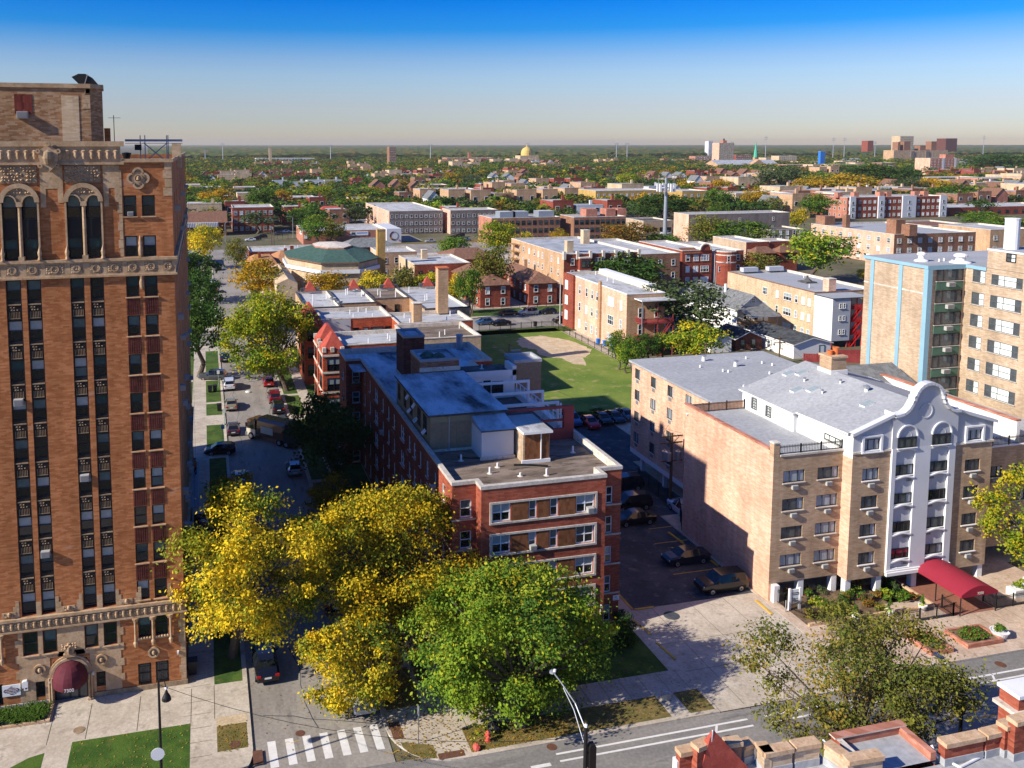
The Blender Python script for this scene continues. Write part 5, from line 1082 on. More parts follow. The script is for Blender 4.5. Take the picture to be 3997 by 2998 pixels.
def turret(parent, x0, x1, y0, y1, z0, z1, k=.35, mat='shingle_red'):
    m = MB(); cx, cy = (x0+x1)/2, (y0+y1)/2; hx, hy = (x1-x0)/2*k*.35, (y1-y0)/2*k
    A = [(x0,y0),(x1,y0),(x1,y1),(x0,y1)]; B = [(cx-hx,cy-hy),(cx+hx,cy-hy),(cx+hx,cy+hy),(cx-hx,cy+hy)]
    for i in range(4):
        j = (i+1) % 4; m.face([(*A[i],z0),(*A[j],z0),(*B[j],z1),(*B[i],z1)], mat)
    m.face([(*p, z1) for p in B], mat); return m.build('turret_roof', parent)
# the red-turreted rows along the street
ra = flat_block('turreted_row', 'red brick walk-up with two sunlit red pyramid turrets, next behind the long block', 'row of flats', 19.6, 30.4, 127.6, 137, 11.0, 'brick_row', 'roof_patchy', vents=3, fw=None)
for y0, y1 in ((126.6, 131.2), (132.6, 137.2)):
    m = MB(); m.box(16.4, 19.59, y0, y1, 0, 10.6, 'brick_row'); m.build('bay', ra); turret(ra, 16.5, 19.9, y0+.1, y1-.1, 10.6, 13.0)
    for z in (7.6, 4.6, 1.6): window(ra, 'F', y0, 18.0, z, 2.0, 1.9, 'dark2', 'half'); window(ra, 'L', 16.4, (y0+y1)/2, z, 2.2, 1.9, 'dark2', 'dim')
    m = MB()
    for z in (9.75, 7.2, 4.2, 1.2): m.box(16.28, 19.6, y0-.12, y1+.1, z, z+.28, 'coping')
    for x, y in ((16.4, y0), (16.4, y1-.5), (19.1, y0), (17.6, y0-.02)): m.box(x-.05, x+.5, y-.06, y+.45, 10.4, 11.1, 'coping')
    m.build('stone_trim', ra)
flat_block('row_house', 'tan-sided walk-up with a brown patched roof, between the turreted row and the vacant lawn', 'row of flats', 30.45, 42, 130.3, 141.6, 10.7, 'brick_sand', 'roof_brown', fw=((33.5, 35.5, 39.5), 3, 1.0, 1.5, 'dark2', DK), vents=3)
rbk = flat_block('turreted_row', 'red brick walk-up with one shaded red turret, its painted wall facing the narrow courtyard', 'row of flats', 19.0, 31.2, 147.6, 157.4, 11.0, 'brick_row', 'roof_patchy', fw=((24.9, 26.6, (28.6, 2.2), 30.5), 3, 1.0, 1.6, 'tower', DK), vents=5)
m = MB(); m.box(19.0, 24.0, 147.52, 147.599, 0, 10.95, 'stucco_grey'); m.build('painted_wall', rbk)
for y0, y1 in ((147.0, 151.8), (153.0, 157.6)):
    m = MB(); m.box(16.0, 18.99, y0, y1, 0, 10.4, 'brick_row'); m.build('bay', rbk); turret(rbk, 16.1, 19.3, y0+.1, y1-.1, 10.4, 12.8)
    for z in (7.6, 4.6, 1.6): window(rbk, 'F', y0, 17.5, z, 2.0, 1.9, 'dark2', 'dim'); window(rbk, 'L', 16.0, (y0+y1)/2, z, 2.2, 1.9, 'dark2', 'dark')
flat_block('row_house', 'brick walk-up with a white roof and slim chimney, behind the courtyard of the turreted rows', 'row of flats', 31.25, 44.3, 142.0, 151.6, 10.8, 'brick_row', 'roof_patchy', lw=((143.5, 146), 3, .8, 1.5, 'tower', DK), vents=4, chims=((34.7, 143.4, .75, 3.2, 'brick_buff'),))
rc = thing('turreted_row', 'long row of walk-ups with four tiny red turrets on its far parapet and patched roofs', 'row of flats', (31, 159, 0))
for x0, x1, y0, rm in ((17.5, 24.0, 158.8, 'roof_white'), (24.05, 31.2, 161.5, 'roof_patchy'), (31.25, 38.4, 165.0, 'roof_brown'), (38.45, 47.0, 152.6, 'roof_patchy')):
    m = MB(); m.box(x0, x1, y0, 177, 0, 11.0, 'brick_buff', skip='t'); lp = [(x0,y0),(x1,y0),(x1,177),(x0,177)]; coping(m, lp, 11.003, 11.2, .3, .03, 'roof_dark', 'coping', 10.6); m.build('wall', rc)
    m = MB(); m.face([(x, y, 10.65) for x, y in inset(lp, .31)], rm); m.build('roof', rc)
    for k in range(3): vx, vy = rnd.uniform(x0+1, x1-1), rnd.uniform(y0+2, 175); m = MB(); m.tube((vx, vy, 10.6), (vx, vy, 11.9), .1, .1, 'white_paint', 6); m.build('vent_pipe', rc)
for x in (33.2, 36.0): window(rc, 'F', 165.0, x, 8.2, 1.0, 1.7, 'tower', 'dark'); window(rc, 'F', 165.0, x, 5.0, 1.0, 1.7, 'tower', 'dark')
window(rc, 'L', 38.45, 157, 8.2, 1.5, 1.7, 'dark2', 'half')
for x in (20.5, 29.5, 36.8, 45.2): turret(rc, x-1.2, x+1.2, 176.3, 178.4, 11.3, 13.2, .2); m = MB(); m.box(x-1.9, x+1.9, 176.6, 177.2, 11.2, 11.9, 'roof_dark'); m.build('parapet', rc)
m = MB(); m.box(40.3, 42.2, 150.2, 152.0, 10.6, 18.75, 'brick_buff'); m.box(40.2, 42.3, 150.1, 152.1, 18.75, 18.95, 'orange_clay'); m.build('chimney', rc)
for x, y in ((23.2, 163.5), (29.0, 172), (24.0, 160.2)):
    m = MB(); m.lathe((x, y, 11.5), [(.1, 0), (.55, .2), (.6, .5)], 'grey_metal', 10); m.tube((x, y, 10.6), (x, y, 11.5), .05, .05, 'grey_metal', 5); m.build('satellite_dish', rc)
# octagonal church with its low green roof
ch = thing('octagonal_church', 'tan brick church with a low octagonal green roof and arched windows', 'church', (33, 222, 0))
OC = [(28.7,222),(38.1,221.2),(44.6,229),(45.0,247),(38.4,257),(28.9,257),(21.8,249),(21.6,236)]
m = MB(); m.prism(OC, 0, 10.6, 'brick_sand'); m.build('wall', ch)
m = MB(); m.prism(inset(OC, -.6), 7.9, 8.9, 'white_paint', 'roof_pale'); m.build('cornice', ch)
EO, CO = inset(OC, -.4), [(29.0,237.0),(31.9,232.6),(36.0,231.6),(38.9,236.5),(38.7,243),(36.2,247.3),(31.5,247.6),(29.0,243.5)]
CO = [CO[1], CO[2], CO[3], CO[4], CO[5], CO[6], CO[7], CO[0]]
m = MB()
for i in range(8): j = (i+1) % 8; m.face([(*EO[i],10.75),(*EO[j],10.75),(*CO[j],13.0),(*CO[i],13.0)], 'shingle_green'); m.face([(*EO[i],10.4),(*EO[j],10.4),(*EO[j],10.75),(*EO[i],10.75)], 'shingle_brown')
m.build('roof', ch)
m = MB()
for i in range(8): j = (i+1) % 8; m.face([(*CO[i],13.0),(*CO[j],13.0),(*CO[j],13.35),(*CO[i],13.35)], 'brick_rose'); m.face([(*CO[i],13.35),(*CO[j],13.35),(33.8,239.5,14.0)], 'coping')
m.build('cupola', ch)
def arched(parent, p0, p1, z, w_, mat='stucco_white'):
    p0, p1 = Vector((*p0, 0)), Vector((*p1, 0)); d = (p1-p0).normalized(); n = Vector((d.y, -d.x, 0)); c = (p0+p1)/2+n*.05; m = MB()
    def P(u, zz, o=0): q = c+d*u+n*o; return (q.x, q.y, zz)
    a = [(w_*math.cos(RAD(t)), z+w_*math.sin(RAD(t))) for t in range(0, 181, 15)]
    b = [(x*.8, z+(zz-z)*.8) for x, zz in a]
    for (u0, z0), (u1, z1), (v0, y0), (v1, y1) in zip(a, a[1:], b, b[1:]): m.face([P(u0,z0,.1), P(u1,z1,.1), P(v1,y1,.1), P(v0,y0,.1)], mat)
    m.face([P(-w_*.8, z-1.1)] + [P(w_*.8, z-1.1)] + [P(u, zz) for u, zz in b], 'stucco_grey'); m.build('arched_window', parent)
arched(ch, OC[7], OC[0], 4.4, 1.6); arched(ch, OC[0], OC[1], 4.2, 1.6); arched(ch, OC[6], OC[7], 4.4, 1.6)
m = MB(); m.prism_y([(16.2, 0), (21.0, 0), (21.0, 8.2), (18.8, 9.3), (16.2, 8.2)], 207, 234, 'brick_sand'); m.box(21.0, 45, 212, 221, 0, 4.2, 'brick_sand', 'concrete'); m.build('porch', ch)
m = MB(); m.box(46.6, 48.8, 239, 241.2, 0, 17.0, 'brick_yellow'); m.box(46.5, 48.9, 238.9, 241.3, 17.0, 17.3, 'stone'); m.build('chimney', ch)
# small shops and flats round the church
flat_block('shop_row', 'low white-roofed shops beyond the church, by the avenue', 'shop row', 14.5, 45, 300, 316, 4.6, 'brick_red', 'roof_white', vents=3, chims=((29, 303, .6, 1.5, 'brick_red'), (39, 304, .8, 1.6, 'brick_red')))
def hip(parent, x0, x1, y0, y1, z0, z1, mat, ov=.5, ridge='y', name='roof', rl=.5):
    x0, x1, y0, y1 = x0-ov, x1+ov, y0-ov, y1+ov; m = MB(); A = [(x0,y0),(x1,y0),(x1,y1),(x0,y1)]; cx, cy = (x0+x1)/2, (y0+y1)/2
    if ridge == 'y':
        L = (y1-y0)/2*rl; a, b = (cx, cy-L, z1), (cx, cy+L, z1)
        F = [[(*A[0],z0),(*A[1],z0),a],[(*A[1],z0),(*A[2],z0),b,a],[(*A[2],z0),(*A[3],z0),b],[(*A[3],z0),(*A[0],z0),a,b]]
    else:
        L = (x1-x0)/2*rl; a, b = (cx-L, cy, z1), (cx+L, cy, z1)
        F = [[(*A[0],z0),(*A[1],z0),b,a],[(*A[1],z0),(*A[2],z0),b],[(*A[2],z0),(*A[3],z0),a,b],[(*A[3],z0),(*A[0],z0),a]]
    for f in F: m.face(f, mat)
    m.face([(*p, z0) for p in reversed(A)], 'white_paint'); return m.build(name, parent)
def pitched(name, label, x0, x1, y0, y1, h, hr, wall, roof, ridge='y', kind='gable', fw=None, lw=None, cat='house', group=None, ov=.5, chim=None, side=None, rl=.5):
    t = thing(name, label, cat, ((x0+x1)/2, y0, 0), group); m = MB(); cx, cy = (x0+x1)/2, (y0+y1)/2
    m.box(x0, x1, y0, y1, 0, h, wall, skip='tb')
    if kind == 'gable':
        if ridge == 'y': m.face([(x0,y0,h),(x1,y0,h),(cx,y0,hr-.1)], side or wall); m.face([(x1,y1,h),(x0,y1,h),(cx,y1,hr-.1)], wall)
        else: m.face([(x0,y1,h),(x0,y0,h),(x0,cy,hr-.1)], side or wall); m.face([(x1,y0,h),(x1,y1,h),(x1,cy,hr-.1)], wall)
    m.build('wall', t)
    if kind == 'gable':
        r = MB()
        if ridge == 'y':
            d = ov*(hr-h)/((x1-x0)/2)
            r.face([(x0-ov,y1+ov,h-d),(x0-ov,y0-ov,h-d),(cx,y0-ov,hr),(cx,y1+ov,hr)], roof); r.face([(x1+ov,y0-ov,h-d),(x1+ov,y1+ov,h-d),(cx,y1+ov,hr),(cx,y0-ov,hr)], roof)
            for a, b in (((x0-ov,h-d),(cx,hr)),((cx,hr),(x1+ov,h-d))): r.face([(a[0],y0-ov,a[1]-.18),(b[0],y0-ov,b[1]-.18),(b[0],y0-ov,b[1]),(a[0],y0-ov,a[1])], 'white_paint')
            r.face([(x0-ov,y1+ov,h-d-.18),(x0-ov,y0-ov,h-d-.18),(x0-ov,y0-ov,h-d),(x0-ov,y1+ov,h-d)], 'white_paint')
        else:
            d = ov*(hr-h)/((y1-y0)/2)
            r.face([(x0-ov,y0-ov,h-d),(x1+ov,y0-ov,h-d),(x1+ov,cy,hr),(x0-ov,cy,hr)], roof); r.face([(x1+ov,y1+ov,h-d),(x0-ov,y1+ov,h-d),(x0-ov,cy,hr),(x1+ov,cy,hr)], roof)
        r.build('roof', t)
    else: hip(t, x0, x1, y0, y1, h, hr, roof, ov, ridge, rl=rl)
    for face, spec in (('F', fw), ('L', lw)):
        if not spec: continue
        cols, rows, w_, hh, sty, panes = spec; a, b = (x0, x1) if face == 'F' else (y0, y1); c_ = y0 if face == 'F' else x0
        if isinstance(cols, int): cols = [a+(b-a)*(k+.5)/cols for k in range(cols)]
        for u in cols:
            for z in rows: window(t, face, c_, u, z, w_, hh, sty, rnd.choice(panes))
    if chim: m = MB(); m.box(chim[0]-.45, chim[0]+.45, chim[1]-.45, chim[1]+.45, h, hr+1.0, chim[2]); m.build('chimney', t)
    return t
for i, (x0, x1) in enumerate(((13, 21), (21.6, 29.5))):
    pitched('orange_roof_house', ('low house with an orange hipped roof just left of the green church dome', 'low house with an orange hipped roof and dark skylight behind the green church dome')[i], x0, x1, 262+8*i, 284+8*i, 4.6, 7.2, 'brick_sand', 'shingle_orange', 'x', 'hip', fw=(3, (1.2,), 1.1, 1.4, 'white', DK), chim=(x0+3, 270+8*i, 'brick_red'))
flat_block('brick_shed', 'small white-roofed outbuilding at the left corner of the church', 'outbuilding', 15.5, 22, 239, 247, 4.6, 'brick_sand', 'roof_white')
flat_block('tan_flats', 'tan brick two-flat behind the yellow church chimney', 'flats', 51.5, 63.5, 262, 276, 7.8, 'brick_buff', 'roof_white', side='brick_peach', fw=((53.5, 57), 2, 1.2, 1.8, 'white', DK), vents=1)
flat_block('tan_flats', 'red and tan bay-fronted flats right of the church with a low chimney', 'flats', 55.5, 71.5, 232, 252, 8.0, 'brick_red', 'roof_white', side='brick_sand', fw=(5, 2, 1.0, 1.7, 'tower_sill', DK), lw=(4, 2, 1, 1.6, 'tower_sill', DK), chims=((62, 247, .8, 2.2, 'brick_sand'),))
pitched('orange_roof_house', 'house with a low red-brown hipped roof right of the bay-fronted flats', 74, 88, 258, 276, 5.5, 8.0, 'brick_red', 'shingle_brown', 'x', 'hip', fw=(3, (1.3,), 1.2, 1.5, 'white', DK))
pitched('grey_roof_shelter', 'dark grey hipped roof of the low hall in front of the mural building', 50, 69, 319, 332, 2.9, 5.7, 'brick_dark', 'shingle_grey', 'x', 'hip', fw=(6, (1.0,), 1.6, 1.8, 'dark2', DK), cat='hall')
# two little red brick houses on the back street
for i, (x0, x1) in enumerate(((66.3, 74.2), (79.2, 86.8))):
    h_ = pitched('red_brick_house', ('red brick house with a brown hipped roof, in shade behind the dark tree', 'red brick house with a brown hipped roof, left of the tan bay-fronted flats')[i], x0, x1, 206.5, 232, 5.8, 8.3, 'brick_red', 'shingle_brown', 'y', 'hip', fw=((x0+1.9, x1-1.9), (.7, 3.6), 1.1, 1.8, 'white', LT), lw=((209, 212.5, 217, 222, 228), (.8, 3.7), .9, 1.6, 'white', LT), chim=(x1-1.3, 226, 'brick_buff'), rl=.75)
    for x in (x0+1.9, x1-1.9): arched(h_, (x-1, 206.45), (x+1, 206.45), 5.0, .62) if False else None
t6 = flat_block('bay_fronted_flats', 'three-storey tan flats with a red bay-windowed front and crumbling parapet', 'flats', 88.6, 110, 206.5, 246, 12.9, 'brick_red', 'roof_grey', side='brick_buff', fw=((91, (94.0, 2.2), (98.5, 2.2), 102, (106, 2.2)), 4, 1.0, 1.8, 'white', TL), lw=((210, 214.5, 221, 224, 227, 231, 235.5, 240), 4, .9, 1.6, 'white', LT), chims=((93.2, 214, .9, 2.6, 'brick_sand'), (106, 232, 1.0, 3.4, 'brick_sand')))
m = MB()
for x in (88.7, 92.3, 95.9, 99.5, 103, 106.5, 109.6): m.box(x-.35, x+.35, 206.1, 206.9, 11.6, 13.7, 'coping')
m.box(92.5, 95.6, 205.3, 206.499, 0, 12.0, 'brick_red'); m.box(92.4, 95.7, 205.2, 206.498, 8.6, 8.9, 'coping'); m.box(92.4, 95.7, 205.2, 206.498, 11.9, 12.2, 'coping'); m.build('bay_front', t6)
for z in (6.6, 9.6): window(t6, 'F', 205.3, 94.05, z, 2.2, 1.8, 'dark2', 'teal')
m = MB()
for i in range(5): m.bar((87.2, 243-i*.2, 1+i*2.2), (88.5, 239-i*.2, 3.2+i*2.2), .12, 'wood_tan'); m.box(86.6, 88.55, 239, 243, 3+i*2.2, 3.1+i*2.2, 'wood_tan')
for x, y in ((86.7, 239), (86.7, 243)): m.box(x-.08, x+.08, y-.08, y+.08, 0, 12, 'wood_tan')
m.build('wooden_stairs', t6)
flat_block('white_roof_flats', 'white-roofed wing with lumpy parapets adjoining the bay-fronted flats', 'flats', 110.1, 126, 214, 252, 11.2, 'brick_brown', 'roof_white', side='brick_buff', fw=(4, 3, 1.1, 1.7, 'white', TL))
# tan three-flat on the lawn edge with red back porches
t3 = flat_block('tan_three_flat', 'tan brick three-flat with white windows and red wooden back porches by the green lawn', 'flats', 79.0, 87.2, 153.2, 183, 11.9, 'brick_buff', 'roof_white', side='brick_peach', lw=((155.5, (160, 2.5), 166.3, 168.7, 171.5, 175), 3, 1.0, 1.9, 'white', LT), cop='white_paint', vents=3, fw=None)
m = MB(); m.box(78.55, 79.0, 164.2, 165.2, 0, 12.8, 'brick_buff'); m.box(78.45, 79.0, 177.5, 183.02, 0, 12.1, 'brick_red'); m.build('chimney_breast', t3)
for z in (1.8, 5.2, 8.6): window(t3, 'L', 78.45, 181, z, 1.6, 2.0, 'white2', 'white')
m = MB(); m.box(87.2, 89, 160, 183, 11.2, 12.6, 'white_paint'); m.build('parapet', t3)
def porch(parent, x0, x1, y0, y1, zs, top, mat, roofm=None, stairs=True):
    for k, z in enumerate(zs):
        m = MB(); m.box(x0, x1, y0, y1, z, z+.14, mat); m.build('porch_deck', parent)
        m = MB(); m.box(x0, x1, y0, y0+.06, z+.95, z+1.05, mat); m.box(x0, x0+.06, y0, y1, z+.95, z+1.05, mat)
        for x in np.arange(x0, x1, .16): m.box(x, x+.05, y0+.01, y0+.05, z+.14, z+.95, mat)
        for y in np.arange(y0, y1, .16): m.box(x0+.01, x0+.05, y, y+.05, z+.14, z+.95, mat)
        m.build('porch_railing', parent)
        if stairs:
            m = MB(); zz = zs[k-1] if k else 0
            for s in range(10): m.box(x1-2.6+s*.22, x1-2.4+s*.22, y0+.1, y0+1.0, zz+(z-zz)*s/10, zz+(z-zz)*(s+1)/10, mat)
            m.bar((x1-2.7, y0+.05, zz+.9), (x1-.3, y0+.05, z+1.0), .1, mat); m.bar((x1-2.7, y0+.05, zz+.1), (x1-.3, y0+.05, z+.1), .16, mat); m.build('porch_stair', parent)
    m = MB()
    for x in (x0+.08, (x0+x1)/2, x1-.08): m.box(x-.08, x+.08, y0, y0+.16, 0, top, mat)
    m.build('porch_post', parent)
    if roofm: m = MB(); m.prism([(x0-.3, y0-.4), (x1+.2, y0-.4), (x1+.2, y1), (x0-.3, y1)], top, top+.2, 'white_paint', roofm); m.build('porch_roof', parent)
porch(t3, 80.8, 87.6, 150.4, 153.1, (3.2, 6.5), 11.0, 'red_paint', 'roof_white')
for x in (82, 85.5):
    for z in (.6, 3.9, 7.2): window(t3, 'F', 153.2, x, z, 1.0, 2.0, 'white', 'dim')
m = MB(); m.box(80.7, 80.86, 150.2, 150.36, 0, 11, 'galv'); m.build('downpipe', t3)
m = MB()
for k in range(3): m.box(87.8+k*1.3, 89.2+k*1.3, 148.5, 150.4, 2.4-k*.8, 2.55-k*.8, 'red_paint'); m.box(87.8+k*1.3, 89.2+k*1.3, 148.5, 148.6, 3.1-k*.8, 3.3-k*.8, 'red_paint')
m.build('garden_stair', t3)
# pale three-flat with grey rear extension and bright red stairs
p3 = flat_block('cream_three_flat', 'cream brick three-flat with a grey sided extension and bright red back stairs', 'flats', 121.2, 137, 153, 184, 10.5, 'brick_sand', 'roof_pale', side='brick_sand', cop='brick_brown', lw=((154.5, (156.2+.2, 1.1), 158.6, (161.5, 2.6), 165.0, (169.4, 1.6)), 3, .9, 1.6, 'white', LT), chims=((127.5, 156.5, .9, 2.2, 'brick_peach'),), vents=2)
m = MB(); m.prism([(121.2, 147.5), (125.4, 147.5), (125.4, 152.98), (121.2, 152.98)], 1.6, 10.2, 'siding_grey', 'roof_pale'); m.box(121.17, 121.198, 147.5, 152.98, 1.6, 10.2, 'siding_white'); m.box(121, 130, 147.3, 152.98, 10.2, 10.35, 'shingle_black', 'roof_pale')
for x, y in ((121.5, 147.7), (125.1, 147.7)): m.box(x-.15, x+.15, y, y+.3, 0, 1.6, 'red_paint')
m.build('extension', p3)
for z in (2.9, 5.7, 8.2):
    for x in (123.0, 123.9): window(p3, 'F', 147.5, x, z, .6, 1.0, 'white', 'dark')
porch(p3, 125.6, 128.6, 147.7, 152.9, (2.6, 5.2, 7.8), 10.2, 'bright_red')
m = MB(); m.prism([(129.2, 166), (132, 166), (132, 169), (129.2, 169)], 10.1, 10.4, 'roof_dark'); m.lathe((130.6, 167.5, 10.4), [(1.3, 0), (.3, .7), (.25, 1.1), (.4, 1.2), (0, 1.3)], 'roof_dark', 4); m.build('roof_hatch', p3)
for x, y, l in ((124.5, 183.3, 1), (131.5, 183.6, 1)): m = MB(); m.box(x, x+4, 182.5, 184, 10.5, 11.5, 'stucco_grey'); m.build('parapet', p3)
# white frame house with a timber porch
wh_ = pitched('white_frame_house', 'white frame house with a grey shingled gable roof and a timber back porch', 110, 117.6, 163, 184, 6.0, 8.8, 'siding_white', 'shingle_grey', 'y', 'gable', fw=None, lw=((165.8, 170.5, 178), (1.2, 4.1), .8, 1.4, 'white', DK), side='siding_grey')
porch(wh_, 110.2, 116.6, 158.6, 162.98, (2.9,), 5.3, 'wood_tan', None)
m = MB(); m.face([(109.6,158.0,5.1),(117.2,158.0,5.1),(117.2,163.2,6.3),(109.6,163.2,6.3)], 'shingle_grey'); m.box(109.7, 117.1, 158.05, 158.15, 4.9, 5.09, 'white_paint'); m.build('porch_roof', wh_)
for x, z, w_, h_ in ((113.8, 7.0, 1.0, 1.0), (112, 3.4, .9, 1.8), (114.6, 3.2, 1.0, 2.0), (112.4, .5, .9, 1.8)): window(wh_, 'F', 163, x, z, w_, h_, 'white', 'dark')
m = MB(); m.tube((112.9, 172, 7.6), (112.9, 172, 9.8), .3, .3, 'white_paint', 8); m.build('flue', wh_)
pitched('white_garage', 'long white garage with a charcoal shingle roof behind the peach apartment house', 108.4, 116.6, 142, 157.2, 3.0, 4.1, 'siding_white', 'shingle_black', 'y', 'gable', fw=((114.6,), (.5,), 1.2, 2.0, 'plain', ('white',)), lw=((145.5, 149), (1.3,), .7, 1.0, 'plain', ('white',)), cat='garage', ov=.35)
pitched('red_garage', 'small dark red garage with a black shingle roof beside the white garage', 101.5, 107.4, 150.5, 158, 2.7, 4.0, 'brick_dark', 'shingle_black', 'y', 'gable', cat='garage', fw=((103, 105.5), (.4,), .9, 1.9, 'plain', ('dim',)), ov=.35)
pitched('white_garage', 'narrow white garage half hidden by the yellow-green bush', 95.6, 100.2, 150, 157, 2.9, 4.0, 'siding_white', 'shingle_black', 'y', 'gable', cat='garage', ov=.4)
pitched('white_garage', 'low garage with a blue-grey roof among the trees left of the white frame house', 97.5, 104.5, 163, 172, 2.8, 3.8, 'siding_white', 'roof_pale', 'y', 'gable', cat='garage', ov=.3)
def board_fence(label, a, b, h, mat, cat='fence', group=None):
    m = MB(); a, b = Vector((*a, 0)), Vector((*b, 0)); d = b-a; L = d.length; d.normalize(); n = Vector((-d.y, d.x, 0))*.03
    for i in range(int(L/.3)):
        p, q = a+d*(i*.3), a+d*(i*.3+.27); m.prism([(p.x-n.x,p.y-n.y),(q.x-n.x,q.y-n.y),(q.x+n.x,q.y+n.y),(p.x+n.x,p.y+n.y)], .05, h, mat, bottom=False)
    for i in range(int(L/2.4)+1): p = a+d*min(L, i*2.4); m.box(p.x-.06, p.x+.06, p.y-.06, p.y+.06, 0, h+.1, mat)
    t = thing('fence', label, cat, tuple(a), group); m.build('boards', t); return t
board_fence('red board fence running from the white garage towards the high-rise', (108.8, 139.6), (118.5, 136.2), 1.7, 'red_paint'); board_fence('red board fence on the far side of the paved yard below the red stairs', (117.5, 141.0), (122.5, 139.8), 1.6, 'red_paint')
# brick two-flats beyond
f1 = flat_block('red_two_flat', 'red brick two-flat with a rounded stone gable and white window bays', 'flats', 132.6, 142.2, 224, 250, 10.4, 'brick_red', 'roof_white', fw=((134.4, (137, 1.6), (139.9, 2.6)), 3, 1.3, 1.8, 'white', LT), lw=((228, 231.5, 239), 3, .9, 1.4, 'white', LT))
m = MB(); m.prism_y([(138.2, 10.4)] + [(139.9+1.7*math.cos(RAD(a)), 10.6+1.7*math.sin(RAD(a))) for a in range(180, -1, -15)][::-1][::-1] + [(141.6, 10.4)], 223.7, 224.2, 'brick_red'); m.build('gable', f1)
m = MB(); ring(m, 139.9, 10.6, 1.6, 1.9, 223.5, 224.1, 'coping', 0, 180, 12); m.face([(133,223.6,9.7),(138.2,223.6,9.7),(138.2,227,11.0),(133,227,11.0)], 'shingle_brown'); m.build('stone_trim', f1)
f2 = flat_block('round_bay_flat', 'red brick two-flat with a rounded banded corner bay', 'flats', 143.2, 152.6, 224, 248, 10.0, 'brick_red', 'roof_white', side='stucco_grey', fw=((150.8,), 3, 1.2, 1.8, 'white', TL))
m = MB(); m.lathe((146.6, 224, 0), [(3.0, 0), (3.0, 10.0)], 'brick_red', 20)
for z in (6.8, 8.9, 9.9): m.lathe((146.6, 224, z), [(3.0, 0), (3.08, .05), (3.08, .3), (3.0, .35)], 'coping', 20)
m.lathe((146.6, 224, 10.0), [(3.0, 0), (0, .02)], 'roof_white', 20); m.build('round_bay', f2)
for a in (-60, -15): x, y = 146.6+3.0*math.sin(RAD(a)), 224-3.0*math.cos(RAD(a)); window(f2, 'F', y, x, 7.2 if a > -30 else 4.2, 1.0, 1.7, 'white', 'teal')

# ------------------------------------------------------------------ buildings further back, placed where the photograph shows their roof corners
def on_x(x, y, X): d = _ray(x, y); return d*(X/d.x) + Vector((0, 0, CAM_H))
def far_block(name, label, cat, xl, xr, yt, yb=None, h=None, deep=18, xback=None, ycap=None, **k):
    """xl, xr: front corners; yt: roof line at the left corner; yb: foot of the wall where it shows, else h; xback: where the left side ends"""
    if yb is not None: Y = at(xl, yb, 0).y; h = on_y(xl, yt, Y).z
    else: Y = at(xl, yt, h).y
    X0, X1 = on_y(xl, yt, Y).x, on_y(xr, yt, Y).x
    if xback: deep = max(8, on_x(xback, yt-8, X0).y - Y); deep = min(deep, 60)
    FOOT.append((X0, X1, Y, Y+deep))
    return flat_block(name, label, cat, X0, X1, Y, Y+deep, h, **k), (X0, X1, Y, h)
FOOT = []
def W(n, r, w, h, s='white', p=DK): return (n, r, w, h, s, p)
far_block('brick_flats', 'three-storey dark red brick flats on the corner left of the avenue', 'flats', 502, 591, 449, 503, deep=20, wall='brick_red', side='brick_red', roof='roof_white', fw=W(7, 3, 1.6, 1.9, p=LT), lw=W(3, 3, 1, 1.6), chims=((0, 0, 0, 0, 'brick_red'),) if False else ())
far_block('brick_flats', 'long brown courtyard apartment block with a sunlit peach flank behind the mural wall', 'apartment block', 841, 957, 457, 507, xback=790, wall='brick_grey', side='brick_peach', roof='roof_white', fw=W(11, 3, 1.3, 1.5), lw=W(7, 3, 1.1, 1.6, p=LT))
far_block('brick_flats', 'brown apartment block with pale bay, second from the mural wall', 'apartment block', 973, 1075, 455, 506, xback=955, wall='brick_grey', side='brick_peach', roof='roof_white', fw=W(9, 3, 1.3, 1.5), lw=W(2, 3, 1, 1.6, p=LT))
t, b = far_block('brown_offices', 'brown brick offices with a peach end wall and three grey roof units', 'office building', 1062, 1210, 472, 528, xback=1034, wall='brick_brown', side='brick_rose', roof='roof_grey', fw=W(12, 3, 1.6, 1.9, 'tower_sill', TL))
for x in (1075, 1103, 1158):
    p, q = on_y(x, 465, b[2]+8), on_y(x+33, 465, b[2]+8); m = MB(); m.box(p.x, q.x, b[2]+5, b[2]+11, b[3]-.4, b[3]+2.2, 'grey_metal', 'roof_white'); m.build('roof_unit', t)
t, b = far_block('brown_offices', 'brown brick offices with red roof huts, right of the ones with grey roof units', 'office building', 1240, 1352, 470, 524, xback=1210, wall='brick_brown', side='brick_brown', roof='roof_grey', fw=W(10, 3, 1.6, 1.9, 'tower_sill', TL))
for x, w_ in ((1262, 24), (1305, 20), (1330, 18)): p, q = on_y(x, 465, b[2]+9), on_y(x+w_, 465, b[2]+9); m = MB(); m.box(p.x, q.x, b[2]+7, b[2]+13, b[3]-.4, b[3]+2.8, 'brick_rose'); m.build('roof_hut', t)
far_block('yellow_flats', 'yellow brick apartment block behind the antenna mast, its longer left part', 'apartment block', 1287, 1433, 413, 455, deep=26, wall='brick_yellow', side='brick_yellow', roof='roof_white', fw=W(12, 3, 1.5, 1.8, p=LT))
far_block('yellow_flats', 'yellow brick apartment block right of the antenna mast', 'apartment block', 1474, 1530, 413, 456, deep=22, wall='brick_yellow', side='brick_yellow', roof='roof_white', fw=W(4, 3, 1.5, 1.8))
far_block('tan_hall', 'broad tan hall with a windowless dark stone flank and low chimneys', 'hall', 1488, 1706, 464, 522, xback=1456, wall='brick_grey', side='brick_peach', roof='roof_pale', fw=W(3, 3, 1.0, 1.6))
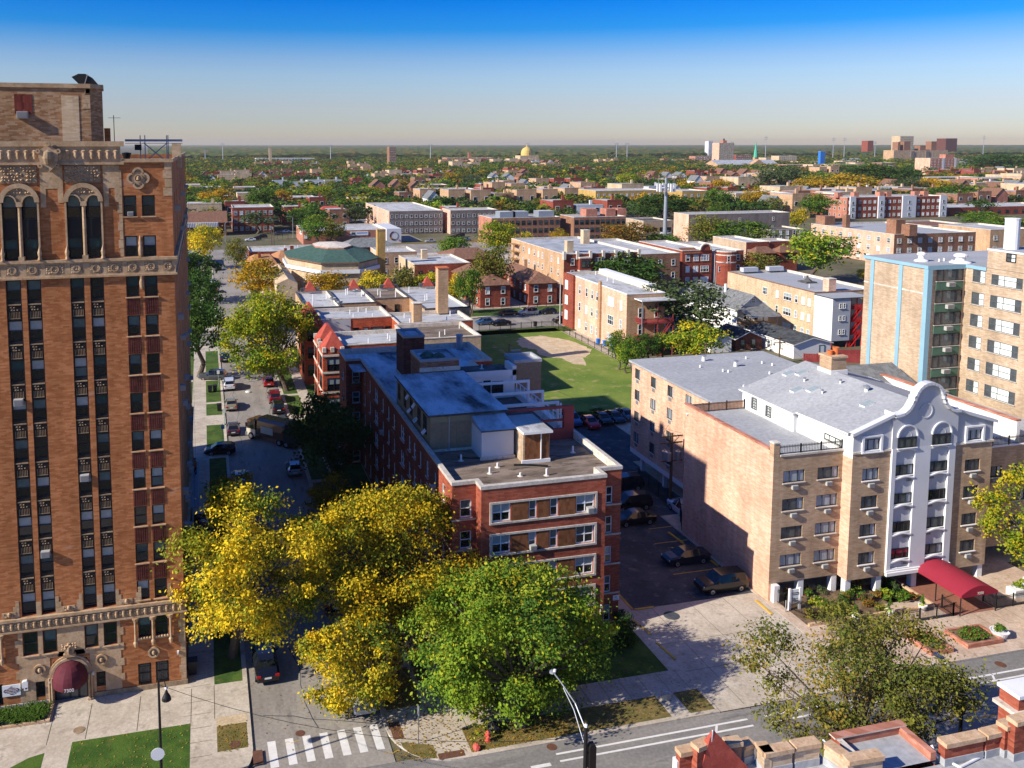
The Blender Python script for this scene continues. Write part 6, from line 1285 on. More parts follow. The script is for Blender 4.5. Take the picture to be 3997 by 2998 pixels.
far_block('grey_stone_flat', 'grey stone two-flat with white bay window, in front of the tan hall', 'flats', 1664, 1738, 497, 526, deep=20, wall='brick_grey', roof='roof_dark', fw=W(5, 2, 1.3, 1.9, p=LT))
for i, (l, r_) in enumerate(((1612, 1662), (1664, 1712))):
    t, b = far_block('tan_two_flat', ('tan-sided red brick two-flat with a brown hipped porch, nearer the round-bay flat', 'tan-sided red brick two-flat with a brown hipped porch, nearer the big olive tree')[i], 'flats', l, r_, 524-2*i, h=9.3, xback=(1540, 1655)[i], wall='brick_red', side='brick_tan', roof='roof_white', fw=W(3, 2, 1.5, 1.8, p=TL))
    y = b[2]; xm = (b[0]+b[1])/2; m = MB(); m.box(b[0]+1, b[1]-1, y-4, y-.01, 0, 6.2, 'brick_red'); m.build('porch_wall', t); hip(t, b[0]+.8, b[1]-.8, y-4.2, y, 6.2, 8.2, 'shingle_brown', .5, 'x', 'porch_roof'); window(t, 'F', y-4, xm, 3.9, 2.6, 1.7, 'dark2', 'teal')
far_block('store', 'small tan store with a pale awning below the antenna mast', 'store', 1390, 1453, 478, 505, deep=18, wall='brick_tan', roof='roof_dark', fw=W(4, 1, 2.0, 1.8, 'dark2', DK))
far_block('tan_flats', 'tan flats half hidden by a golden tree, left of the dark red flats', 'flats', 1590, 1668, 418, 458, deep=20, wall='brick_tan', roof='roof_white', fw=W(5, 3, 1.6, 1.7, p=TL))
far_block('red_flats', 'narrow dark red flats with white windows beside the golden tree', 'flats', 1672, 1706, 417, 462, deep=18, wall='brick_red', roof='roof_white', fw=W(3, 3, 1.6, 1.8, p=LT))
far_block('red_flats', 'dark red flats with white windows just left of the cream-bayed block', 'flats', 1800, 1824, 420, 466, deep=18, wall='brick_red', roof='roof_white', fw=W(2, 3, 1.6, 1.8, p=LT))
t, b = far_block('cream_bayed_block', 'dark red brick apartment block with cream bays and a pink flank', 'apartment block', 1831, 2042, 427, 473, xback=1779, wall='brick_red', side='brick_rose', roof='roof_white', fw=W(20, 3, 1.5, 1.8, p=LT), lw=W(5, 3, 1.2, 1.6))
for l, r_ in ((1834, 1846), (1895, 1908), (1947, 1976), (2028, 2042)):
    p, q = on_y(l, 450, b[2]), on_y(r_, 450, b[2]); m = MB(); m.box(p.x, q.x, b[2]-.9, b[2]-.09, 0, b[3]+.6, 'stucco_white'); m.build('cream_bay', t)
    for k in range(3): window(t, 'F', b[2]-.9, (p.x+q.x)/2, 1+k*3.4, 1.6, 1.8, 'white', 'dim')
for x in (1810, 1845, 1900, 1915, 1975, 1995): p = on_y(x, 415, b[2]+8); m = MB(); m.box(p.x-1.6, p.x+1.6, b[2]+6, b[2]+9, b[3]-.4, b[3]+2.4, 'brick_rose'); m.build('roof_hut', t)
far_block('long_store', 'long low red brick store range with a white roof right of the cream-bayed block', 'store', 2040, 2290, 449, 467, deep=26, wall='brick_red', roof='roof_white', fw=W(14, 1, 2.4, 1.9, 'dark2', TL))
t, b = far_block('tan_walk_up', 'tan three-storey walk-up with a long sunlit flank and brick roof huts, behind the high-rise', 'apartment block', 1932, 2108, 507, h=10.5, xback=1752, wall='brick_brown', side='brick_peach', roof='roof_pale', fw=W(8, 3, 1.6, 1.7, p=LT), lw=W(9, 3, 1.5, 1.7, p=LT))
for x, y, w_, h_ in ((1792, 468, 13, 3.0), (1838, 470, 5, 4.4), (1946, 492, 11, 4.6), (1976, 488, 9, 3.4)): p = on_x(x, y, b[0]+6); m = MB(); m.box(b[0]+4, b[0]+4+w_*.35, p.y, p.y+w_*.4, b[3]-.4, b[3]+h_, 'brick_brown'); m.build('roof_hut', t)
far_block('gabled_terrace', 'tan terrace with small brown gables beyond the high-rise roof', 'terrace', 2012, 2110, 489, h=8.0, deep=24, wall='brick_tan', roof='shingle_brown', fw=W(6, 2, 1.6, 1.7, p=LT))
far_block('tan_two_flat', 'tan two-flat with a white window bay behind the high-rise flue', 'flats', 2140, 2230, 497, h=9.0, deep=24, wall='brick_buff', roof='roof_white', fw=W(4, 2, 1.8, 1.8, p=LT))
far_block('tan_flats', 'tan brick flats with a white roof at the far left, above the street trees', 'flats', 394, 432, 400, h=10, deep=22, wall='brick_tan', side='brick_sand', roof='roof_white', fw=W(3, 3, 1.2, 1.7))
far_block('white_flats', 'white rendered flats beside the tan ones at the far left', 'flats', 424, 478, 406, h=7.5, deep=26, wall='stucco_white', roof='roof_white', fw=W(5, 2, 1.0, 1.6))
far_block('tan_flats', 'tan flats with a tall chimney stack, behind the dark red corner flats', 'flats', 505, 552, 405, h=8.5, deep=18, wall='brick_buff', roof='roof_white', fw=W(3, 2, 1.2, 1.6))
far_block('red_flats', 'small red brick two-flat right of the golden tree, left of centre', 'flats', 633, 682, 427, h=8.5, deep=20, wall='brick_red', side='brick_rose', roof='roof_white', fw=W(3, 2, 1.5, 1.8, p=LT))
far_block('red_flats', 'row of red brick two-flats above the side road', 'flats', 760, 812, 430, h=8.5, deep=20, wall='brick_red', side='brick_sand', roof='roof_white', fw=W(4, 2, 1.4, 1.8, p=LT))
far_block('red_flats', 'red brick flats with small gables in the tree belt, centre', 'flats', 920, 968, 400, h=9.0, deep=20, wall='brick_red', roof='roof_white', fw=W(5, 3, 1.4, 1.6, p=LT))
far_block('red_flats', 'red brick flats with white windows left of the yellow-brick block', 'flats', 1200, 1248, 411, h=9.0, deep=20, wall='brick_red', roof='roof_white', fw=W(4, 3, 1.8, 1.6, p=LT))
far_block('red_flats', 'wide red brick flats above the brown courtyard blocks', 'flats', 920, 1028, 410, h=8.5, deep=24, wall='brick_rose', roof='roof_white', fw=W(7, 2, 1.8, 1.8, p=LT))
far_block('white_roof_flats', 'dark brick flats with a white roof and green roof hut', 'flats', 1155, 1190, 417, h=8.5, deep=24, wall='brick_grey', roof='roof_white', fw=W(3, 2, 1.2, 1.6))
far_block('red_flats', 'red brick flats in the tree belt behind the side road', 'flats', 1125, 1175, 403, h=8, deep=20, wall='brick_brown', roof='roof_white', fw=W(3, 2, 1.2, 1.6))
far_block('tan_flats', 'tan three-storey flats with white windows at the far right', 'flats', 2010, 2118, 384, h=10, deep=24, wall='brick_buff', side='brick_sand', roof='roof_white', fw=W(9, 3, 1.5, 1.6, p=DK))
far_block('tan_flats', 'tan flats at the right edge, above the white-roofed store', 'flats', 2122, 2240, 386, h=10, deep=30, wall='brick_rose', roof='roof_white', fw=W(8, 3, 1.6, 1.6, p=DK))
far_block('white_roof_flats', 'white-roofed tan row right of the golden trees', 'flats', 2058, 2140, 418, h=8, deep=22, wall='brick_tan', roof='roof_white', fw=W(7, 2, 1.8, 1.7, p=TL))
# mural building on the avenue
mu = flat_block('mural_building', 'red brick store with a white end wall carrying a painted ring', 'store', 38.8, 73.0, 356.5, 384, 5.5, 'brick_rose', 'roof_white', fw=None)
m = MB(); m.box(73.02, 79.2, 354.5, 380, 0, 6.0, 'stucco_white'); m.build('white_annex', mu)
m = MB(); ring(m, 76.2, 3.0, 1.35, 1.95, 354.42, 354.49, 'sign_plum', 100, 290, 20); ring(m, 76.2, 3.0, 1.4, 1.8, 354.41, 354.49, 'grey_metal', -70, 100, 18); ring(m, 74.9, 2.0, .25, .5, 354.38, 354.47, 'yellow_paint', n=12); ring(m, 78.4, 1.1, .3, .38, 354.42, 354.49, 'bright_red', n=12); m.build('painted_ring', mu)
m = MB(); m.box(58.2, 65.6, 356.3, 356.49, 3.4, 5.0, 'sign_white'); m.box(58.6, 60.2, 356.28, 356.3, 3.7, 4.7, 'shingle_green'); m.box(60.8, 65.2, 356.28, 356.3, 4.2, 4.55, 'blue_bin'); m.build('shop_sign', mu)
m = MB(); m.box(38.6, 38.79, 362, 368, 3.6, 5.0, 'sign_white'); m.box(39.2, 40.4, 356.2, 356.49, 2.6, 4.2, 'white_paint'); m.build('side_sign', mu)
# half-timbered store at the street corner
td = pitched('half_timbered_store', 'half-timbered store with a steep brown roof at the far street corner', -9, 9.5, 403, 417, 6.2, 10.6, 'brick_red', 'shingle_brown', 'x', 'gable', cat='store', fw=(6, (1.0,), 1.6, 1.8, 'dark2', DK), chim=(-3, 410, 'brick_sand'))
m = MB(); m.box(-8, 6, 402.3, 402.98, 4.0, 6.1, 'white_wall')
for i in range(14): m.bar((-7.8+i, 402.25, 4.1), (-7.2+i, 402.25, 6.0), .1, 'wood_pole')
m.build('timber_front', td)
pitched('tan_hip_house', 'tan brick house with a low red-brown hipped roof near the side road', 57.5, 70, 447, 460, 6.3, 9.0, 'brick_yellow', 'shingle_red', 'x', 'hip', fw=(3, (1.0, 4.0), 1.5, 1.5, 'white', DK), lw=(2, (1.0, 4.0), 1.2, 1.5, 'white', DK))
FOOT += [(38, 80, 350, 386), (-11, 12, 400, 420), (56, 72, 445, 462), (50, 78, 318, 336)]
flat_block('red_corner_shop', 'red brick corner shop at the left edge of the street, beyond the trees', 'store', -20, -6.5, 300, 316, 7.6, 'brick_rose', 'roof_white', fw=W(3, 2, 1.6, 1.6, p=DK))
# landmarks on the skyline
def skyline(name, label, cat, xl, xr, yt, Y, deep, wall, fw=None, roof='roof_grey', side=None):
    if Y < 60: Y = at(xl, yt, Y).y                      # Y below 60 means the height of the roof
    a, b = on_y(xl, yt, Y), on_y(xr, yt, Y); FOOT.append((a.x, b.x, Y, Y+deep))
    return flat_block(name, label, cat, a.x, b.x, Y, Y+deep, a.z, wall, roof, side, fw=fw, par=.6), (a.x, b.x, Y, a.z)
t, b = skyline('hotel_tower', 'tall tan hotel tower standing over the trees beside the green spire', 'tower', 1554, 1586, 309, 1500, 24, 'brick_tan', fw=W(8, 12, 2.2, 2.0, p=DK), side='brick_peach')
m = MB(); m.box((b[0]+b[1])/2-4, (b[0]+b[1])/2+4, b[2]+6, b[2]+16, b[3]-.5, b[3]+5, 'brick_rose'); m.lathe(((b[0]+b[1])/2, b[2]+10, b[3]+5), [(1.5, 0), (1.5, 3), (0, 4)], 'black_iron', 8); m.build('roof_hut', t)
skyline('long_flats', 'long pink-brown apartment range left of the hotel tower', 'apartment block', 1502, 1553, 338, 15, 24, 'brick_rose', fw=W(14, 4, 2.2, 2.0, p=LT))
skyline('long_flats', 'dark red apartment range between hotel tower and green spire', 'apartment block', 1590, 1624, 335, 17, 24, 'brick_red', fw=W(8, 4, 2.2, 2, p=LT))
skyline('cream_flats', 'cream battlemented apartment block right of the green spire', 'apartment block', 1683, 1722, 337, 18, 24, 'brick_sand', fw=W(9, 5, 2.2, 2.0, p=DK))
skyline('cream_flats', 'lower cream apartment block just right of the church roof', 'apartment block', 1655, 1682, 341, 14, 24, 'brick_sand', fw=W(6, 4, 2.2, 2.0, p=DK))
sc2 = thing('spired_church', 'large tan church with a long grey roof and a slim green copper spire', 'church', tuple(on_y(1615, 372, 1250)*1.0)[:2]+(0,))
A_, B_ = on_y(1551, 346, 1250), on_y(1682, 346, 1250); m = MB(); m.box(A_.x, B_.x, 1250, 1288, 0, A_.z-7, 'brick_buff'); m.build('wall', sc2)
m = MB(); m.face([(A_.x-1,1249,A_.z-7.3),(B_.x+1,1249,A_.z-7.3),(B_.x+1,1269,A_.z),(A_.x-1,1269,A_.z)], 'roof_grey'); m.face([(B_.x+1,1289,A_.z-7.3),(A_.x-1,1289,A_.z-7.3),(A_.x-1,1269,A_.z),(B_.x+1,1269,A_.z)], 'roof_grey'); m.face([(A_.x,1288,A_.z-7),(A_.x,1250,A_.z-7),(A_.x,1269,A_.z-.3)], 'brick_buff'); m.build('roof', sc2)
G_ = on_y(1640, 342, 1240); m = MB(); m.prism_y([(G_.x-13, 0), (G_.x+13, 0), (G_.x+13, A_.z-7), (G_.x, A_.z+1), (G_.x-13, A_.z-7)], 1240, 1250.5, 'brick_buff'); m.build('transept', sc2)
S_, S0 = on_y(1632, 304, 1271), on_y(1632, 340, 1271); m = MB(); m.box(S0.x-3, S0.x+3, 1269, 1274, 0, S0.z, 'brick_buff'); m.lathe((S0.x, 1271, S0.z), [(3.4, 0), (2.8, 7), (0, S_.z-S0.z)], 'green_copper', 8); m.build('spire', sc2)
FOOT.append((A_.x, B_.x, 1238, 1290))
t, b = skyline('castle_flats', 'large brown courtyard hotel with roof towers on the right skyline', 'apartment block', 1931, 2048, 325, 1600, 30, 'brick_buff', fw=W(16, 6, 2.4, 2.2, p=DK))
for x, w_, h_ in ((1938, 5, 12), (1951, 14, 13), (1986, 12, 7), (2010, 11, 13)): p, q = on_y(x, 320, 1608), on_y(x+w_, 320, 1608); m = MB(); m.box(p.x, q.x, 1606, 1622, b[3]-.5, b[3]+h_*1.5, 'brick_brown'); m.build('roof_tower', t)
for x in (1968, 2000): p, q = on_y(x, 330, 1599), on_y(x+7, 330, 1599); m = MB(); m.box(p.x, q.x, 1598.6, 1599.9, 0, b[3]-2, 'brick_grey'); m.build('light_court', t)
t, b = skyline('pink_hotel', 'seven-storey pink brick hotel with pale corner stripes at the right', 'hotel', 2010, 2068, 342, 22, 26, 'brick_rose', fw=W(8, 7, 1.8, 1.7, p=DK), side='brick_peach')
for x in (2038, 2064): p = on_y(x, 350, b[2]); m = MB(); m.box(p.x-1.6, p.x+1.6, b[2]-.3, b[2]-.09, 0, b[3], 'stucco_white'); m.build('pale_stripe', t)
p = on_y(2045, 340, b[2]+9); m = MB(); m.box(p.x-6, p.x+8, b[2]+5, b[2]+15, b[3]-.5, b[3]+5, 'brick_rose'); m.build('roof_hut', t)
t, b = skyline('red_school', 'broad red brick school with a tall chimney on the left skyline', 'school', 966, 1066, 341, 11, 40, 'brick_rose', fw=W(16, 2, 2.8, 3.0, p=DK), roof='brick_rose')
p = on_y(1014, 325, b[2]+10); q = on_y(1014, 329, b[2]+10); m = MB(); m.box(p.x-3, p.x+3, b[2]+8, b[2]+12, b[3]-.5, q.z, 'brick_rose'); m.build('chimney', t)
skyline('white_factory', 'long low white factory with ribbon windows on the left skyline', 'factory', 553, 680, 342, 10, 40, 'stucco_white', fw=W(20, 2, 4.0, 2.2, 'tower', DK), roof='roof_white')
skyline('factory_tower', 'cream clock-tower-like shaft of the white factory', 'tower', 581, 587, 320, 1750, 8, 'brick_sand')
skyline('brown_tower_block', 'narrow brown tower block on the skyline left of centre', 'tower', 841, 856, 318, 1500, 20, 'brick_brown', fw=W(4, 8, 2, 1.8, p=DK))
dm = on_y(1140, 336, 1700); t = thing('domed_church', 'cream church with a golden dome on the skyline', 'church', (dm.x, 1700, 0)); m = MB(); m.box(dm.x-20, dm.x+20, 1690, 1720, 0, dm.z, 'brick_sand'); m.build('wall', t)
m = MB(); m.lathe((dm.x, 1706, dm.z), [(12, 0), (12, 5), (11, 10), (8, 14.5), (3.4, 17), (1.4, 18), (1, 22), (0, 23)], 'gold_dome', 16); m.build('dome', t)
skyline('tan_flats', 'pale tan block with a white stair tower below the golden dome', 'flats', 1098, 1150, 346, 11, 24, 'brick_sand', fw=W(6, 3, 2, 1.8, p=DK), roof='roof_white')
skyline('horizon_slab', 'wide tan slab block breaking the horizon at the right', 'tower block', 1945, 1974, 294, 2600, 40, 'brick_sand', fw=W(10, 10, 4, 3, p=DK))
skyline('horizon_slab', 'dark office block breaking the horizon at the far right', 'tower block', 2044, 2068, 299, 2500, 40, 'brick_dark')
skyline('horizon_slab', 'low red block on the horizon left of the tan slab', 'tower block', 1875, 1887, 304, 2600, 30, 'brick_red')
skyline('horizon_slab', 'slim white tower on the horizon left of the hotel tower', 'tower block', 1531, 1540, 305, 2300, 20, 'stucco_white', fw=W(3, 12, 3, 2, p=DK))
skyline('blue_hoarding', 'blue billboard box standing above the tan shops right of the spire', 'billboard', 1773, 1783, 327, 1250, 6, 'blue_bin')
for i, (l, r_, y, Y, wm) in enumerate(((1724, 1775, 349, 9, 'brick_peach'), (1790, 1860, 355, 9, 'brick_sand'), (1862, 1930, 358, 8, 'brick_tan'), (1700, 1770, 356, 10, 'brick_rose'), (2070, 2120, 352, 9, 'brick_buff'), (1820, 1850, 348, 11, 'brick_sand'), (2150, 2230, 345, 10, 'brick_rose'), (1905, 1935, 352, 11, 'brick_brown'))):
    skyline('distant_shops', ('pink-brown shops right of the cream blocks', 'cream shops under the skyline, right of the blue billboard', 'tan shops left of the courtyard hotel', 'low rose-brick range in front of the cream blocks', 'buff flats right of the pink hotel', 'small cream shop above the golden trees', 'rose brick range at the right edge under the skyline', 'brown brick block left of the courtyard hotel')[i], 'shops', l, r_, y, Y, 22, wm, fw=W(6, 2, 2.2, 1.8, p=DK), roof='roof_white')
# thin masts and pylons along the horizon
for i, (x, yt, yb) in enumerate(((443, 324, 330), (481, 308, 334), (714, 311, 326), (930, 310, 328), (1140, 308, 326), (1332, 307, 322), (1355, 307, 320), (1801, 296, 308), (1825, 296, 310), (1891, 304, 312), (1931, 308, 316), (2126, 292, 305), (1655, 293, 305), (1581, 305, 312))):
    Y = 1900; p, q = on_y(x, yt, Y), on_y(x, yb, Y); m = MB(); m.tube((p.x, Y, 0), (p.x, Y, p.z), 1.1, .5, 'galv', 5)
    for k in (.93, .86): m.box(p.x-5, p.x+5, Y-.3, Y+.3, p.z*k-.5, p.z*k+.3, 'galv')
    solo(m, 'power_pylon', 'slender grey pylon on the hazy horizon', 'pylon', (p.x, Y, 0), 'pylons along the horizon')

# ------------------------------------------------------------------ trees
def leaf_material(name, trans=.28, var=.10):
    m = bpy.data.materials.new(name); m.use_nodes = True; nt = m.node_tree; nt.nodes.clear(); MATS[name] = m
    at_ = nt.nodes.new('ShaderNodeAttribute'); at_.attribute_name = 'leaf'
    oi = nt.nodes.new('ShaderNodeObjectInfo'); hs = nt.nodes.new('ShaderNodeHueSaturation')
    mr = nt.nodes.new('ShaderNodeMapRange'); mr.inputs[3].default_value = 1-var*2; mr.inputs[4].default_value = 1+var*2; nt.links.new(oi.outputs['Random'], mr.inputs[0]); nt.links.new(mr.outputs[0], hs.inputs['Value'])
    nt.links.new(at_.outputs['Color'], hs.inputs['Color'])
    d = nt.nodes.new('ShaderNodeBsdfDiffuse'); t = nt.nodes.new('ShaderNodeBsdfTranslucent'); mx_ = nt.nodes.new('ShaderNodeMixShader'); mx_.inputs[0].default_value = trans
    nt.links.new(hs.outputs[0], d.inputs[0]); nt.links.new(hs.outputs[0], t.inputs[0]); nt.links.new(d.outputs[0], mx_.inputs[1]); nt.links.new(t.outputs[0], mx_.inputs[2])
    o = nt.nodes.new('ShaderNodeOutputMaterial'); nt.links.new(mx_.outputs[0], o.inputs[0])
leaf_material('foliage')
PAL = {  # (colour, weight) pairs
 'yellow': [((.76, .55, .028), 6), ((.56, .46, .035), 4), ((.28, .31, .03), 3), ((.62, .38, .02), 1), ((.13, .18, .025), 3)],
 'yellowgreen': [((.24, .31, .022), 5), ((.13, .22, .022), 4), ((.60, .48, .025), 2.4), ((.38, .38, .03), 3)],
 'green': [((.085, .175, .022), 5), ((.13, .225, .028), 4), ((.24, .28, .035), 2), ((.060, .13, .025), 3)],
 'lime': [((.25, .37, .034), 5), ((.17, .29, .032), 5), ((.42, .46, .04), 4), ((.52, .42, .025), 1.2), ((.085, .165, .028), 3)],
 'darkgreen': [((.042, .090, .020), 5), ((.060, .118, .025), 4), ((.090, .14, .028), 2)],
 'olive': [((.19, .19, .032), 5), ((.26, .23, .042), 3), ((.12, .145, .03), 4), ((.30, .21, .04), 1)],
 'gold': [((.50, .29, .02), 5), ((.40, .26, .02), 4), ((.26, .24, .03), 2.5), ((.60, .35, .025), 1)],
 'rust': [((.30, .14, .025), 4), ((.24, .15, .03), 4), ((.13, .15, .03), 2.5)],
 'maroon': [((.13, .048, .036), 4), ((.17, .085, .045), 3), ((.11, .09, .035), 1)],
 'greygreen': [((.105, .145, .055), 5), ((.14, .175, .07), 3), ((.075, .11, .045), 3)]}
def pick(pal, r):
    t = r.random()*sum(w for _, w in pal)
    for c, w in pal:
        t -= w
        if t <= 0: return c
    return pal[0][0]
def leaf_mesh(name, quads, cols, mat='foliage'):
    """quads: (n,4,3) array, cols: (n,3)"""
    n = len(quads); me = bpy.data.meshes.new(name); me.vertices.add(n*4); me.loops.add(n*4); me.polygons.add(n)
    me.vertices.foreach_set('co', np.asarray(quads, np.float32).ravel()); me.loops.foreach_set('vertex_index', np.arange(n*4, dtype=np.int32))
    me.polygons.foreach_set('loop_start', np.arange(0, n*4, 4, dtype=np.int32)); me.polygons.foreach_set('loop_total', np.full(n, 4, np.int32))
    ca = me.attributes.new('leaf', 'FLOAT_COLOR', 'POINT'); c = np.ones((n*4, 4), np.float32); c[:, :3] = np.repeat(np.asarray(cols, np.float32), 4, 0); ca.data.foreach_set('color', c.ravel())
    me.materials.append(MATS[mat]); me.update(); me.validate(); return me
def leaf_cloud(kind, rad, seed, n, size, lobes=9, clumps=16, fill=.6, spread=.20, lr=(.26, .46)):
    """leaf quads round lobe surfaces inside an ellipsoid of radii rad, centred on 0; returns quads, colours and lobe centres"""
    r = np.random.default_rng(seed); rr = random.Random(seed); rad = np.array(rad); pal = PAL[kind]; Q, C, LB = [], [], []
    L = [(np.array([0, 0, .1]), .45)]
    for i in range(lobes):
        for _ in range(12):
            d = r.normal(size=3); d /= np.linalg.norm(d); d[2] = d[2]*.9+.06; q = r.uniform(*lr); c = d*(1.0-q*r.uniform(.72, 1.0))
            if all(np.linalg.norm(c-e) > .5*(q+f) for e, f in L[1:]): break
        L.append((c, q))
    tot = sum(q**2 for _, q in L)
    for c, q in L:
        LB.append(c*rad); m = max(3, int(n*q*q/tot)); k = max(4, int(clumps*q*2.4)); per = max(1, m//k); lobe = np.array(pick(pal, rr))
        for j in range(k):
            d = r.normal(size=3); d /= np.linalg.norm(d)
            if d[2] < -.35 and r.random() < .6: d[2] = -d[2]
            cc = c + d*q*r.uniform(.5, 1.0); col0 = lobe if r.random() < .5 else np.array(pick(pal, rr)); sp = spread*r.uniform(.6, 1.3)*q*1.5
            P = cc + r.normal(size=(per, 3))*sp*np.array([1, 1, .7]); P *= rad
            nrm = d*fill + r.normal(size=(per, 3))*.55 + np.array([0, 0, .3]); nrm /= np.linalg.norm(nrm, axis=1)[:, None]
            a = np.cross(nrm, r.normal(size=(per, 3))); a /= np.linalg.norm(a, axis=1)[:, None]; b = np.cross(nrm, a)
            s = size*r.uniform(.5, 1.3, per)[:, None]; a = a*s; b = b*s*.66
            Q.append(np.stack([P-a, P-b*.9, P+a, P+b], 1))
            cj = col0[None]*r.uniform(.8, 1.2, per)[:, None]; alt = r.random(per) < .2
            if alt.any(): cj[alt] = np.array([pick(pal, rr) for _ in range(int(alt.sum()))])
            C.append(cj)
    return np.concatenate(Q), np.concatenate(C), LB
def limbs(mb, base, top, LB, cz, r0, seed, mat='bark', twigs=0):
    r = random.Random(seed); fork = Vector(base)*.45+Vector(top)*.55; fork.z = base[2]+(top[2]-base[2])*.55
    mid = Vector(base).lerp(fork, .5)+Vector((r.uniform(-.2, .2), r.uniform(-.2, .2), 0))
    mb.tube(base, mid, r0*1.15, r0*.9, mat, 9, cap=False); mb.tube(mid, fork, r0*.9, r0*.7, mat, 9, cap=False)
    for c in LB:
        e = Vector(c)+Vector((0, 0, cz))+Vector((top[0], top[1], 0)); k = fork.lerp(e, .5)+Vector((r.uniform(-.3, .3), r.uniform(-.3, .3), r.uniform(-.1, .5)))
        mb.tube(fork, k, r0*.42, r0*.25, mat, 6, cap=False); mb.tube(k, e, r0*.25, r0*.08, mat, 5, cap=False)
        for _ in range(twigs):
            q = k.lerp(e, r.random()); w_ = q+Vector((r.uniform(-1, 1), r.uniform(-1, 1), r.uniform(-.3, .9)))*1.1; mb.tube(q, w_, r0*.07, r0*.02, mat, 4, cap=False)
            for _ in range(3): mb.tube(q.lerp(w_, .6), w_+Vector((r.uniform(-.6, .6), r.uniform(-.6, .6), r.uniform(-.4, .5))), r0*.03, .008, mat, 3, cap=False)
def big_tree(name, label, kind, base, centre, rad, n, size, seed, r0=.28, cat='tree', twigs=0, group=None, gap=.55, **k):
    t = thing(name, label, cat, (base[0], base[1], base[2] if len(base) > 2 else .12), group); bz = t.location.z
    q, c, LB = leaf_cloud(kind, rad, seed, n, size, **k)
    q = q+np.array([centre[0]-base[0], centre[1]-base[1], centre[2]-bz])
    o = bpy.data.objects.new('crown', leaf_mesh('crown', q, c)); COL.objects.link(o); o.parent = t
    m = MB(); off = Vector((centre[0]-base[0], centre[1]-base[1], 0)); limbs(m, (0, 0, -.1), (off.x*.8, off.y*.8, centre[2]-bz), LB, centre[2]-bz, r0, seed, twigs=twigs)
    me = m.mesh('trunk', smooth=True); o = bpy.data.objects.new('trunk', me); COL.objects.link(o); o.parent = t; return t
# the trees round the corner
big_tree('street_tree', 'tall yellow street tree with thinning twigs, against the shaded side of the brick tower', 'yellow', (1.3, 68.3), (2.6, 64.8, 8.9), (6.3, 4.9, 6.6), 32000, .125, 11, .34, twigs=14, lobes=30, clumps=28, spread=.2, lr=(.13, .30))
big_tree('street_tree', 'broad yellow-green tree in front of the shaded flank of the red brick block', 'yellow', (13.4, 68.5), (13.4, 65.0, 8.1), (7.4, 4.9, 6.2), 40000, .125, 12, .34, twigs=8, lobes=34, clumps=28, spread=.2, lr=(.14, .30))
big_tree('street_tree', 'small yellow tree leaning over the street and the parked silver car', 'yellow', (12.3, 60.3), (9.2, 59.3, 3.3), (4.4, 3.3, 3.7), 17000, .115, 13, .2, twigs=7, lobes=24, clumps=26, spread=.2, lr=(.15, .32))
big_tree('street_tree', 'big leafy green tree on the corner in front of the red brick block', 'lime', (20.8, 54.7), (20.7, 57.0, 4.9), (7.5, 5.9, 6.2), 62000, .122, 14, .42, lobes=34, clumps=30, spread=.19, lr=(.16, .32), fill=.8)
big_tree('street_tree', 'sparse olive-leaved tree across the bike-lane road, above the battlemented roofs', 'olive', (37.0, 41.0), (38.2, 43.0, 7.7), (7.7, 5.6, 4.5), 30000, .105, 15, .30, twigs=10, lobes=30, clumps=24, spread=.22, lr=(.13, .27))
big_tree('street_tree', 'yellow-green tree at the right edge beside the red canopy', 'yellowgreen', (68.5, 55.4), (69.2, 57.6, 8.8), (5.2, 4.0, 4.8), 11000, .14, 16, .28, lobes=20, clumps=22, lr=(.18, .36))
big_tree('street_tree', 'dark tree standing in the tower shadow against the long brick block', 'darkgreen', (14.0, 100), (14.4, 103, 6.2), (5.0, 6.0, 5.4), 9000, .22, 17, .3, lobes=12, clumps=20, twigs=4)
big_tree('street_tree', 'tall bright green and yellow tree by the turreted rows', 'yellowgreen', (12.6, 144), (9.6, 146, 8.8), (7.8, 6.6, 8.1), 20000, .22, 18, .4, lobes=24, clumps=26, lr=(.2, .40))
big_tree('street_tree', 'shaded young tree with sparse ochre leaves in the tower shadow, left kerb', 'gold', (1.0, 88), (2.4, 89, 4.6), (3.6, 3.4, 3.2), 3500, .16, 19, .16, lobes=8, clumps=16)
big_tree('street_tree', 'shaded young tree with sparse ochre leaves in the tower shadow, right kerb', 'gold', (12.6, 88), (13.0, 88, 3.9), (3.4, 3.2, 2.8), 3000, .16, 20, .16, lobes=8, clumps=16)
big_tree('shrub', 'rounded clipped dark green shrub at the foot of the brick corner', 'darkgreen', (32.6, 62.3), (32.6, 62.3, .9), (1.5, 1.3, 1.0), 2600, .09, 21, .06, cat='shrub', lobes=9, clumps=16)
big_tree('shrub', 'small dark shrub squeezed between brick wall and parking lot kerb', 'darkgreen', (33.6, 64.6), (33.6, 64.6, .7), (.9, .9, .8), 1100, .09, 22, .05, cat='shrub', lobes=7, clumps=12)
bt = thing('bare_tree', 'leafless grey twiggy tree between the yellow and the green corner trees', 'tree', (14.6, 63.2, .12))
m = MB(); rb_ = random.Random(4)
def branch(p, d, L, r, depth):
    q = p+d*L; m.tube(p, q, r, r*.62, 'twig', 5 if depth < 2 else 3, cap=False)
    if depth >= 5: return
    for _ in range(3 if depth else 5):
        a = Vector((rb_.gauss(0, 1), rb_.gauss(0, 1), rb_.gauss(0, .7))); nd = (d+a*.62+Vector((.05, -.1, .02))).normalized(); branch(p.lerp(q, rb_.uniform(.55, 1)), nd, L*rb_.uniform(.55, .8), r*.55, depth+1)
branch(Vector((0, 0, 0)), Vector((.12, -.1, 1)).normalized(), 2.2, .13, 0)
o = bpy.data.objects.new('branches', m.mesh('branches')); COL.objects.link(o); o.parent = bt
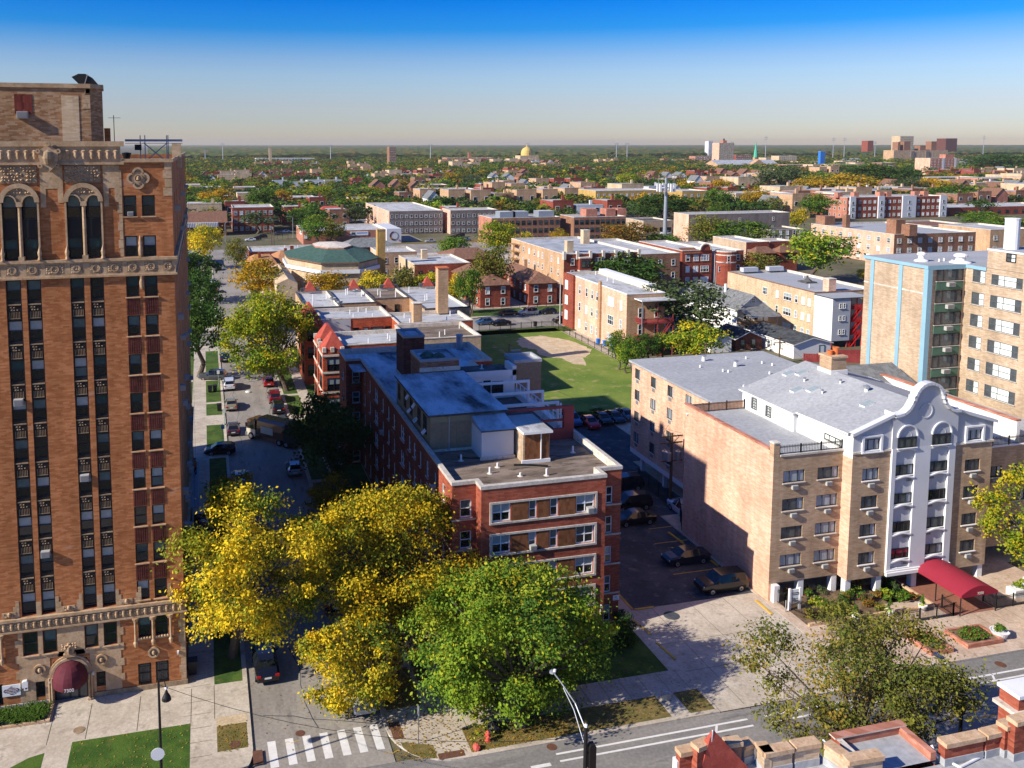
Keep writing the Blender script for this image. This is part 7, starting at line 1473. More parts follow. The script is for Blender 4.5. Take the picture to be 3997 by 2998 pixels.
# shared shapes for the trees further back: three crowns of each kind
PROTO = {}
def proto(kind, s, near):
    key = (kind, s, near)
    if key not in PROTO:
        q, c, LB = leaf_cloud(kind, (1, 1, .85), 100+s*7+sum(map(ord, kind)), 4200 if near else 900, .050 if near else .085, lobes=15+s if near else 10, clumps=20 if near else 12, spread=.22)
        t = MB(); limbs(t, (0, 0, -1.32), (0, 0, 0), LB[:7], 0, .07, s)
        PROTO[key] = (leaf_mesh('crown', q, c), t.mesh('trunk'))
    return PROTO[key]
def tree(label, kind, p, r, hz, s, near=True, group=None, name='tree', cat='tree', parts=True):
    """p: foot, r: crown radius, hz: crown half height; the trunk lifts the crown to 1.75 units"""
    cm, tm = proto(kind, s % 3, near); sc = (r, r, hz)
    t = thing(name, label, cat, (p[0], p[1], .0), group)
    o = bpy.data.objects.new('crown', cm); COL.objects.link(o); o.parent = t; o.location = (0, 0, hz*1.3); o.scale = sc; o.rotation_euler = (0, 0, rnd.uniform(0, 6.28))
    if parts: o2 = bpy.data.objects.new('trunk', tm); COL.objects.link(o2); o2.parent = t; o2.location = (0, 0, hz*1.3); o2.scale = sc
    return t
MIDTREES = [  # left, right, top, foot (pixels of the photograph), kind, label
 (355, 504, 640, 815, 'darkgreen', 'dense dark green street tree at the left kerb, nearest of its row beyond the tower'),
 (361, 476, 585, 728, 'darkgreen', 'dark green street tree at the left kerb, second beyond the tower'),
 (360, 472, 535, 655, 'darkgreen', 'dark green street tree at the left kerb, just below the bright yellow one'),
 (405, 480, 485, 580, 'yellow', 'bright yellow tree at the far left of the street, below the half-timbered store'),
 (487, 538, 513, 590, 'olive', 'olive and rust tree at the right kerb opposite the bright yellow tree'),
 (503, 612, 557, 668, 'gold', 'golden locust tree at the street corner left of the octagonal church'),
 (648, 750, 585, 668, 'gold', 'golden locust tree in front of the octagonal church'),
 (776, 850, 583, 665, 'yellow', 'yellow tree right of the church front, left of the tall tan chimney'),
 (838, 905, 575, 662, 'olive', 'thin olive tree behind the white-roofed row, left of the tall tan chimney'),
 (893, 962, 586, 662, 'yellowgreen', 'yellow-green tree just behind the tall tan chimney'),
 (962, 1000, 588, 680, 'yellow', 'slim yellow tree just right of the tall tan chimney'),
 (984, 1042, 576, 690, 'green', 'green and yellow tree left of the shaded red brick house'),
 (1024, 1106, 531, 655, 'olive', 'dark olive tree between the bay-fronted flats and the little red houses'),
 (1036, 1116, 474, 566, 'yellowgreen', 'bright green tree in front of the brown offices with grey roof units'),
 (946, 1012, 508, 577, 'green', 'round green tree right of the mural building'),
 (1122, 1150, 500, 560, 'yellow', 'narrow yellow tree in front of the brown offices'),
 (1190, 1226, 492, 540, 'gold', 'small golden tree at the gap between the two brown office blocks'),
 (1300, 1402, 476, 552, 'rust', 'rust-coloured tree in front of the brown offices with red roof huts'),
 (1278, 1416, 545, 655, 'darkgreen', 'broad dark green tree behind the tan three-flat'),
 (1382, 1424, 578, 650, 'rust', 'small rust and olive tree right of the broad dark green one'),
 (1394, 1560, 603, 752, 'greygreen', 'large grey-green tree right of the red back porches'),
 (1448, 1552, 692, 795, 'yellowgreen', 'yellow-green leafy tree in front of the little white garages'),
 (1710, 1826, 494, 612, 'lime', 'big light green tree left of the high-rise'),
 (1592, 1668, 545, 612, 'olive', 'low olive tree in front of the hipped porches'),
 (1853, 1876, 580, 612, 'yellow', 'small yellow shrub at the corner of the high-rise'),
 (1488, 1562, 462, 545, 'olive', 'pale olive willow in front of the peach end of the tan hall'),
 (1535, 1655, 475, 550, 'green', 'green tree in front of the dark flank of the tan hall'),
 (1381, 1480, 416, 492, 'darkgreen', 'dark green tree behind the antenna mast'),
 (1702, 1742, 450, 502, 'yellow', 'bright yellow tree right of the tan hall'),
 (1398, 1465, 503, 552, 'green', 'green tree at the foot of the antenna mast'),
 (650, 716, 465, 532, 'green', 'green tree in front of the red mural building'),
 (690, 745, 470, 532, 'olive', 'thin brownish tree in front of the red mural building'),
 (622, 668, 450, 500, 'darkgreen', 'dark green tree left of the tan hip-roofed house'),
 (430, 503, 406, 470, 'gold', 'golden tree behind the half-timbered store'),
 (437, 508, 424, 482, 'green', 'green tree behind the half-timbered store, in front of the golden one'),
 (532, 596, 405, 468, 'green', 'green tree behind the dark red corner flats'),
 (588, 634, 408, 462, 'gold', 'golden tree right of the dark red corner flats'),
 (664, 722, 399, 445, 'yellowgreen', 'yellow-green tree above the tan hip-roofed house'),
 (763, 815, 404, 436, 'green', 'green tree above the red two-flats by the side road'),
 (1070, 1154, 401, 450, 'olive', 'olive tree behind the long brown apartment blocks'),
 (1072, 1112, 418, 455, 'maroon', 'maroon-leaved tree behind the brown apartment blocks'),
 (1336, 1380, 371, 418, 'yellowgreen', 'yellow-green tree behind the yellow-brick block'),
 (1640, 1724, 358, 425, 'greygreen', 'large grey-green tree below the green-spired church'),
 (1722, 1790, 378, 430, 'gold', 'golden tree left in the long golden belt right of the spire'),
 (1775, 1882, 375, 430, 'gold', 'golden tree right in the long golden belt above the cream-bayed block'),
 (1534, 1580, 386, 432, 'gold', 'golden tree behind the tan flats, left of the spire'),
 (1606, 1656, 404, 460, 'gold', 'golden tree in front of the tan flats'),
 (1524, 1576, 405, 468, 'green', 'green tree right of the yellow-brick block'),
 (1845, 1926, 353, 415, 'darkgreen', 'dark green tree below the courtyard hotel'),
 (1926, 1978, 359, 415, 'darkgreen', 'dark green tree left of the pink hotel'),
 (1930, 1990, 382, 432, 'greygreen', 'grey-green tree above the cream-bayed block'),
 (1988, 2050, 384, 432, 'gold', 'golden tree below the pink hotel'),
 (2014, 2092, 396, 448, 'green', 'green tree right of the cream-bayed block'),
 (2086, 2146, 455, 500, 'green', 'green tree in front of the long red store range'),
 (2136, 2215, 468, 512, 'green', 'green tree at the right edge by the long red store range'),
 (2100, 2200, 331, 375, 'darkgreen', 'dark green tree on the right skyline beyond the pink hotel'),
 (1640, 1690, 425, 472, 'olive', 'olive tree beside the narrow dark red flats'), (1735, 1800, 420, 478, 'green', 'green tree between the two dark red flats'),
 (1530, 1570, 440, 480, 'green', 'round green tree at the corner of the tan hall'), (1130, 1165, 545, 600, 'yellow', 'yellow shrub behind the little red houses'),
 (1400, 1440, 655, 700, 'darkgreen', 'dark leafy mass under the large grey-green tree'),
 (2052, 2110, 492, 525, 'olive', 'olive shrub by the brown-gabled terrace'),
 (1500, 1530, 480, 515, 'olive', 'thin olive tree against the peach hall wall') ]
TPOS = []
for i, (l, r_, yt, yb, kind, lab) in enumerate(MIDTREES):
    p = at((l+r_)/2, yb, 0); a, b = on_y(l, (yt+yb)/2, p.y), on_y(r_, (yt+yb)/2, p.y); top = on_y((l+r_)/2, yt, p.y).z; R = (b.x-a.x)/2
    tree(lab, kind, p, R/.90, top/2.14, i, True); TPOS.append((p.x, p.y, R))
# bushes along the lawn edge and the lot fence
BUSH = [(1312, 1362, 716, 800, 'green'), (1345, 1392, 726, 812, 'green'), (1372, 1426, 720, 790, 'darkgreen'), (1405, 1455, 722, 785, 'green'), (1330, 1378, 742, 808, 'lime')]
BL = ('leafy green bush at the lawn corner by the blue bins', 'leafy green bush spilling onto the lawn beside the peach house', 'dark leafy bush behind the lawn edge', 'leafy bush tucked behind the peach house roof', 'light green bush at the front of the lawn thicket')
for i, (l, r_, yt, yb, kind) in enumerate(BUSH):
    p = at((l+r_)/2, yb, 0); a, b = on_y(l, yt, p.y), on_y(r_, yt, p.y); R = (b.x-a.x)/2; tree(BL[i], kind, p, R*1.1, on_y((l+r_)/2, yt, p.y).z/2.1, i, True, name='bush', cat='bush')
for i, x in enumerate(np.linspace(44, 56.5, 9)):
    tree('low dark weedy bush along the fence between lawn and parking lot', ('darkgreen', 'green')[i % 2], (x+rnd.uniform(-.4, .4), 117.6+rnd.uniform(-.6, .6)), rnd.uniform(.9, 1.5), rnd.uniform(.5, .85), i, True, 'weedy bushes along the lot fence', 'bush', 'bush', False)
m_ = at(693, 745, 0); t = thing('spruce', 'small blue-green spruce in the courtyard of the turreted rows', 'tree', (19.6, 142.5, .1))
rs = np.random.default_rng(5); Q, C = [], []
for k in range(16):
    z = .8+k*.52; R = 2.1*(1-k/17)
    for j in range(int(14+R*12)):
        a = rs.uniform(0, 6.28); d = np.array([math.cos(a), math.sin(a), -.25]); P = d*R*rs.uniform(.35, 1)+np.array([0, 0, z]); sd_ = np.array([-math.sin(a), math.cos(a), 0])*.14
        Q.append([P-d*.28, P+sd_, P+d*.28, P-sd_]); C.append(np.array((.075, .115, .085))*rs.uniform(.7, 1.25))
o = bpy.data.objects.new('crown', leaf_mesh('crown', np.array(Q), np.array(C))); COL.objects.link(o); o.parent = t
m = MB(); m.tube((0, 0, 0), (0, 0, 8.6), .16, .03, 'bark', 6); o = bpy.data.objects.new('trunk', m.mesh('trunk')); COL.objects.link(o); o.parent = t
# ---- houses under the trees of the far neighbourhood
def inside(x, y, pad=4): return any(a-pad < x < b+pad and c-pad < y < d+pad for a, b, c, d in FOOT)
HM = []
for wm, rm, kind, w_, d_, h_ in (('brick_red', 'roof_white', 0, 9, 18, 7.4), ('brick_buff', 'roof_white', 0, 10, 20, 8.2), ('brick_brown', 'roof_patchy', 0, 9, 17, 7.2), ('brick_sand', 'roof_white', 0, 14, 22, 8.8), ('siding_white', 'shingle_grey', 1, 8, 13, 5.5), ('brick_rose', 'shingle_brown', 1, 9, 14, 5.8), ('stucco_white', 'roof_pale', 0, 12, 16, 6.5)):
    m = MB(); m.box(-w_/2, w_/2, 0, d_, 0, h_, wm, rm)
    if kind: m.face([(-w_/2-.4,d_,h_-.1),(-w_/2-.4,-.4,h_-.1),(0,-.4,h_+3),(0,d_,h_+3)], rm); m.face([(w_/2+.4,-.4,h_-.1),(w_/2+.4,d_,h_-.1),(0,d_,h_+3),(0,-.4,h_+3)], rm); m.face([(-w_/2,-.01,h_),(w_/2,-.01,h_),(0,-.01,h_+2.8)], wm)
    else: m.box(w_*.2, w_*.2+1.1, d_*.4, d_*.4+1.1, h_, h_+1.8, wm); m.box(-w_/2-.05, w_/2+.05, -.06, .25, h_, h_+.5, wm)
    for z in ([1.1, 4.2] if h_ > 6 else [1.4]):
        for x in (-w_*.28, w_*.28): m.box(x-.9, x+.9, -.08, -.02, z, z+1.7, 'white_paint'); m.box(x-.75, x+.75, -.1, -.08, z+.12, z+1.55, 'glass_dark')
        for y in (d_*.25, d_*.6): m.box(-w_/2-.08, -w_/2-.02, y-.6, y+.6, z, z+1.5, 'glass_grey')
    HM.append((m.mesh('house'), w_, d_, ('red brick flat-roofed house', 'buff brick flat-roofed house', 'brown brick flat-roofed house', 'sandy brick apartment house', 'white gabled house', 'pink brick gabled house', 'white flat-roofed house')[len(HM)]))
HP = []; rh = random.Random(21); tries = 0
while len(HP) < 295 and tries < 9000:                  # short rows of houses, side by side along their streets
    tries += 1; Y = 405*(4.0**(rh.random()**1.2)); X0 = on_y(rh.uniform(395, 2230), 380, Y).x; k = rh.choices(range(7), (5, 4, 3, 2, 1.5, 1.5, 1.2))[0]
    for j in range(rh.randint(2, 6)):
        me, w_, d_, nm = HM[k if rh.random() < .6 else rh.randrange(7)]; X, Yq = X0+j*15.0, round(Y/30)*30+rh.uniform(-1.5, 1.5)
        if inside(X, Yq, 8) or any(abs(X-a) < 14 and abs(Yq-b) < 25 for a, b in HP) or (76 < X < 94 and Yq < 640): continue
        o = bpy.data.objects.new('distant_house', me); COL.objects.link(o); o.location = (X, Yq, 0); o.scale = (rh.uniform(.95, 1.35), 1, rh.uniform(1.15, 1.6)); HP.append((X, Yq))
        tag(o, nm+' among the trees of the far neighbourhood', 'house', nm+'s of the far neighbourhood')
# ---- the nearest of the other trees one by one, then the far wood as one mass
KINDS = ['green', 'darkgreen', 'greygreen', 'olive', 'yellowgreen', 'gold', 'rust', 'lime']; KW = [5, 5, 4, 4, 2.2, 1.5, .6, 1]
CNAME = {'green': 'green', 'darkgreen': 'dark green', 'greygreen': 'grey-green', 'olive': 'olive', 'yellowgreen': 'yellow-green', 'gold': 'golden', 'rust': 'rusty', 'lime': 'light green', 'yellow': 'yellow'}
rt = random.Random(33); cand = []
def ok_tree(x, y, r):
    if inside(x, y, r*.5+1) or any((x-a)**2+(y-b)**2 < (r+c)**2*.30 for a, b, c in TPOS): return False
    if any(abs(x-a) < 6+r*.3 and -7 < y-b < 15 for a, b in HP): return False
    return not ((79 < x < 91 or -7 < x < 3) and y < 330)
tries = 0
while len(cand) < 215 and tries < 6000:
    tries += 1; Y = 398*(2.3**(rt.random()**1.1)); p = on_y(rt.uniform(392, 2235), 380, Y); r = rt.uniform(5.5, 9.5)
    if ok_tree(p.x, Y, r): cand.append((p.x, Y, r)); TPOS.append((p.x, Y, r))
for i, (x, y, r) in enumerate(cand):
    k = rt.choices(KINDS, KW)[0]; tree(CNAME[k]+' street tree in the leafy neighbourhood beyond the avenue', k, (x, y), r, rt.uniform(4.3, 5.8), i, False, CNAME[k]+' trees beyond the avenue')
FQ, FC = [], []; T = []
for k in KINDS:
    for s in range(2): q, c, _ = leaf_cloud(k, (1, 1, .85), 500+s+sum(map(ord, k)), 170, .17, lobes=7, clumps=8, spread=.22); T.append((k, q, c))
rg = np.random.default_rng(9); cnt = 0
for i in range(11500):
    Y = 420*(6.5**(rg.random()**.85)); p = on_y(rg.uniform(340, 2300), 380, Y); x = p.x; r = rg.uniform(5, 9.5)
    if Y < 1400 and (inside(x, Y, 2) or (Y < 1000 and any(abs(x-a) < 8 and -9 < Y-b < 16 for a, b in HP)) or (Y < 1000 and rg.random() < .6) or ((79 < x < 91 or -7 < x < 3) and Y < 330)): continue
    if Y > 1300 and rg.random() < .35: r *= 1.6
    k = rt.choices(KINDS, KW)[0]; o_ = [t_ for t_ in T if t_[0] == k]; _, q, c = o_[int(rg.integers(len(o_)))]
    if Y > 1100: sel = rg.random(len(q)) < (.45 if Y < 1800 else .28); q, c = q[sel]*np.array([1.25, 1.25, 1.1]), c[sel]
    a = rg.uniform(0, 6.28); M = np.array([[math.cos(a), -math.sin(a), 0], [math.sin(a), math.cos(a), 0], [0, 0, 1]]); hz = rg.uniform(3.8, 5.4)
    FQ.append((q@M.T)*np.array([r, r, hz])+np.array([x, Y, hz*1.3])); FC.append(c*rg.uniform(.8, 1.2)); cnt += 1
o = bpy.data.objects.new('far_wood', leaf_mesh('far_wood', np.concatenate(FQ), np.concatenate(FC))); COL.objects.link(o); o['kind'] = 'stuff'; o['label'] = 'autumn tree canopy spreading to the horizon'; o['category'] = 'wood'
# beyond that the canopy is one rolling green-brown surface
Ys = 2300*(7.5**np.linspace(0, 1, 150)); G = []; nx = 260
V_ = np.zeros((len(Ys), nx, 3), np.float32); C_ = np.zeros((len(Ys), nx, 3), np.float32); pal = np.array([(.09, .13, .045), (.12, .14, .045), (.17, .15, .045), (.075, .11, .045), (.24, .16, .045)])
for i, Y in enumerate(Ys):
    x0, x1 = on_y(320, 310, Y).x, on_y(2320, 310, Y).x; xs = np.linspace(x0, x1, nx)+rg.normal(size=nx)*2; V_[i, :, 0] = xs; V_[i, :, 1] = Y+rg.normal(size=nx)*8; V_[i, :, 2] = 8.5+rg.random(nx)*6.0+3*np.sin(xs/190+i); C_[i] = pal[rg.choice(5, nx, p=[.3, .25, .18, .2, .07])]
qq = np.stack([V_[:-1, :-1], V_[:-1, 1:], V_[1:, 1:], V_[1:, :-1]], 2).reshape(-1, 4, 3)
o = bpy.data.objects.new('far_canopy', leaf_mesh('far_canopy', qq, C_[:-1, :-1].reshape(-1, 3))); COL.objects.link(o); o['kind'] = 'stuff'; o['label'] = 'hazy tree canopy under the horizon'; o['category'] = 'wood'

h = MB(); h.box(-4200, 7600, -140, 16500, -1.2, 95, 'haze'); hz_ = h.build('haze'); hz_['kind'] = 'stuff'; hz_['label'] = 'thin blue autumn haze over the city'; hz_['category'] = 'haze'

# ------------------------------------------------------------------ cars
def paint(name, c, rough=.22, metal=.25):
    m, nt, b = _new(name, rough, .5, metal); b.inputs['Base Color'].default_value = (*c, 1); b.inputs['Coat Weight'].default_value = .6; b.inputs['Coat Roughness'].default_value = .06
for n_, c in (('car_black', (.010, .010, .012)), ('car_navy', (.012, .018, .032)), ('car_grey', (.085, .09, .10)), ('car_silver', (.42, .44, .46)), ('car_white', (.78, .79, .80)), ('car_red', (.55, .012, .02)), ('car_wine', (.25, .012, .022)),
              ('car_tan', (.32, .27, .19)), ('car_plum', (.075, .045, .075)), ('car_blue', (.045, .12, .26)), ('car_orange', (.45, .08, .03)), ('car_pale', (.40, .48, .56)), ('truck_brown', (.14, .06, .032)), ('truck_cream', (.72, .66, .54))): paint(n_, c)
plain('tyre', (.015, .015, .016), .2, 6, rough=.85); plain('rim', (.45, .46, .48), .1, rough=.3, metal=.8); plain('head_glass', (.75, .78, .80), .05, rough=.1); plain('tail_glass', (.45, .01, .01), .05, rough=.15); plain('car_trim', (.02, .02, .022), .1, rough=.5)
# stations from tail to nose: y, sill, belt, top, half widths at sill / belt / top, cabin?
BODY = {
 'sedan': [(-2.36, .46, .74, .80, .62, .72, .60, 0), (-2.25, .30, .86, .98, .80, .86, .70, 0), (-1.62, .26, .92, 1.06, .85, .90, .70, 0), (-1.05, .24, .94, 1.40, .87, .91, .58, 1), (-.3, .24, .93, 1.47, .88, .91, .60, 1), (.45, .24, .92, 1.42, .88, .91, .60, 1), (1.25, .24, .90, 1.00, .87, .90, .72, 0), (2.0, .28, .78, .88, .84, .86, .66, 0), (2.30, .36, .62, .70, .66, .72, .52, 0)],
 'suv': [(-2.40, .48, .95, 1.05, .72, .80, .66, 0), (-2.30, .36, 1.04, 1.22, .84, .90, .72, 0), (-2.0, .32, 1.08, 1.70, .90, .94, .66, 1), (-.6, .30, 1.06, 1.78, .92, .95, .70, 1), (.5, .30, 1.04, 1.72, .92, .95, .70, 1), (1.28, .30, 1.02, 1.12, .91, .94, .76, 0), (2.10, .34, .92, 1.04, .88, .91, .72, 0), (2.42, .42, .72, .82, .72, .78, .58, 0)],
 'hatch': [(-2.02, .44, .84, .94, .64, .76, .62, 0), (-1.92, .32, .94, 1.08, .80, .86, .70, 0), (-1.45, .27, .96, 1.46, .84, .88, .58, 1), (-.3, .25, .94, 1.52, .85, .88, .62, 1), (.45, .25, .92, 1.45, .85, .88, .60, 1), (1.22, .25, .90, 1.00, .84, .87, .70, 0), (1.85, .30, .76, .86, .80, .83, .62, 0), (2.08, .38, .62, .70, .62, .68, .5, 0)]}
CM = {}
def car(label, kind, col, x, y, rz, z=.0, cat='car', parts=True, group=None):
    """rz: 0 = nose towards +Y"""
    S = BODY[kind]; k = (kind, col)
    if k not in CM:
        b, g_ = MB(), MB()
        def sec(s): y_, z0, z1, z2, w0, w1, w2, c = s; zm = z0*.45+z1*.55; return [(-w0, y_, z0), (-w1*1.015, y_, zm), (-w1, y_, z1), (-w2, y_, z2), (w2, y_, z2), (w1, y_, z1), (w1*1.015, y_, zm), (w0, y_, z0)]
        for s, t in zip(S, S[1:]):
            A, B = sec(s), sec(t); cab = s[7]+t[7]
            for i in range(7):
                q = [A[i], B[i], B[i+1], A[i+1]][::-1]
                glass = (i in (2, 4) and cab == 2) or (i == 3 and cab == 1) or (i in (2, 4) and cab == 1 and False)
                (g_ if glass else b).face(q, 'glass_dark' if glass else col)
            b.face([A[0], A[7], B[7], B[0]], 'car_trim')
        b.face(sec(S[0]), col); b.face(sec(S[-1])[::-1], col)
        L0, L1 = S[0], S[-1]
        for s in (-1, 1):
            b.box(min(s*.9, s*1.08), max(s*.9, s*1.08), .78, .98, S[4][2]+.02, S[4][2]+.17, col)
            for i in range(3, 5): p, q = sec(S[i])[2 if s < 0 else 5], sec(S[i])[3 if s < 0 else 4]; b.bar(p, q, .055, col)
        w_ = MB(); w_.tube((-.1, 0, 0), (.1, 0, 0), .335, .335, 'tyre', 18); r_ = MB(); r_.tube((-.108, 0, 0), (.108, 0, 0), .215, .215, 'rim', 12); r_.tube((-.112, 0, 0), (.112, 0, 0), .07, .07, 'car_trim', 8)
        h = MB(); h.box(-.17, .17, -.06, .05, -.06, .07, 'head_glass'); t_ = MB(); t_.box(-.15, .15, -.05, .07, -.07, .10, 'tail_glass'); p_ = MB(); p_.box(-.26, .26, -.02, .0, -.06, .07, 'sign_white')
        CM[k] = (b.mesh('body', smooth=False), g_.mesh('window_glass'), w_.mesh('wheel'), r_.mesh('rim'), h.mesh('headlight'), t_.mesh('taillight'), p_.mesh('number_plate'))
    bm, gm, wm, rm, hm, tm, pm = CM[k]; t = thing('parked_car' if cat == 'car' else 'car', label, 'car', (x, y, z), group); t.rotation_euler = (0, 0, rz)
    def ad(me, nm, loc, par=t):
        o = bpy.data.objects.new(nm, me); COL.objects.link(o); o.parent = par; o.location = loc; return o
    ad(bm, 'body', (0, 0, 0)); ad(gm, 'window_glass', (0, 0, 0)); n_ = S[-2]; r0 = S[1]
    for sx in (-1, 1):
        for wy in (S[0][0]+.92, S[-1][0]-.95): w_ = ad(wm, 'wheel', (sx*(S[4][5]-.09), wy, .335)); ad(rm, 'rim', (0, 0, 0), w_)
        if parts: ad(hm, 'headlight', (sx*n_[5]*.72, S[-1][0]-.16, n_[2]-.12)); ad(tm, 'taillight', (sx*r0[5]*.80, S[0][0]+.03, r0[2]-.06))
    if parts: ad(pm, 'number_plate', (0, S[0][0]-.005, .66 if kind != 'suv' else .8))
    return t
UP, DN, LF = 0.0, math.pi, math.pi/2
car('black sedan with red tail lamps parked at the left kerb, nearest the crosswalk', 'sedan', 'car_black', 3.75, 66.2, .03)
car('dark sedan half hidden under the tall yellow tree at the left kerb', 'sedan', 'car_navy', 3.6, 72.8, UP)
car('silver car tucked under the small yellow tree at the right kerb', 'sedan', 'car_silver', 10.35, 60.6, DN)
car('dark blue car in shade under the yellow trees, left of the brick block', 'sedan', 'car_navy', 10.3, 75.0, UP)
car('pale blue car parked in the tower shadow at the right kerb', 'hatch', 'car_pale', 10.1, 107.4, UP)
car('white car in the tower shadow at the left kerb, seen through leaves', 'sedan', 'car_white', 3.4, 105.5, UP)
car('black hatchback pulled across the pavement at the edge of the tower shadow', 'hatch', 'car_black', 1.3, 116.4, LF-.08)
car('plum-coloured hatchback at the left kerb beside the garbage truck', 'hatch', 'car_plum', 3.2, 124.8, UP)
car('champagne sedan at the left kerb beside the black bin', 'sedan', 'car_tan', 3.3, 137.0, UP)
car('white SUV at the left kerb behind the champagne sedan', 'suv', 'car_white', 3.35, 148.6, UP)
car('dark grey SUV parked across the pavement, nose to the left', 'suv', 'car_grey', .75, 154.7, LF-.28)
car('black car with a shiny roof under the dark street trees, left kerb', 'sedan', 'car_navy', 3.1, 168.3, UP)
car('bright red hatchback under the tall green and yellow tree', 'hatch', 'car_red', 9.9, 148.8, UP)
car('dark red SUV at the right kerb, between red hatchback and black SUV', 'suv', 'car_wine', 10.15, 139.2, UP)
car('black SUV at the right kerb just behind the garbage truck', 'suv', 'car_black', 10.25, 133.6, UP)
car('dark car hidden behind the garbage truck', 'sedan', 'car_grey', 10.3, 126.4, UP)
car('dark brown SUV in the parking bay nearest the street', 'suv', 'car_black', 45.5, 68.35, LF)
car('dark blue sedan alone in the second bay of the parking lot', 'sedan', 'car_navy', 45.1, 73.95, LF)
car('black sedan parked by the brick block corner in the lot', 'sedan', 'car_black', 44.4, 83.3, LF)
car('black SUV beside the utility pole in the lot', 'suv', 'car_black', 45.9, 87.0, LF)
car('dark pickup-sized SUV with a brown reflection, furthest of the lot row by the brick block', 'suv', 'car_navy', 47.6, 92.2, LF)
car('white car behind the iron fence at the foot of the peach wall', 'sedan', 'car_white', 50.9, 84.0, DN)
for i, (dx, dy, kd, cl, lb) in enumerate(((1258, 925, 'suv', 'car_blue', 'blue SUV at the back of the lot, left end of the row'), (1299, 931, 'sedan', 'car_red', 'red sedan in the back row of the lot'), (1326, 922, 'sedan', 'car_black', 'black sedan right of the red one in the back row'), (1353, 919, 'sedan', 'car_navy', 'dark sedan third from the left wall in the back row'), (1378, 914, 'sedan', 'car_grey', 'dark car half hidden by the peach apartment house'))):
    p = at(dx, dy, 0); car(lb, kd, cl, p.x-.75, p.y+2.4, DN)
for dx, dy, kd, cl, rz, lb in ((1008+40, 702, 'hatch', 'car_blue', LF, 'blue car on the back street by the turreted row'), (1083, 704, 'sedan', 'car_black', LF, 'black sedan at the near kerb of the back street'), (1098, 683, 'sedan', 'car_black', LF, 'black sedan across the back street, in front of the shaded red house'), (1143, 681, 'suv', 'car_silver', LF, 'silver SUV between two black cars on the back street'), (1186, 679, 'hatch', 'car_black', LF, 'black hatchback right of the silver SUV on the back street'), (1218, 698, 'suv', 'car_black', LF, 'black van-like SUV at the corner of the tan three-flat'),
                              (464, 633, 'hatch', 'car_orange', UP, 'orange-red car far along the left kerb'), (462, 617, 'suv', 'car_white', UP, 'white car beyond the orange-red one, left kerb'), (575, 572, 'sedan', 'car_black', UP, 'dark car at the far right kerb by the olive tree'), (470, 585, 'sedan', 'car_grey', UP, 'grey car far up the street under the trees'),
                              (541, 521, 'sedan', 'car_white', LF, 'white car on the avenue, left of two dark cars'), (553, 519, 'sedan', 'car_navy', LF, 'dark car between two others on the avenue'), (566, 515, 'suv', 'car_black', LF, 'black SUV waiting on the avenue'), (617, 503, 'sedan', 'car_white', LF, 'white car by the corner of the dark red flats'), (600, 508, 'suv', 'car_grey', LF, 'grey SUV turning beside the dark red flats'),
                              (930, 524, 'sedan', 'car_silver', LF, 'silver sedan on the avenue right of the mural'), (1006, 521, 'sedan', 'car_blue', LF, 'blue car beside the peach end of the brown offices'), (1439, 507, 'suv', 'car_white', LF, 'white SUV at the foot of the antenna mast'), (755, 480, 'sedan', 'car_white', LF, 'white car on the side road'), (787, 470, 'suv', 'car_blue', UP, 'blue van on the side road by the courtyard block')):
    p = at(dx, dy, 0); car(lb, kd, cl, p.x, p.y+(.6 if rz == LF else 2), rz, .0, parts=p.y < 240)
# garbage truck turning across the street
gt = thing('garbage_truck', 'brown and cream garbage truck with black packer turning across the street', 'truck', (8.9, 119.3, 0)); gt.rotation_euler = (0, 0, math.atan2(.66, .75))
def gp(mb, name, smooth=False): o = bpy.data.objects.new(name, mb.mesh(name, smooth=smooth)); COL.objects.link(o); o.parent = gt; return o
m = MB(); m.box(-1.2, 1.2, 2.9, 4.6, .55, 1.5, 'truck_cream'); m.box(-1.18, 1.18, 2.95, 4.5, 1.5, 2.75, 'truck_brown'); m.box(-1.2, 1.2, 4.4, 4.8, .45, .95, 'rim'); cab_ = gp(m, 'cab')
m = MB(); m.box(-1.0, 1.0, 4.5, 4.53, 1.6, 2.55, 'glass_dark'); 
for s in (-1, 1): m.box(min(s*1.18, s*1.2), max(s*1.18, s*1.2), 3.3, 4.3, 1.6, 2.5, 'glass_dark')
gp(m, 'window_glass')
m = MB(); pr2 = [(-1.25, .9), (1.25, .9), (1.32, 1.9), (1.2, 2.9), (.8, 3.3), (-.8, 3.3), (-1.2, 2.9), (-1.32, 1.9)]; m.prism_y(pr2, -2.6, 2.5, 'truck_brown'); gp(m, 'hopper_body')
m = MB(); m.box(-1.35, -1.325, -.6, 1.7, 1.35, 2.3, 'truck_cream'); gp(m, 'side_panel')
m = MB(); m.prism([(-1.2, -4.7), (1.2, -4.7), (1.25, -2.62), (-1.25, -2.62)], .7, 2.9, 'car_trim'); m.box(-1.0, 1.0, -4.2, -2.62, 2.9, 3.25, 'car_black'); gp(m, 'packer')
m = MB(); m.box(-.5, .5, -4.4, 4.3, .5, .9, 'car_trim'); m.box(-.9, .9, 2.5, 2.9, .9, 2.3, 'black_iron'); gp(m, 'chassis')
wm2 = MB(); wm2.tube((-.15, 0, 0), (.15, 0, 0), .52, .52, 'tyre', 18); wm2 = wm2.mesh('wheel'); rm2 = MB(); rm2.tube((-.16, 0, 0), (.16, 0, 0), .28, .28, 'rim', 12); rm2 = rm2.mesh('rim')
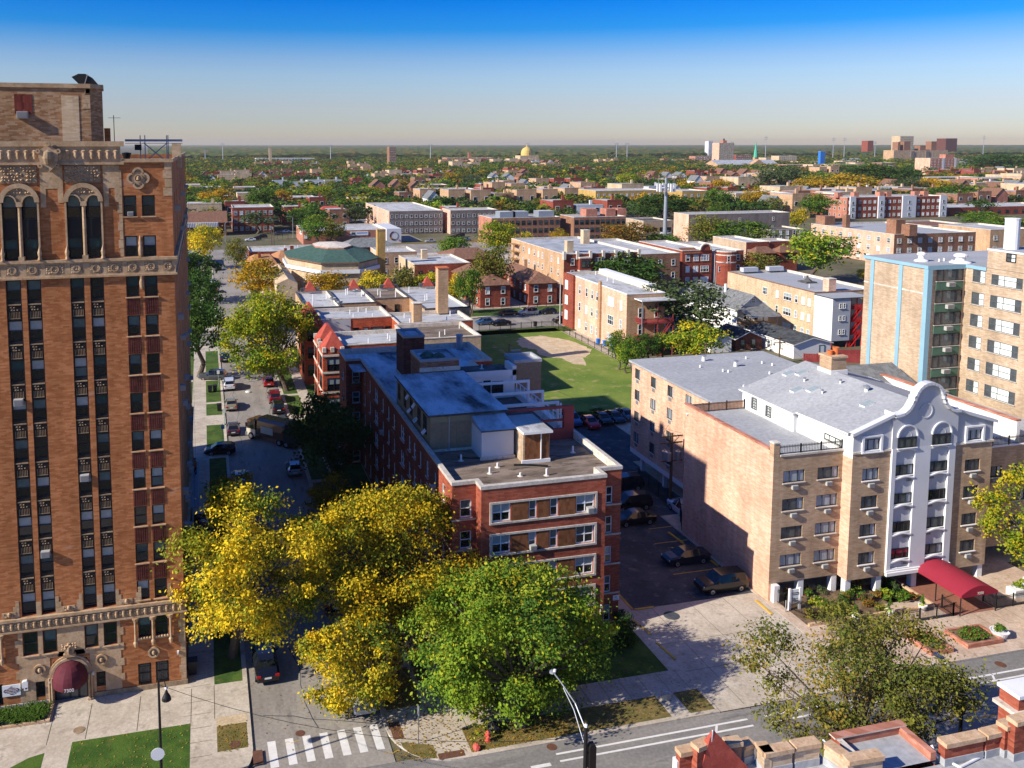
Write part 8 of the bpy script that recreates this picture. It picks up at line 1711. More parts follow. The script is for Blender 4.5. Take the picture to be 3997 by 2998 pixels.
for s in (-1, 1):
    for y in (3.7, -1.6, -2.9):
        o = bpy.data.objects.new('wheel', wm2); COL.objects.link(o); o.parent = gt; o.location = (s*1.08, y, .52); q = bpy.data.objects.new('rim', rm2); COL.objects.link(q); q.parent = o
    m = MB(); m.box(s*1.3-.1, s*1.3+.1, 4.5, 4.6, 1.7, 2.3, 'car_trim'); gp(m, 'mirror')
    m = MB(); m.tube((s*.9, 3.2, 2.75), (s*.9, 3.2, 3.0), .12, .12, 'rim', 8); gp(m, 'air_horn')
# ------------------------------------------------------------------ lamps, poles, signs
lp = thing('street_lamp', 'black street lamp with a hanging bell shade by the front lawn of the tower', 'street lamp', (-3.5, 54.2, .12))
m = MB(); m.tube((-3.5, 54.2, .1), (-3.5, 54.2, 7.7), .10, .07, 'black_iron', 10); m.tube((-3.5, 54.2, .1), (-3.5, 54.2, .9), .16, .13, 'black_iron', 10); m.build('pole', lp)
m = MB(); m.path([(-3.5, 54.2, 7.5), (-3.42, 54.5, 7.9), (-3.25, 55.0, 7.4), (-3.1, 55.1, 6.5)], .03, 'black_iron'); m.build('bracket', lp)
m = MB(); m.lathe((-3.1, 55.1, 5.75), [(.30, 0), (.26, .2), (.14, .42), (.08, .6), (0, .75)], 'black_iron', 12); m.lathe((-3.1, 55.1, 6.45), [(0, 0), (.1, .05), (.1, .15), (0, .2)], 'white_paint', 8); m.build('lamp_shade', lp)
m = MB(); m.tube((-3.68, 54.06, 2.9), (-3.68, 54.03, 2.9), .42, .42, 'sign_white', 18); m.build('round_sign', lp)
sp_ = thing('signal_pole', 'tall black traffic signal pole with a long lamp arm over the cross street', 'traffic signal', (20.2, 42.9, .1))
m = MB(); m.tube((20.2, 42.9, .1), (20.2, 42.9, 8.2), .15, .11, 'black_iron', 10); m.lathe((20.2, 42.9, 8.2), [(.12, 0), (.1, .12), (0, .16)], 'white_paint', 8); m.build('pole', sp_)
l2 = on_y(1195, 1455, 47.2)
m = MB(); m.path([(20.2, 42.9, 8.0), (20.12, 44.2, 8.75), (20.0, 46, l2.z+.15), (l2.x, 47.0, l2.z+.1)], .04, 'galv'); m.path([(20.2, 42.9, 6.9), (20.14, 44.4, 8.2), (20.05, 45.8, l2.z-.05)], .03, 'galv'); m.build('lamp_arm', sp_)
m = MB(); m.lathe((l2.x, 47.3, l2.z), [(0, -.08), (.2, 0), (.18, .1), (0, .16)], 'galv', 10); m.lathe((l2.x+.1, 47.2, l2.z+.12), [(.09, 0), (.09, .12), (0, .14)], 'sign_white', 8); m.build('lamp_head', sp_)
m = MB(); m.box(20.38, 20.78, 42.7, 43.05, 5.65, 6.95, 'black_iron'); m.prism_y([(20.36, 6.95), (20.8, 6.95), (20.7, 7.15), (20.45, 7.15)], 42.7, 43.05, 'black_iron')
for z in (5.85, 6.25, 6.65): m.lathe((20.58, 43.06, z), [(.13, 0), (0, .01)], 'green_panel', 8)
m.bar((20.2, 42.9, 6.6), (20.4, 42.9, 6.6), .05, 'black_iron'); m.build('signal_head', sp_)
rl_ = thing('street_lamp', 'black lamp pole with a slim arm beside the sparse olive tree', 'street lamp', (45.0, 41.6, .1))
m = MB(); m.tube((45.0, 41.6, .1), (45.0, 41.6, 8.0), .13, .10, 'black_iron', 10); m.build('pole', rl_)
l3 = on_y(2035, 1420, 45.0); m = MB(); m.path([(45.0, 41.6, 7.9), (44.7, 43, 8.35), (l3.x, 45, l3.z)], .035, 'galv'); m.path([(45.0, 41.6, 6.9), (44.7, 43, 7.7), (44.4, 44.4, 8.05)], .028, 'galv'); m.build('lamp_arm', rl_)
m = MB(); m.box(l3.x-.25, l3.x+.1, 44.9, 45.5, l3.z-.08, l3.z+.08, 'galv'); m.build('lamp_head', rl_)
p = at(904, 1606, .12); t = thing('sign_post', 'thin post with a grey street sign on the corner verge', 'sign', (p.x, p.y, .12))
m = MB(); m.tube((p.x, p.y, .1), (p.x, p.y, 2.9), .03, .03, 'grey_frame', 6); m.build('post', t); m = MB(); m.box(p.x-.03, p.x+.03, p.y-.15, p.y+.16, 2.2, 2.85, 'galv'); m.build('sign_plate', t)
for (dx, dyb, ht, lb) in ((482, 965, 3.2, 'thin street-sign pole at the left kerb by the plum hatchback'), (472, 835, 2.9, 'thin street-sign pole in front of the dark grey SUV'), (485, 925, 3.0, 'green-painted street-sign pole at the left kerb, by the champagne sedan')):
    p = at(dx, dyb, .12); t = thing('sign_post', lb, 'sign', (p.x, p.y, .12)); m = MB(); m.tube((p.x, p.y, .1), (p.x, p.y, ht+.12), .035, .035, 'green_copper' if 'green' in lb else 'galv', 6); m.build('post', t); m = MB(); m.box(p.x-.22, p.x+.22, p.y-.05, p.y-.02, ht-.6, ht, 'sign_white'); m.build('sign_plate', t)
up = thing('utility_pole', 'wooden utility pole with three grey transformers beside the peach wall', 'utility pole', (50.3, 86.0, 0))
m = MB(); m.tube((50.3, 86.0, 0), (50.3, 86.0, 8.7), .19, .14, 'wood_pole', 9); m.build('pole', up)
m = MB()
for z in (8.35, 7.6, 5.5): m.box(49.0, 51.6, 85.9, 86.02, z-.07, z+.07, 'wood_pole')
m.bar((50.3, 85.95, 7.4), (49.4, 85.95, 8.3), .05, 'wood_pole'); m.bar((50.3, 85.95, 7.4), (51.2, 85.95, 8.3), .05, 'wood_pole')
for x in (49.1, 49.6, 50.9, 51.5): m.tube((x, 85.96, 8.42), (x, 85.96, 8.62), .05, .03, 'coping', 6)
m.build('crossarm', up)
for x, y in ((49.75, 85.7), (49.55, 86.2), (51.0, 85.8)): m = MB(); m.lathe((x, y, 5.6), [(0, 0), (.30, .02), (.32, .9), (.3, 1.0), (.1, 1.05), (.08, 1.2), (0, 1.22)], 'galv', 14); m.build('transformer', up)
def pole(label, dx, dyt, Y, arms=2, mat='wood_pole', zb=0):
    p = on_y(dx, dyt, Y); t = thing('utility_pole', label, 'utility pole', (p.x, Y, zb)); m = MB(); m.tube((p.x, Y, zb), (p.x, Y, p.z), .17, .12, mat, 8); m.build('pole', t); m = MB()
    for k in range(arms): m.box(p.x-1.2, p.x+1.2, Y-.06, Y+.06, p.z-.35-k*.8, p.z-.2-k*.8, mat)
    if arms: m.build('crossarm', t)
    return p
pA = pole('wooden utility pole in front of the long white garage', 1685, 728, 139.5); pB = pole('wooden utility pole behind the roof of the peach apartment house', 1525, 740, 125, 1)
pole('wooden utility pole left of the bay-fronted flats, near the little red houses', 1021, 590, 198, 1); pole('wooden pole at the avenue corner by the mural building', 591, 490, 322, 0); pole('second wooden pole at the avenue corner by the mural building', 586, 488, 326, 0)
pole('pale concrete lamp pole between the little red houses and the tan three-flat', 1211, 600, 184, 0, 'concrete_wall')
def wire(label, a, b, sag=1.0, r=.018):
    m = MB(); pts = []
    for i in range(13): t_ = i/12; q = Vector(a).lerp(Vector(b), t_); q.z -= sag*4*t_*(1-t_); pts.append(q)
    m.path(pts, r, 'black_iron', 4); solo(m, 'overhead_wire', label, 'wire', tuple(a))
wire('black overhead wire from the transformer pole to the pole behind the peach roof', (49.1, 86, 8.6), (pB.x, 125, pB.z-.2)); wire('overhead wire from the pole behind the peach roof to the one by the white garage', (pB.x, 125, pB.z-.2), (pA.x, 139.5, pA.z-.2), .8)
wire('overhead wire crossing the lawn towards the lift shaft of the brick block', (51.5, 86, 8.6), (36.1, 92, 14.0), .4, .014); wire('overhead wire from the white garage pole towards the high-rise', (pA.x, 139.5, pA.z-.2), (80.9, 92, 9), .8, .016); wire('thin wire slung from the left street lamp across the crosswalk', (-3.5, 54.2, 7.4), (20.2, 42.9, 7.6), 1.6, .014)
ms = at(1436, 512, 0); mz = on_y(1436, 384, ms.y).z; t = thing('antenna_mast', 'tall pale blue mobile antenna mast with white panel clusters', 'antenna mast', (ms.x, ms.y, 0))
m = MB(); m.tube((ms.x, ms.y, 0), (ms.x, ms.y, mz), 1.0, .55, 'grey_metal', 12); m.build('mast', t); zc = on_y(1436, 405, ms.y).z
for i in range(9): a = 2*math.pi*i/9; m = MB(); x, y = ms.x+3.6*math.cos(a), ms.y+3.6*math.sin(a); m.box(x-.45, x+.45, y-.3, y+.3, zc-1.8, zc+1.8, 'white_paint' if i % 3 else 'galv'); m.build('antenna_panel', t)
m = MB()
for i in range(9): a, b = 2*math.pi*i/9, 2*math.pi*(i+1)/9; m.bar((ms.x+3.4*math.cos(a), ms.y+3.4*math.sin(a), zc), (ms.x+3.4*math.cos(b), ms.y+3.4*math.sin(b), zc), .18, 'galv'); m.bar((ms.x, ms.y, zc-1), (ms.x+3.4*math.cos(a), ms.y+3.4*math.sin(a), zc), .15, 'galv')
for i in range(3): a = 2*math.pi*i/3; m.bar((ms.x, ms.y, mz-.6), (ms.x+3.8*math.cos(a), ms.y+3.8*math.sin(a), mz-.6), .15, 'galv'); m.bar((ms.x+3.8*math.cos(a), ms.y+3.8*math.sin(a), mz-2.2), (ms.x+3.8*math.cos(a), ms.y+3.8*math.sin(a), mz+1.4), .15, 'galv')
m.build('platform', t)
def arm_lamp(label, dx, dyb, hh, dirx=-1):
    p = at(dx, dyb, 0); t = thing('street_lamp', label, 'street lamp', (p.x, p.y, 0)); m = MB(); m.tube((p.x, p.y, 0), (p.x, p.y, hh-.6), .14, .09, 'galv', 8); m.build('pole', t)
    m = MB(); m.path([(p.x, p.y, hh-.7), (p.x+.3*dirx, p.y, hh-.2), (p.x+1.2*dirx, p.y, hh), (p.x+2.6*dirx, p.y, hh+.1)], .08, 'galv'); m.box(p.x+2.5*dirx-.4, p.x+2.5*dirx+.4, p.y-.2, p.y+.2, hh, hh+.2, 'galv'); m.build('lamp_arm', t)
arm_lamp('grey cobra-head street lamp at the avenue by the half-timbered store', 487, 530, 9.5, 1); arm_lamp('grey cobra-head street lamp at the corner of the red mural building', 633, 514, 9.5, -1); arm_lamp('grey cobra-head lamp on the side road by the courtyard block', 777, 478, 9.5, -1); arm_lamp('pale cobra-head lamp above the round-bay flats trees', 1545, 640, 9.0, 1)
p = at(611, 517, 0); t = thing('bus_shelter', 'dark flat-roofed bus shelter on the avenue', 'bus shelter', (p.x, p.y, 0)); m = MB(); m.box(p.x-2.5, p.x+2.5, p.y, p.y+1.6, 2.4, 2.6, 'dark_frame'); m.build('roof', t)
for x in (-2.3, 0, 2.3): m = MB(); m.box(p.x+x-.06, p.x+x+.06, p.y+.7, p.y+.8, 0, 2.4, 'dark_frame'); m.build('post', t)
# ------------------------------------------------------------------ small street things
def cover(label, x, y, r, mat, z=.006, grate=False):
    m = MB(); m.lathe((x, y, z), [(0, .012), (r*.82, .012), (r*.84, .004), (r*.95, .012), (r, 0)], mat, 24); solo(m, 'manhole_cover', label, 'manhole cover', (x, y, z))
cover('round iron manhole cover in the street above the crosswalk', 5.6, 57.9, .34, 'rust_iron'); cover('iron manhole cover by the bike lane below the planters', 60.2, 52.4, .42, 'rust_iron'); cover('rust-brown round cover in the corner grass by the tower', 1.15, 57.7, .38, 'rust_iron', .135); cover('rusty storm drain cover by the right-hand kerb', 22.1, 52.25, .36, 'rust_iron'); cover('dark patched cover in the concrete driveway', 38.6, 65.2, .7, 'asphalt_lot', .093); cover('small round cover in the paved drive before the tower door', -9.4, 61.9, .4, 'stone_dark', .135)
hy = thing('fire_hydrant', 'red fire hydrant on the dry corner verge', 'fire hydrant', (18.0, 53.75, .12)); m = MB(); m.lathe((18.0, 53.75, .12), [(.2, 0), (.2, .06), (.13, .08), (.13, .5), (.18, .52), (.17, .6), (.1, .7), (0, .76)], 'hydrant_red', 12); m.build('barrel', hy)
m = MB(); m.tube((17.78, 53.75, .52), (18.22, 53.75, .52), .08, .08, 'hydrant_red', 8); m.tube((18, 53.5, .48), (18, 53.75, .48), .09, .09, 'hydrant_red', 8); m.build('nozzle', hy)
def lump(name, label, cat, x, y, z, r, h, mat, seed):
    rr_ = random.Random(seed); m = MB(); n = 9; rings = []
    for k, (f, zz) in enumerate(((.75, 0), (1, .25), (.92, .55), (.6, .85), (.2, 1))): rings.append([(x+r*f*rr_.uniform(.8, 1.15)*math.cos(2*math.pi*i/n), y+r*f*rr_.uniform(.8, 1.15)*math.sin(2*math.pi*i/n), z+h*zz*rr_.uniform(.9, 1.08)) for i in range(n)])
    for a, b in zip(rings, rings[1:]):
        for i in range(n): j = (i+1) % n; m.face([a[i], a[j], b[j], b[i]], mat)
    m.face(rings[-1], mat); return solo(m, name, label, cat, (x, y, z))
lump('plastic_bag', 'pink plastic bag at the kerb near the red hydrant', 'bag', 17.0, 53.15, .13, .28, .4, 'hydrant_red', 1); lump('rubbish_bag', 'black rubbish bag on the verge under the big green tree', 'bag', 18.7, 54.7, .13, .5, .6, 'car_trim', 2); lump('rubbish_bag', 'white plastic bag lying in the sunny part of the street', 'bag', 6.3, 145.0, .0, .45, .3, 'white_paint', 3)
m = MB(); m.box(31.9, 32.5, 54.6, 55.0, .12, .62, 'galv'); m.box(31.88, 32.52, 54.58, 55.02, .62, .68, 'grey_metal'); solo(m, 'utility_box', 'small grey utility box on the shaded verge', 'box', (32.2, 54.8, .12))
def bin_(label, x, y, col, z=.12, group=None):
    t = thing('wheelie_bin', label, 'bin', (x, y, z), group); m = MB(); m.face([(x-.28,y-.3,z+.1),(x+.28,y-.3,z+.1),(x+.34,y-.36,z+1.05),(x-.34,y-.36,z+1.05)], col); m.face([(x+.28,y+.3,z+.1),(x-.28,y+.3,z+.1),(x-.34,y+.36,z+1.05),(x+.34,y+.36,z+1.05)], col)
    m.face([(x-.28,y+.3,z+.1),(x-.28,y-.3,z+.1),(x-.34,y-.36,z+1.05),(x-.34,y+.36,z+1.05)], col); m.face([(x+.28,y-.3,z+.1),(x+.28,y+.3,z+.1),(x+.34,y+.36,z+1.05),(x+.34,y-.36,z+1.05)], col); m.build('body', t)
    m = MB(); m.prism([(x-.37, y-.4), (x+.37, y-.4), (x+.37, y+.4), (x-.37, y+.4)], z+1.05, z+1.14, col); m.build('lid', t); m = MB(); m.tube((x-.3, y+.34, z+.12), (x+.3, y+.34, z+.12), .12, .12, 'tyre', 10); m.build('wheel', t)
bin_('black wheelie bin against the tower corner on the pavement', -1.75, 66.8, 'car_trim'); bin_('black bin on the verge beside the champagne sedan', 1.5, 135.4, 'car_trim'); bin_('black bin on the lawn strip by the white SUV, left of two', .2, 146.2, 'car_trim'); bin_('black bin on the lawn strip by the white SUV, right of two', 1.0, 146.4, 'car_trim')
for i, (x, y) in enumerate(((77.6, 162.6), (78.2, 160.8), (78.4, 157.6))): bin_(('tall blue bin at the tan three-flat wall, furthest of three', 'blue bin in the middle of three by the tan three-flat', 'blue bin nearest the bushes by the tan three-flat')[i], x, y, 'blue_bin')
bin_('dark bin on the back street verge by the lawn fence', 71.5, 182.2, 'car_trim')
m = MB(); p = at(432, 1150, 0); m.box(-1.9, -.2, p.y-2.2, p.y+2.2, .3, 1.1, 'dark_frame', skip='t'); m.box(-1.85, -.25, p.y-2.1, p.y+2.1, .3, .8, 'soil'); sk = thing('rubbish_skip', 'dark open skip of rubbish in shade beside the tower', 'skip', (-1.05, p.y, .12)); m.build('box', sk)
for i in range(7): 
    m = MB(); x, y = -1.05+rnd.uniform(-.5, .5), p.y+rnd.uniform(-1.7, 1.7); m.lathe((x, y, .8), [(.38, 0), (.42, .2), (.25, .42), (0, .5)], ('red_paint', 'car_trim', 'stucco_white')[i % 3], 7); m.build('rubbish', sk)
# lawn: bench, fences
p = at(1106, 766, .12); t = thing('park_bench', 'small pale bench and post on the sandy patch of the lawn', 'bench', (p.x, p.y, .12))
m = MB(); m.box(p.x-.1, p.x+1.9, p.y, p.y+.5, .5, .58, 'wood_tan'); m.build('seat', t); m = MB(); m.box(p.x-.1, p.x+1.9, p.y+.45, p.y+.52, .65, 1.0, 'stucco_white'); m.build('backrest', t)
for x in (.1, 1.7): m = MB(); m.box(p.x+x-.05, p.x+x+.05, p.y, p.y+.5, .12, .5, 'galv'); m.build('leg', t)
m = MB(); m.box(p.x-.75, p.x-.5, p.y-.1, p.y+.15, .12, 2.3, 'wood_tan'); m.box(p.x-.6, p.x+.2, p.y-.05, p.y+.1, 1.9, 2.1, 'wood_tan'); m.build('post', t)
def run_fence(label, pts, h, mat='black_iron', post=2.4, sp=.16, solid=False, name='iron_fence', cat='fence', spikes=True):
    t = thing(name, label, cat, (*pts[0], .12)); 
    for a, b in zip(pts, pts[1:]):
        if solid: m = MB(); d = (Vector(b)-Vector(a)); n = Vector((-d.y, d.x)).normalized()*.1; m.prism([(a[0]-n.x,a[1]-n.y),(b[0]-n.x,b[1]-n.y),(b[0]+n.x,b[1]+n.y),(a[0]+n.x,a[1]+n.y)], .1, h, mat); m.build('panel', t)
        else: m = iron_fence(None, a, b, h, sp, post, .1, spikes); m.build('panel', t)
    return t
run_fence('black iron fence with finials in front of the planted garden, left of the canopy', [(49.0, 63.9), (51.7, 59.05), (62.3, 59.05), (62.4, 60.4)], 1.15, sp=.13, post=1.75)
run_fence('black iron fence right of the red canopy', [(66.9, 60.4), (66.9, 59.1), (74.5, 59.1)], 1.15, sp=.13, post=1.75)
run_fence('short black iron fence along the garden edge by the white sign', [(48.6, 66.0), (49.0, 63.9)], 1.3, sp=.13)
run_fence('black iron fence between the lot bays and the utility pole', [(50.3, 93.4), (50.3, 84.0), (48.4, 80.2)], 1.7, sp=.14)
run_fence('dark iron fence along the back street side of the lawn', [(58.0, 181.4), (75.2, 181.4)], 1.3, sp=.2); run_fence('grey chain-link fence along the path by the tan three-flat', [(75.4, 141), (75.4, 181.2)], 1.3, 'galv', 3, .45, spikes=False)
run_fence('dark fence between the lawn and the back of the parking lot', [(36.5, 116.3), (58, 116.3)], 1.2, 'dark_frame', solid=True); run_fence('dark iron fence in front of the two little red houses', [(62, 204.8), (88, 204.8)], 1.0, sp=.3)
run_fence('grey wooden board fence beyond the avenue beside the brown offices', [(100, 356), (112, 372)], 2.0, 'wood_pole', solid=True, name='board_fence')
# white sign on two posts, topiary pots, planters
t = thing('garden_sign', 'white double-post sign with a black name band in the garden bed', 'sign', (49.6, 63.4, .12)); m = MB(); m.box(49.15, 50.0, 63.36, 63.44, .75, 2.0, 'sign_white'); m.build('board', t); m = MB(); m.box(49.2, 49.95, 63.34, 63.355, 1.5, 1.55, 'dark_frame'); m.box(49.2, 49.95, 63.34, 63.355, 1.66, 1.71, 'dark_frame'); m.box(49.92, 49.95, 63.34, 63.355, 1.55, 1.66, 'dark_frame'); m.build('name_band', t)
m = MB(); m.box(49.4, 49.9, 63.345, 63.356, 1.13, 1.17, 'grey_metal'); m.box(49.4, 49.9, 63.345, 63.356, .93, .97, 'grey_metal'); m.build('small_print', t)
for x in (49.06, 50.08): m = MB(); m.box(x-.09, x+.09, 63.31, 63.49, .1, 2.1, 'white_paint'); m.build('post', t)
m = MB(); m.tube((48.55, 63.2, .1), (48.55, 63.2, 1.2), .05, .05, 'galv', 8); solo(m, 'guard_post', 'short grey guard post at the driveway edge', 'post', (48.55, 63.2, .12))
def topiary(label, x, y):
    t = thing('potted_topiary', label, 'potted plant', (x, y, .13)); m = MB(); m.lathe((x, y, .13), [(.24, 0), (.34, .35), (.38, .55), (.30, .56), (0, .5)], 'white_paint', 16); m.build('pot', t)
    q, c, _ = leaf_cloud('green', (.30, .30, .62), int(x*10), 900, .05, lobes=7, clumps=14); q[:, :, :2] *= (1.15-np.clip((q[:, :, 2:3]+.6)/1.5, 0, 1)*.95); o = bpy.data.objects.new('topiary', leaf_mesh('topiary', q, c)); COL.objects.link(o); o.parent = t; o.location = (0, 0, 1.05)
    q, c, _ = leaf_cloud('lime', (.42, .42, .14), int(x*11), 260, .06, lobes=6, clumps=10); o = bpy.data.objects.new('trailing_leaves', leaf_mesh('trailing_leaves', q, c*1.5)); COL.objects.link(o); o.parent = t; o.location = (0, 0, .52)
topiary('white pot with a cone topiary behind the fence, furthest from the canopy', 53.5, 60.5); topiary('white pot with a cone topiary behind the fence, middle of three', 56.9, 60.4); topiary('white pot with a cone topiary behind the fence, nearest the canopy', 60.4, 60.45)
def bowl(label, x, y, box=False):
    t = thing('planter', label, 'planter', (x, y, .13)); m = MB()
    if box: m.box(x-.9, x+.9, y-.5, y+.5, .13, .85, 'white_paint')
    else: m.lathe((x, y, .13), [(.48, 0), (.62, .35), (.70, .55), (.74, .58), (.64, .58), (.6, .5), (0, .5)], 'white_paint', 22)
    m.build('tub', t); q, c, _ = leaf_cloud('green' if not box else 'lime', (.5, .5, .4) if not box else (.6, .45, .55), int(x*9), 420, .08, lobes=6, clumps=10); o = bpy.data.objects.new('plant', leaf_mesh('plant', q, c)); COL.objects.link(o); o.parent = t; o.location = (0, 0, .75 if not box else 1.1)
bowl('large round white tub with a small shrub on the paved verge', 63.3, 55.4); bowl('round white tub at the right edge of the paved verge', 67.4, 55.7); bowl('white rectangular planter with a bright shrub right of the canopy', 71.0, 60.5, True); bowl('second white rectangular planter by the railing at the right edge', 74.0, 61.5, True)
for (x0, x1, y0, y1, lb) in ((59.3, 62.9, 54.6, 57.0, 'low brick-edged flower bed on the paved verge, nearer the white tub'), (55.6, 57.8, 54.5, 57.1, 'low brick-edged flower bed on the paved verge, beside the olive tree')):
    t = thing('raised_bed', lb, 'flower bed', ((x0+x1)/2, y0, .13)); m = MB(); lp_ = [(x0, y0), (x1, y0), (x1, y1), (x0, y1)]; coping(m, lp_, .13, .48, .2, 0, 'brick_rose', 'brick_rose', .13); m.build('edging', t); m = MB(); flat(m, x0+.2, x1-.2, y0+.2, y1-.2, .36, 'soil'); m.build('soil', t)
    q, c, _ = leaf_cloud('green', ((x1-x0)*.42, (y1-y0)*.4, .22), int(x0), 1500, .08, lobes=14, clumps=12); r9 = np.random.default_rng(2); c[r9.random(len(c)) < .18] = (.16, .03, .03); o = bpy.data.objects.new('plants', leaf_mesh('plants', q, c)); COL.objects.link(o); o.parent = t; o.location = (0, (y1-y0)/2, .42)
gr = random.Random(8)
GK = ('green', 'darkgreen', 'rust', 'lime', 'olive', 'greygreen', 'green', 'rust')
for i in range(34):
    x, y = gr.uniform(49.6, 61.4), gr.uniform(61.3, 65.4)
    if 60 < y < 62 and x > 57.5: y += 1
    k = GK[i % 8]; q, c, _ = leaf_cloud(k, (gr.uniform(.4, .85), gr.uniform(.4, .7), gr.uniform(.35, .75)), 900+i, 420, .085, lobes=7, clumps=10); hz = .55
    if i % 5 == 0: c[np.random.default_rng(i).random(len(c)) < .10] = (.45, .02, .06)
    o = bpy.data.objects.new('garden_shrub', leaf_mesh('garden_shrub', q, c)); COL.objects.link(o); o.location = (x, y, .45); tag(o, {'green': 'leafy green', 'darkgreen': 'dark green', 'rust': 'rust-brown', 'lime': 'bright green', 'olive': 'olive', 'greygreen': 'grey-green'}[k]+' shrub in the mixed garden bed under the beige house', 'shrub', 'shrubs of the garden bed')
m = MB(); m.box(49.0, 61.9, 60.62, 60.85, .12, .36, 'coping_tan'); m.box(61.85, 62.05, 60.85, 65.4, .12, .36, 'coping_tan'); solo(m, 'garden_kerb', 'low tan stone kerb round the garden bed', 'kerb', (55, 60.7, .12))
# strap-leaved bed at the tower wall
r9 = np.random.default_rng(12); Q, C = [], []
for i in range(420):
    x, y = r9.uniform(-20, -12.0), r9.uniform(63.6, 65.2)
    for k in range(7):
        a = r9.uniform(0, 6.28); L = r9.uniform(.35, .75); d = np.array([math.cos(a)*.75, math.sin(a)*.75, .8])*L; w_ = np.array([-math.sin(a), math.cos(a), 0])*.035; b0 = np.array([x, y, .12]); mid = b0+d*.75; tip = b0+d*np.array([1.25, 1.25, .7])
        Q.append([b0-w_, b0+w_, mid+w_, mid-w_]); Q.append([mid-w_, mid+w_, tip+w_*.2, tip-w_*.2]); g2 = np.array((.075, .14, .022))*r9.uniform(.6, 1.5); C += [g2, g2]
o = bpy.data.objects.new('strap_leaf_bed', leaf_mesh('strap_leaf_bed', np.array(Q), np.array(C))); COL.objects.link(o); o['kind'] = 'stuff'; o['label'] = 'bed of strap-leaved plants along the tower wall'; o['category'] = 'plant bed'
m = MB(); m.box(-24, -11.55, 63.3, 63.5, .12, .28, 'coping_tan'); m.box(-11.75, -11.55, 63.5, 65.4, .12, .28, 'coping_tan'); solo(m, 'bed_kerb', 'low tan kerb of the leafy bed at the tower wall', 'kerb', (-16, 63.4, .12))
Q, C = [], []
for (x0, x1, y0, y1, n, cc, z) in ((11.6, 16.5, 53, 63, 900, (.40, .24, .03), .14), (16.6, 24, 52.9, 55.4, 700, (.36, .22, .03), .14), (0, 2, 57, 60, 120, (.3, .2, .03), .14), (-9.6, -1.9, 56, 60.6, 160, (.35, .30, .05), .135), (3, 11.2, 56, 66, 90, (.36, .22, .03), .012), (14.7, 36, 53, 58, 160, (.36, .22, .03), .142), (2.3, 3.2, 64, 100, 120, (.36, .22, .03), .012), (38, 75, 117, 178, 260, (.25, .22, .05), .14)):
    for i in range(n):
        x, y, a, s = r9.uniform(x0, x1), r9.uniform(y0, y1), r9.uniform(0, 6.28), r9.uniform(.05, .09); u, v = np.array([math.cos(a), math.sin(a), .25])*s, np.array([-math.sin(a), math.cos(a), .15])*s*.6; p0 = np.array([x, y, z+.02]); Q.append([p0-u, p0-v, p0+u, p0+v]); C.append(np.array(cc)*r9.uniform(.6, 1.4))
o = bpy.data.objects.new('fallen_leaves', leaf_mesh('fallen_leaves', np.array(Q), np.array(C))); COL.objects.link(o); o['kind'] = 'stuff'; o['label'] = 'fallen yellow leaves scattered on verges and kerbs'; o['category'] = 'leaves'
# ------------------------------------------------------------------ the battlemented flats in the foreground
fb = thing('battlemented_flats', 'brick flats in the foreground with tan-capped battlements and a silver flat roof', 'flats', (34, 35, 0))
w = MB(); w.box(20.5, 56, 6, 34.9, 0, 8.7, 'brick_mid', skip='t'); w.box(31.9, 36.3, 34.9, 37.4, 0, 8.7, 'brick_mid', skip='t'); w.box(24.2, 31.0, 34.9, 37.6, 0, 8.7, 'brick_mid', skip='t'); w.build('wall', fb)
r = MB(); flat(r, 20.5, 56, 6, 34.9, 8.7, 'roof_pale'); flat(r, 31.9, 36.3, 34.9, 37.4, 9.0, 'roof_pale'); flat(r, 24.2, 31.0, 34.9, 37.6, 8.71, 'roof_pale'); r.build('roof', fb)
def Z1(a, b, z): return at((2550+.6542*a)*.55342, (2650+.6542*b)*.55342, z)
def battlement(a0, b0, a1, b1, z, body='brick_tan', th=.5, zb=8.7, cap=.24):
    p, q = Z1(a0, b0, z), Z1(a1, b1, z); d = (q-p); d.z = 0; L = d.length; d.normalize(); n = Vector((-d.y, d.x, 0)); m = MB()
    P = lambda u, v: (p.x+d.x*u+n.x*v, p.y+d.y*u+n.y*v)
    m.prism([P(.03, .04), P(L-.03, .04), P(L-.03, th-.04), P(.03, th-.04)], zb, z-cap, body); m.prism([P(.02, .0), P(L-.02, .0), P(L-.02, th), P(.02, th)], zb+.001, zb+.42, 'roof_pale') if zb < 8.8 else None
    k = max(1, int(round(L/1.0)))
    for i in range(k): m.prism([P(L*i/k+.01, -.08), P(L*(i+1)/k-.01, -.08), P(L*(i+1)/k-.01, th+.06), P(L*i/k+.01, th+.06)], z-cap, z, 'coping_tan')
    return m.build('battlement', fb)
for a in ((665, 445, 838, 410, 10.0), (850, 405, 1000, 378, 10.0), (1165, 490, 1378, 455, 10.0)): battlement(*a)
battlement(612, 372, 660, 440, 10.0); battlement(1015, 380, 1160, 480, 9.9); battlement(545, 400, 610, 380, 9.8)
for a in ((1745, 388, 1980, 340, 10.0, 'brick_mid'), (1992, 335, 2100, 308, 10.05, 'brick_mid'), (2105, 285, 2160, 268, 10.5, 'brick_mid'), (2165, 258, 2300, 225, 10.95, 'brick_mid')): battlement(*a)
m = MB(); m.box(31.9, 32.25, 34.9, 37.4, 9.0, 9.45, 'brick_mid', 'coping'); m.box(32.25, 35.95, 37.05, 37.4, 9.0, 9.45, 'brick_rose', 'brick_rose'); m.box(35.95, 36.3, 34.9, 37.4, 9.0, 9.45, 'brick_rose', 'brick_rose'); m.box(31.82, 36.38, 36.98, 37.47, 9.45, 9.52, 'coping', 'brick_rose'); m.build('bay_parapet', fb)
ap, bl, br = Z1(355, 300, 11.6), Z1(270, 545, 9.3), Z1(600, 545, 9.0)
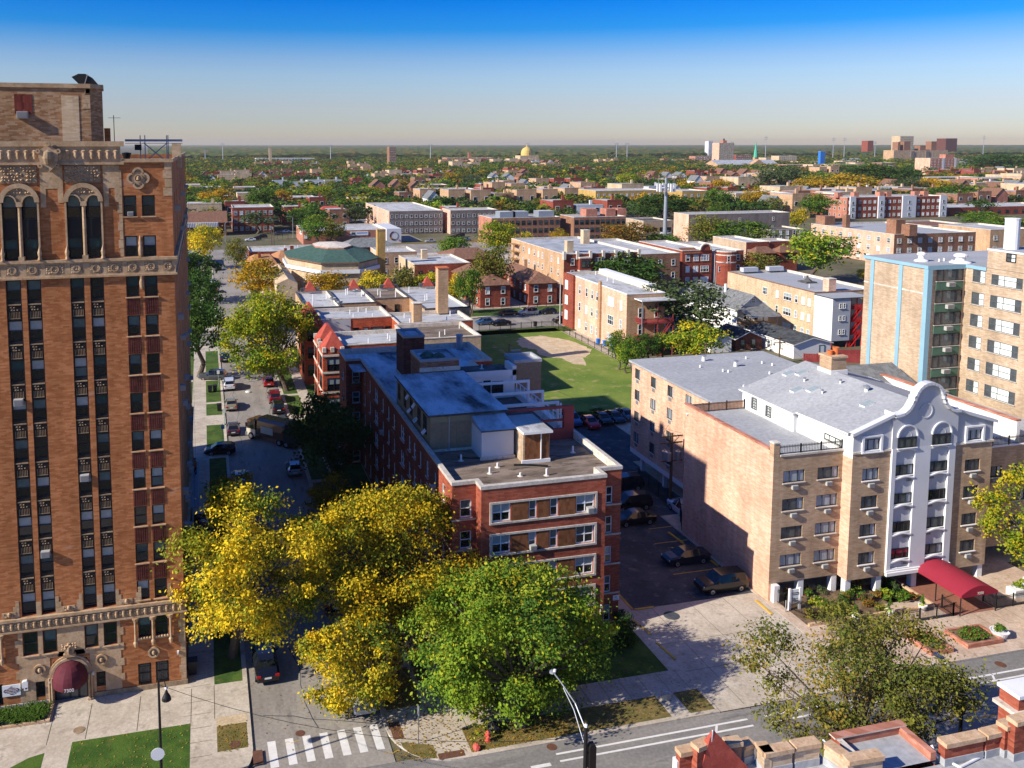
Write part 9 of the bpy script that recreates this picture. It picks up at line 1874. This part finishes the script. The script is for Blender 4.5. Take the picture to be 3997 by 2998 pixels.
m = MB(); yb = bl.y; m.face([(bl.x, yb, 8.8), (ap.x+.1, yb, 8.8), (ap.x, ap.y, 11.6)], 'shingle_red'); m.face([(ap.x+.1, yb, 8.8), (br.x, yb, 8.8), (ap.x, ap.y, 11.6)], 'shingle_red'); m.face([(br.x, yb, 8.8), (br.x, ap.y+1.5, 8.8), (ap.x, ap.y, 11.6)], 'roof_pale'); m.face([(bl.x, ap.y+1.5, 8.8), (bl.x, yb, 8.8), (ap.x, ap.y, 11.6)], 'shingle_red'); m.face([(br.x, ap.y+1.5, 8.8), (bl.x, ap.y+1.5, 8.8), (ap.x, ap.y, 11.6)], 'shingle_red'); m.bar((ap.x+.03, yb+.1, 8.9), (ap.x, ap.y, 11.55), .05, 'white_paint'); m.build('turret_roof', fb)
battlement(160, 440, 255, 420, 10.3, 'brick_mid', .45); battlement(265, 410, 350, 375, 10.7, 'brick_mid', .45); battlement(440, 385, 535, 372, 10.3, 'brick_brown', .45)
q = Z1(150, 515, 9.5); m = MB(); m.box(q.x-.1, q.x+.3, q.y, q.y+.4, 6, 9.7, 'white_paint'); m.build('corner_post', fb)
q = Z1(2185, 100, 11.2); m = MB(); m.box(q.x, q.x+3, q.y, q.y+1.2, 0, 11.0, 'brick_mid'); m.box(q.x-.1, q.x+3.1, q.y-.1, q.y+1.3, 11.0, 11.2, 'white_paint'); m.box(q.x-.35, q.x+3, q.y-.15, q.y+1.3, 10.1, 10.3, 'coping'); m.build('pier', fb)
a1, a2, a3 = Z1(1010, 375, 9.6), Z1(1040, 490, 9.0), Z1(1100, 560, 8.8); m = MB(); m.path([(a1.x, a1.y, 9.7), (a1.x+.15, a1.y-.5, 9.5), (a2.x, a2.y, 8.9), (a3.x, a3.y, 8.8), (a3.x+.5, a3.y-2, 8.8)], .07, 'white_paint', 8); m.build('drain_pipe', fb)
a1, a2, a3 = Z1(1660, 405, 9.3), Z1(1740, 475, 8.85), Z1(1830, 525, 8.8); m = MB(); m.path([(a1.x, a1.y, 9.4), (a1.x+.05, a1.y-.3, 8.95), (a2.x, a2.y, 8.8), (a3.x, a3.y, 8.78), (a3.x+5.5, a3.y+1.2, 8.78)], .07, 'white_paint', 8); m.build('drain_pipe', fb)
# ------------------------------------------------------------------ the worker on the hung platform
pe = bpy.data.meshes.new('person'); J = [((0, 0, .95), .155), ((0, .02, 1.22), .15), ((.02, .05, 1.45), .17), ((.03, .07, 1.56), .065), ((.05, .09, 1.72), .115), ((0, 0, 0), 0),
     ((.11, 0, .88), .10), ((.13, .03, .48), .07), ((.13, -.02, .07), .05), ((.14, .10, .04), .045), ((-.11, 0, .88), .10), ((-.14, .08, .48), .07), ((-.14, -.02, .07), .05), ((-.14, .10, .04), .045),
     ((.22, .04, 1.44), .075), ((.34, .08, 1.20), .055), ((.30, .32, 1.10), .042), ((.28, .40, 1.08), .035), ((-.20, .06, 1.44), .075), ((-.32, .12, 1.22), .055), ((-.24, .36, 1.15), .042), ((-.22, .44, 1.14), .035)]
idx = [i for i in range(len(J)) if i != 5]; mp_ = {k: n for n, k in enumerate(idx)}
ED = [(0, 1), (1, 2), (2, 3), (3, 4), (0, 6), (6, 7), (7, 8), (8, 9), (0, 10), (10, 11), (11, 12), (12, 13), (2, 14), (14, 15), (15, 16), (16, 17), (2, 18), (18, 19), (19, 20), (20, 21)]
pe.from_pydata([J[i][0] for i in idx], [(mp_[a], mp_[b]) for a, b in ED], []); po = bpy.data.objects.new('person', pe); COL.objects.link(po)
sk_ = po.modifiers.new('skin', 'SKIN'); po.modifiers.new('sub', 'SUBSURF').levels = 1
for n, i in enumerate(idx): v = pe.skin_vertices[0].data[n]; v.radius = (J[i][1], J[i][1]); v.use_root = (i == 0)
plain('work_orange', (.50, .14, .03), .1); plain('work_trousers', (.03, .035, .05), .1); plain('skin', (.30, .17, .11), .05)
dg = bpy.context.evaluated_depsgraph_get(); me = bpy.data.meshes.new_from_object(po.evaluated_get(dg)); bpy.data.objects.remove(po); me.name = 'person'; me.materials.clear()
for k in ('work_orange', 'work_trousers', 'skin'): me.materials.append(MATS[k])
for f in me.polygons: c = f.center; f.material_index = 1 if c.z < .93 else (2 if c.z > 1.53 or c.y > .33 else 0); f.use_smooth = True
po = bpy.data.objects.new('person', me); COL.objects.link(po); po.location = (-1.62, 97.0, 4.68); po.rotation_euler = (0, 0, 1.2); tag(po, 'worker in an orange jacket and dark trousers standing on the hung platform', 'person', None)
m = MB(); m.lathe((.05, .09, 1.76), [(.125, 0), (.12, .05), (.08, .11), (0, .13)], 'work_trousers', 10); o = bpy.data.objects.new('cap', m.mesh('cap')); COL.objects.link(o); o.parent = po
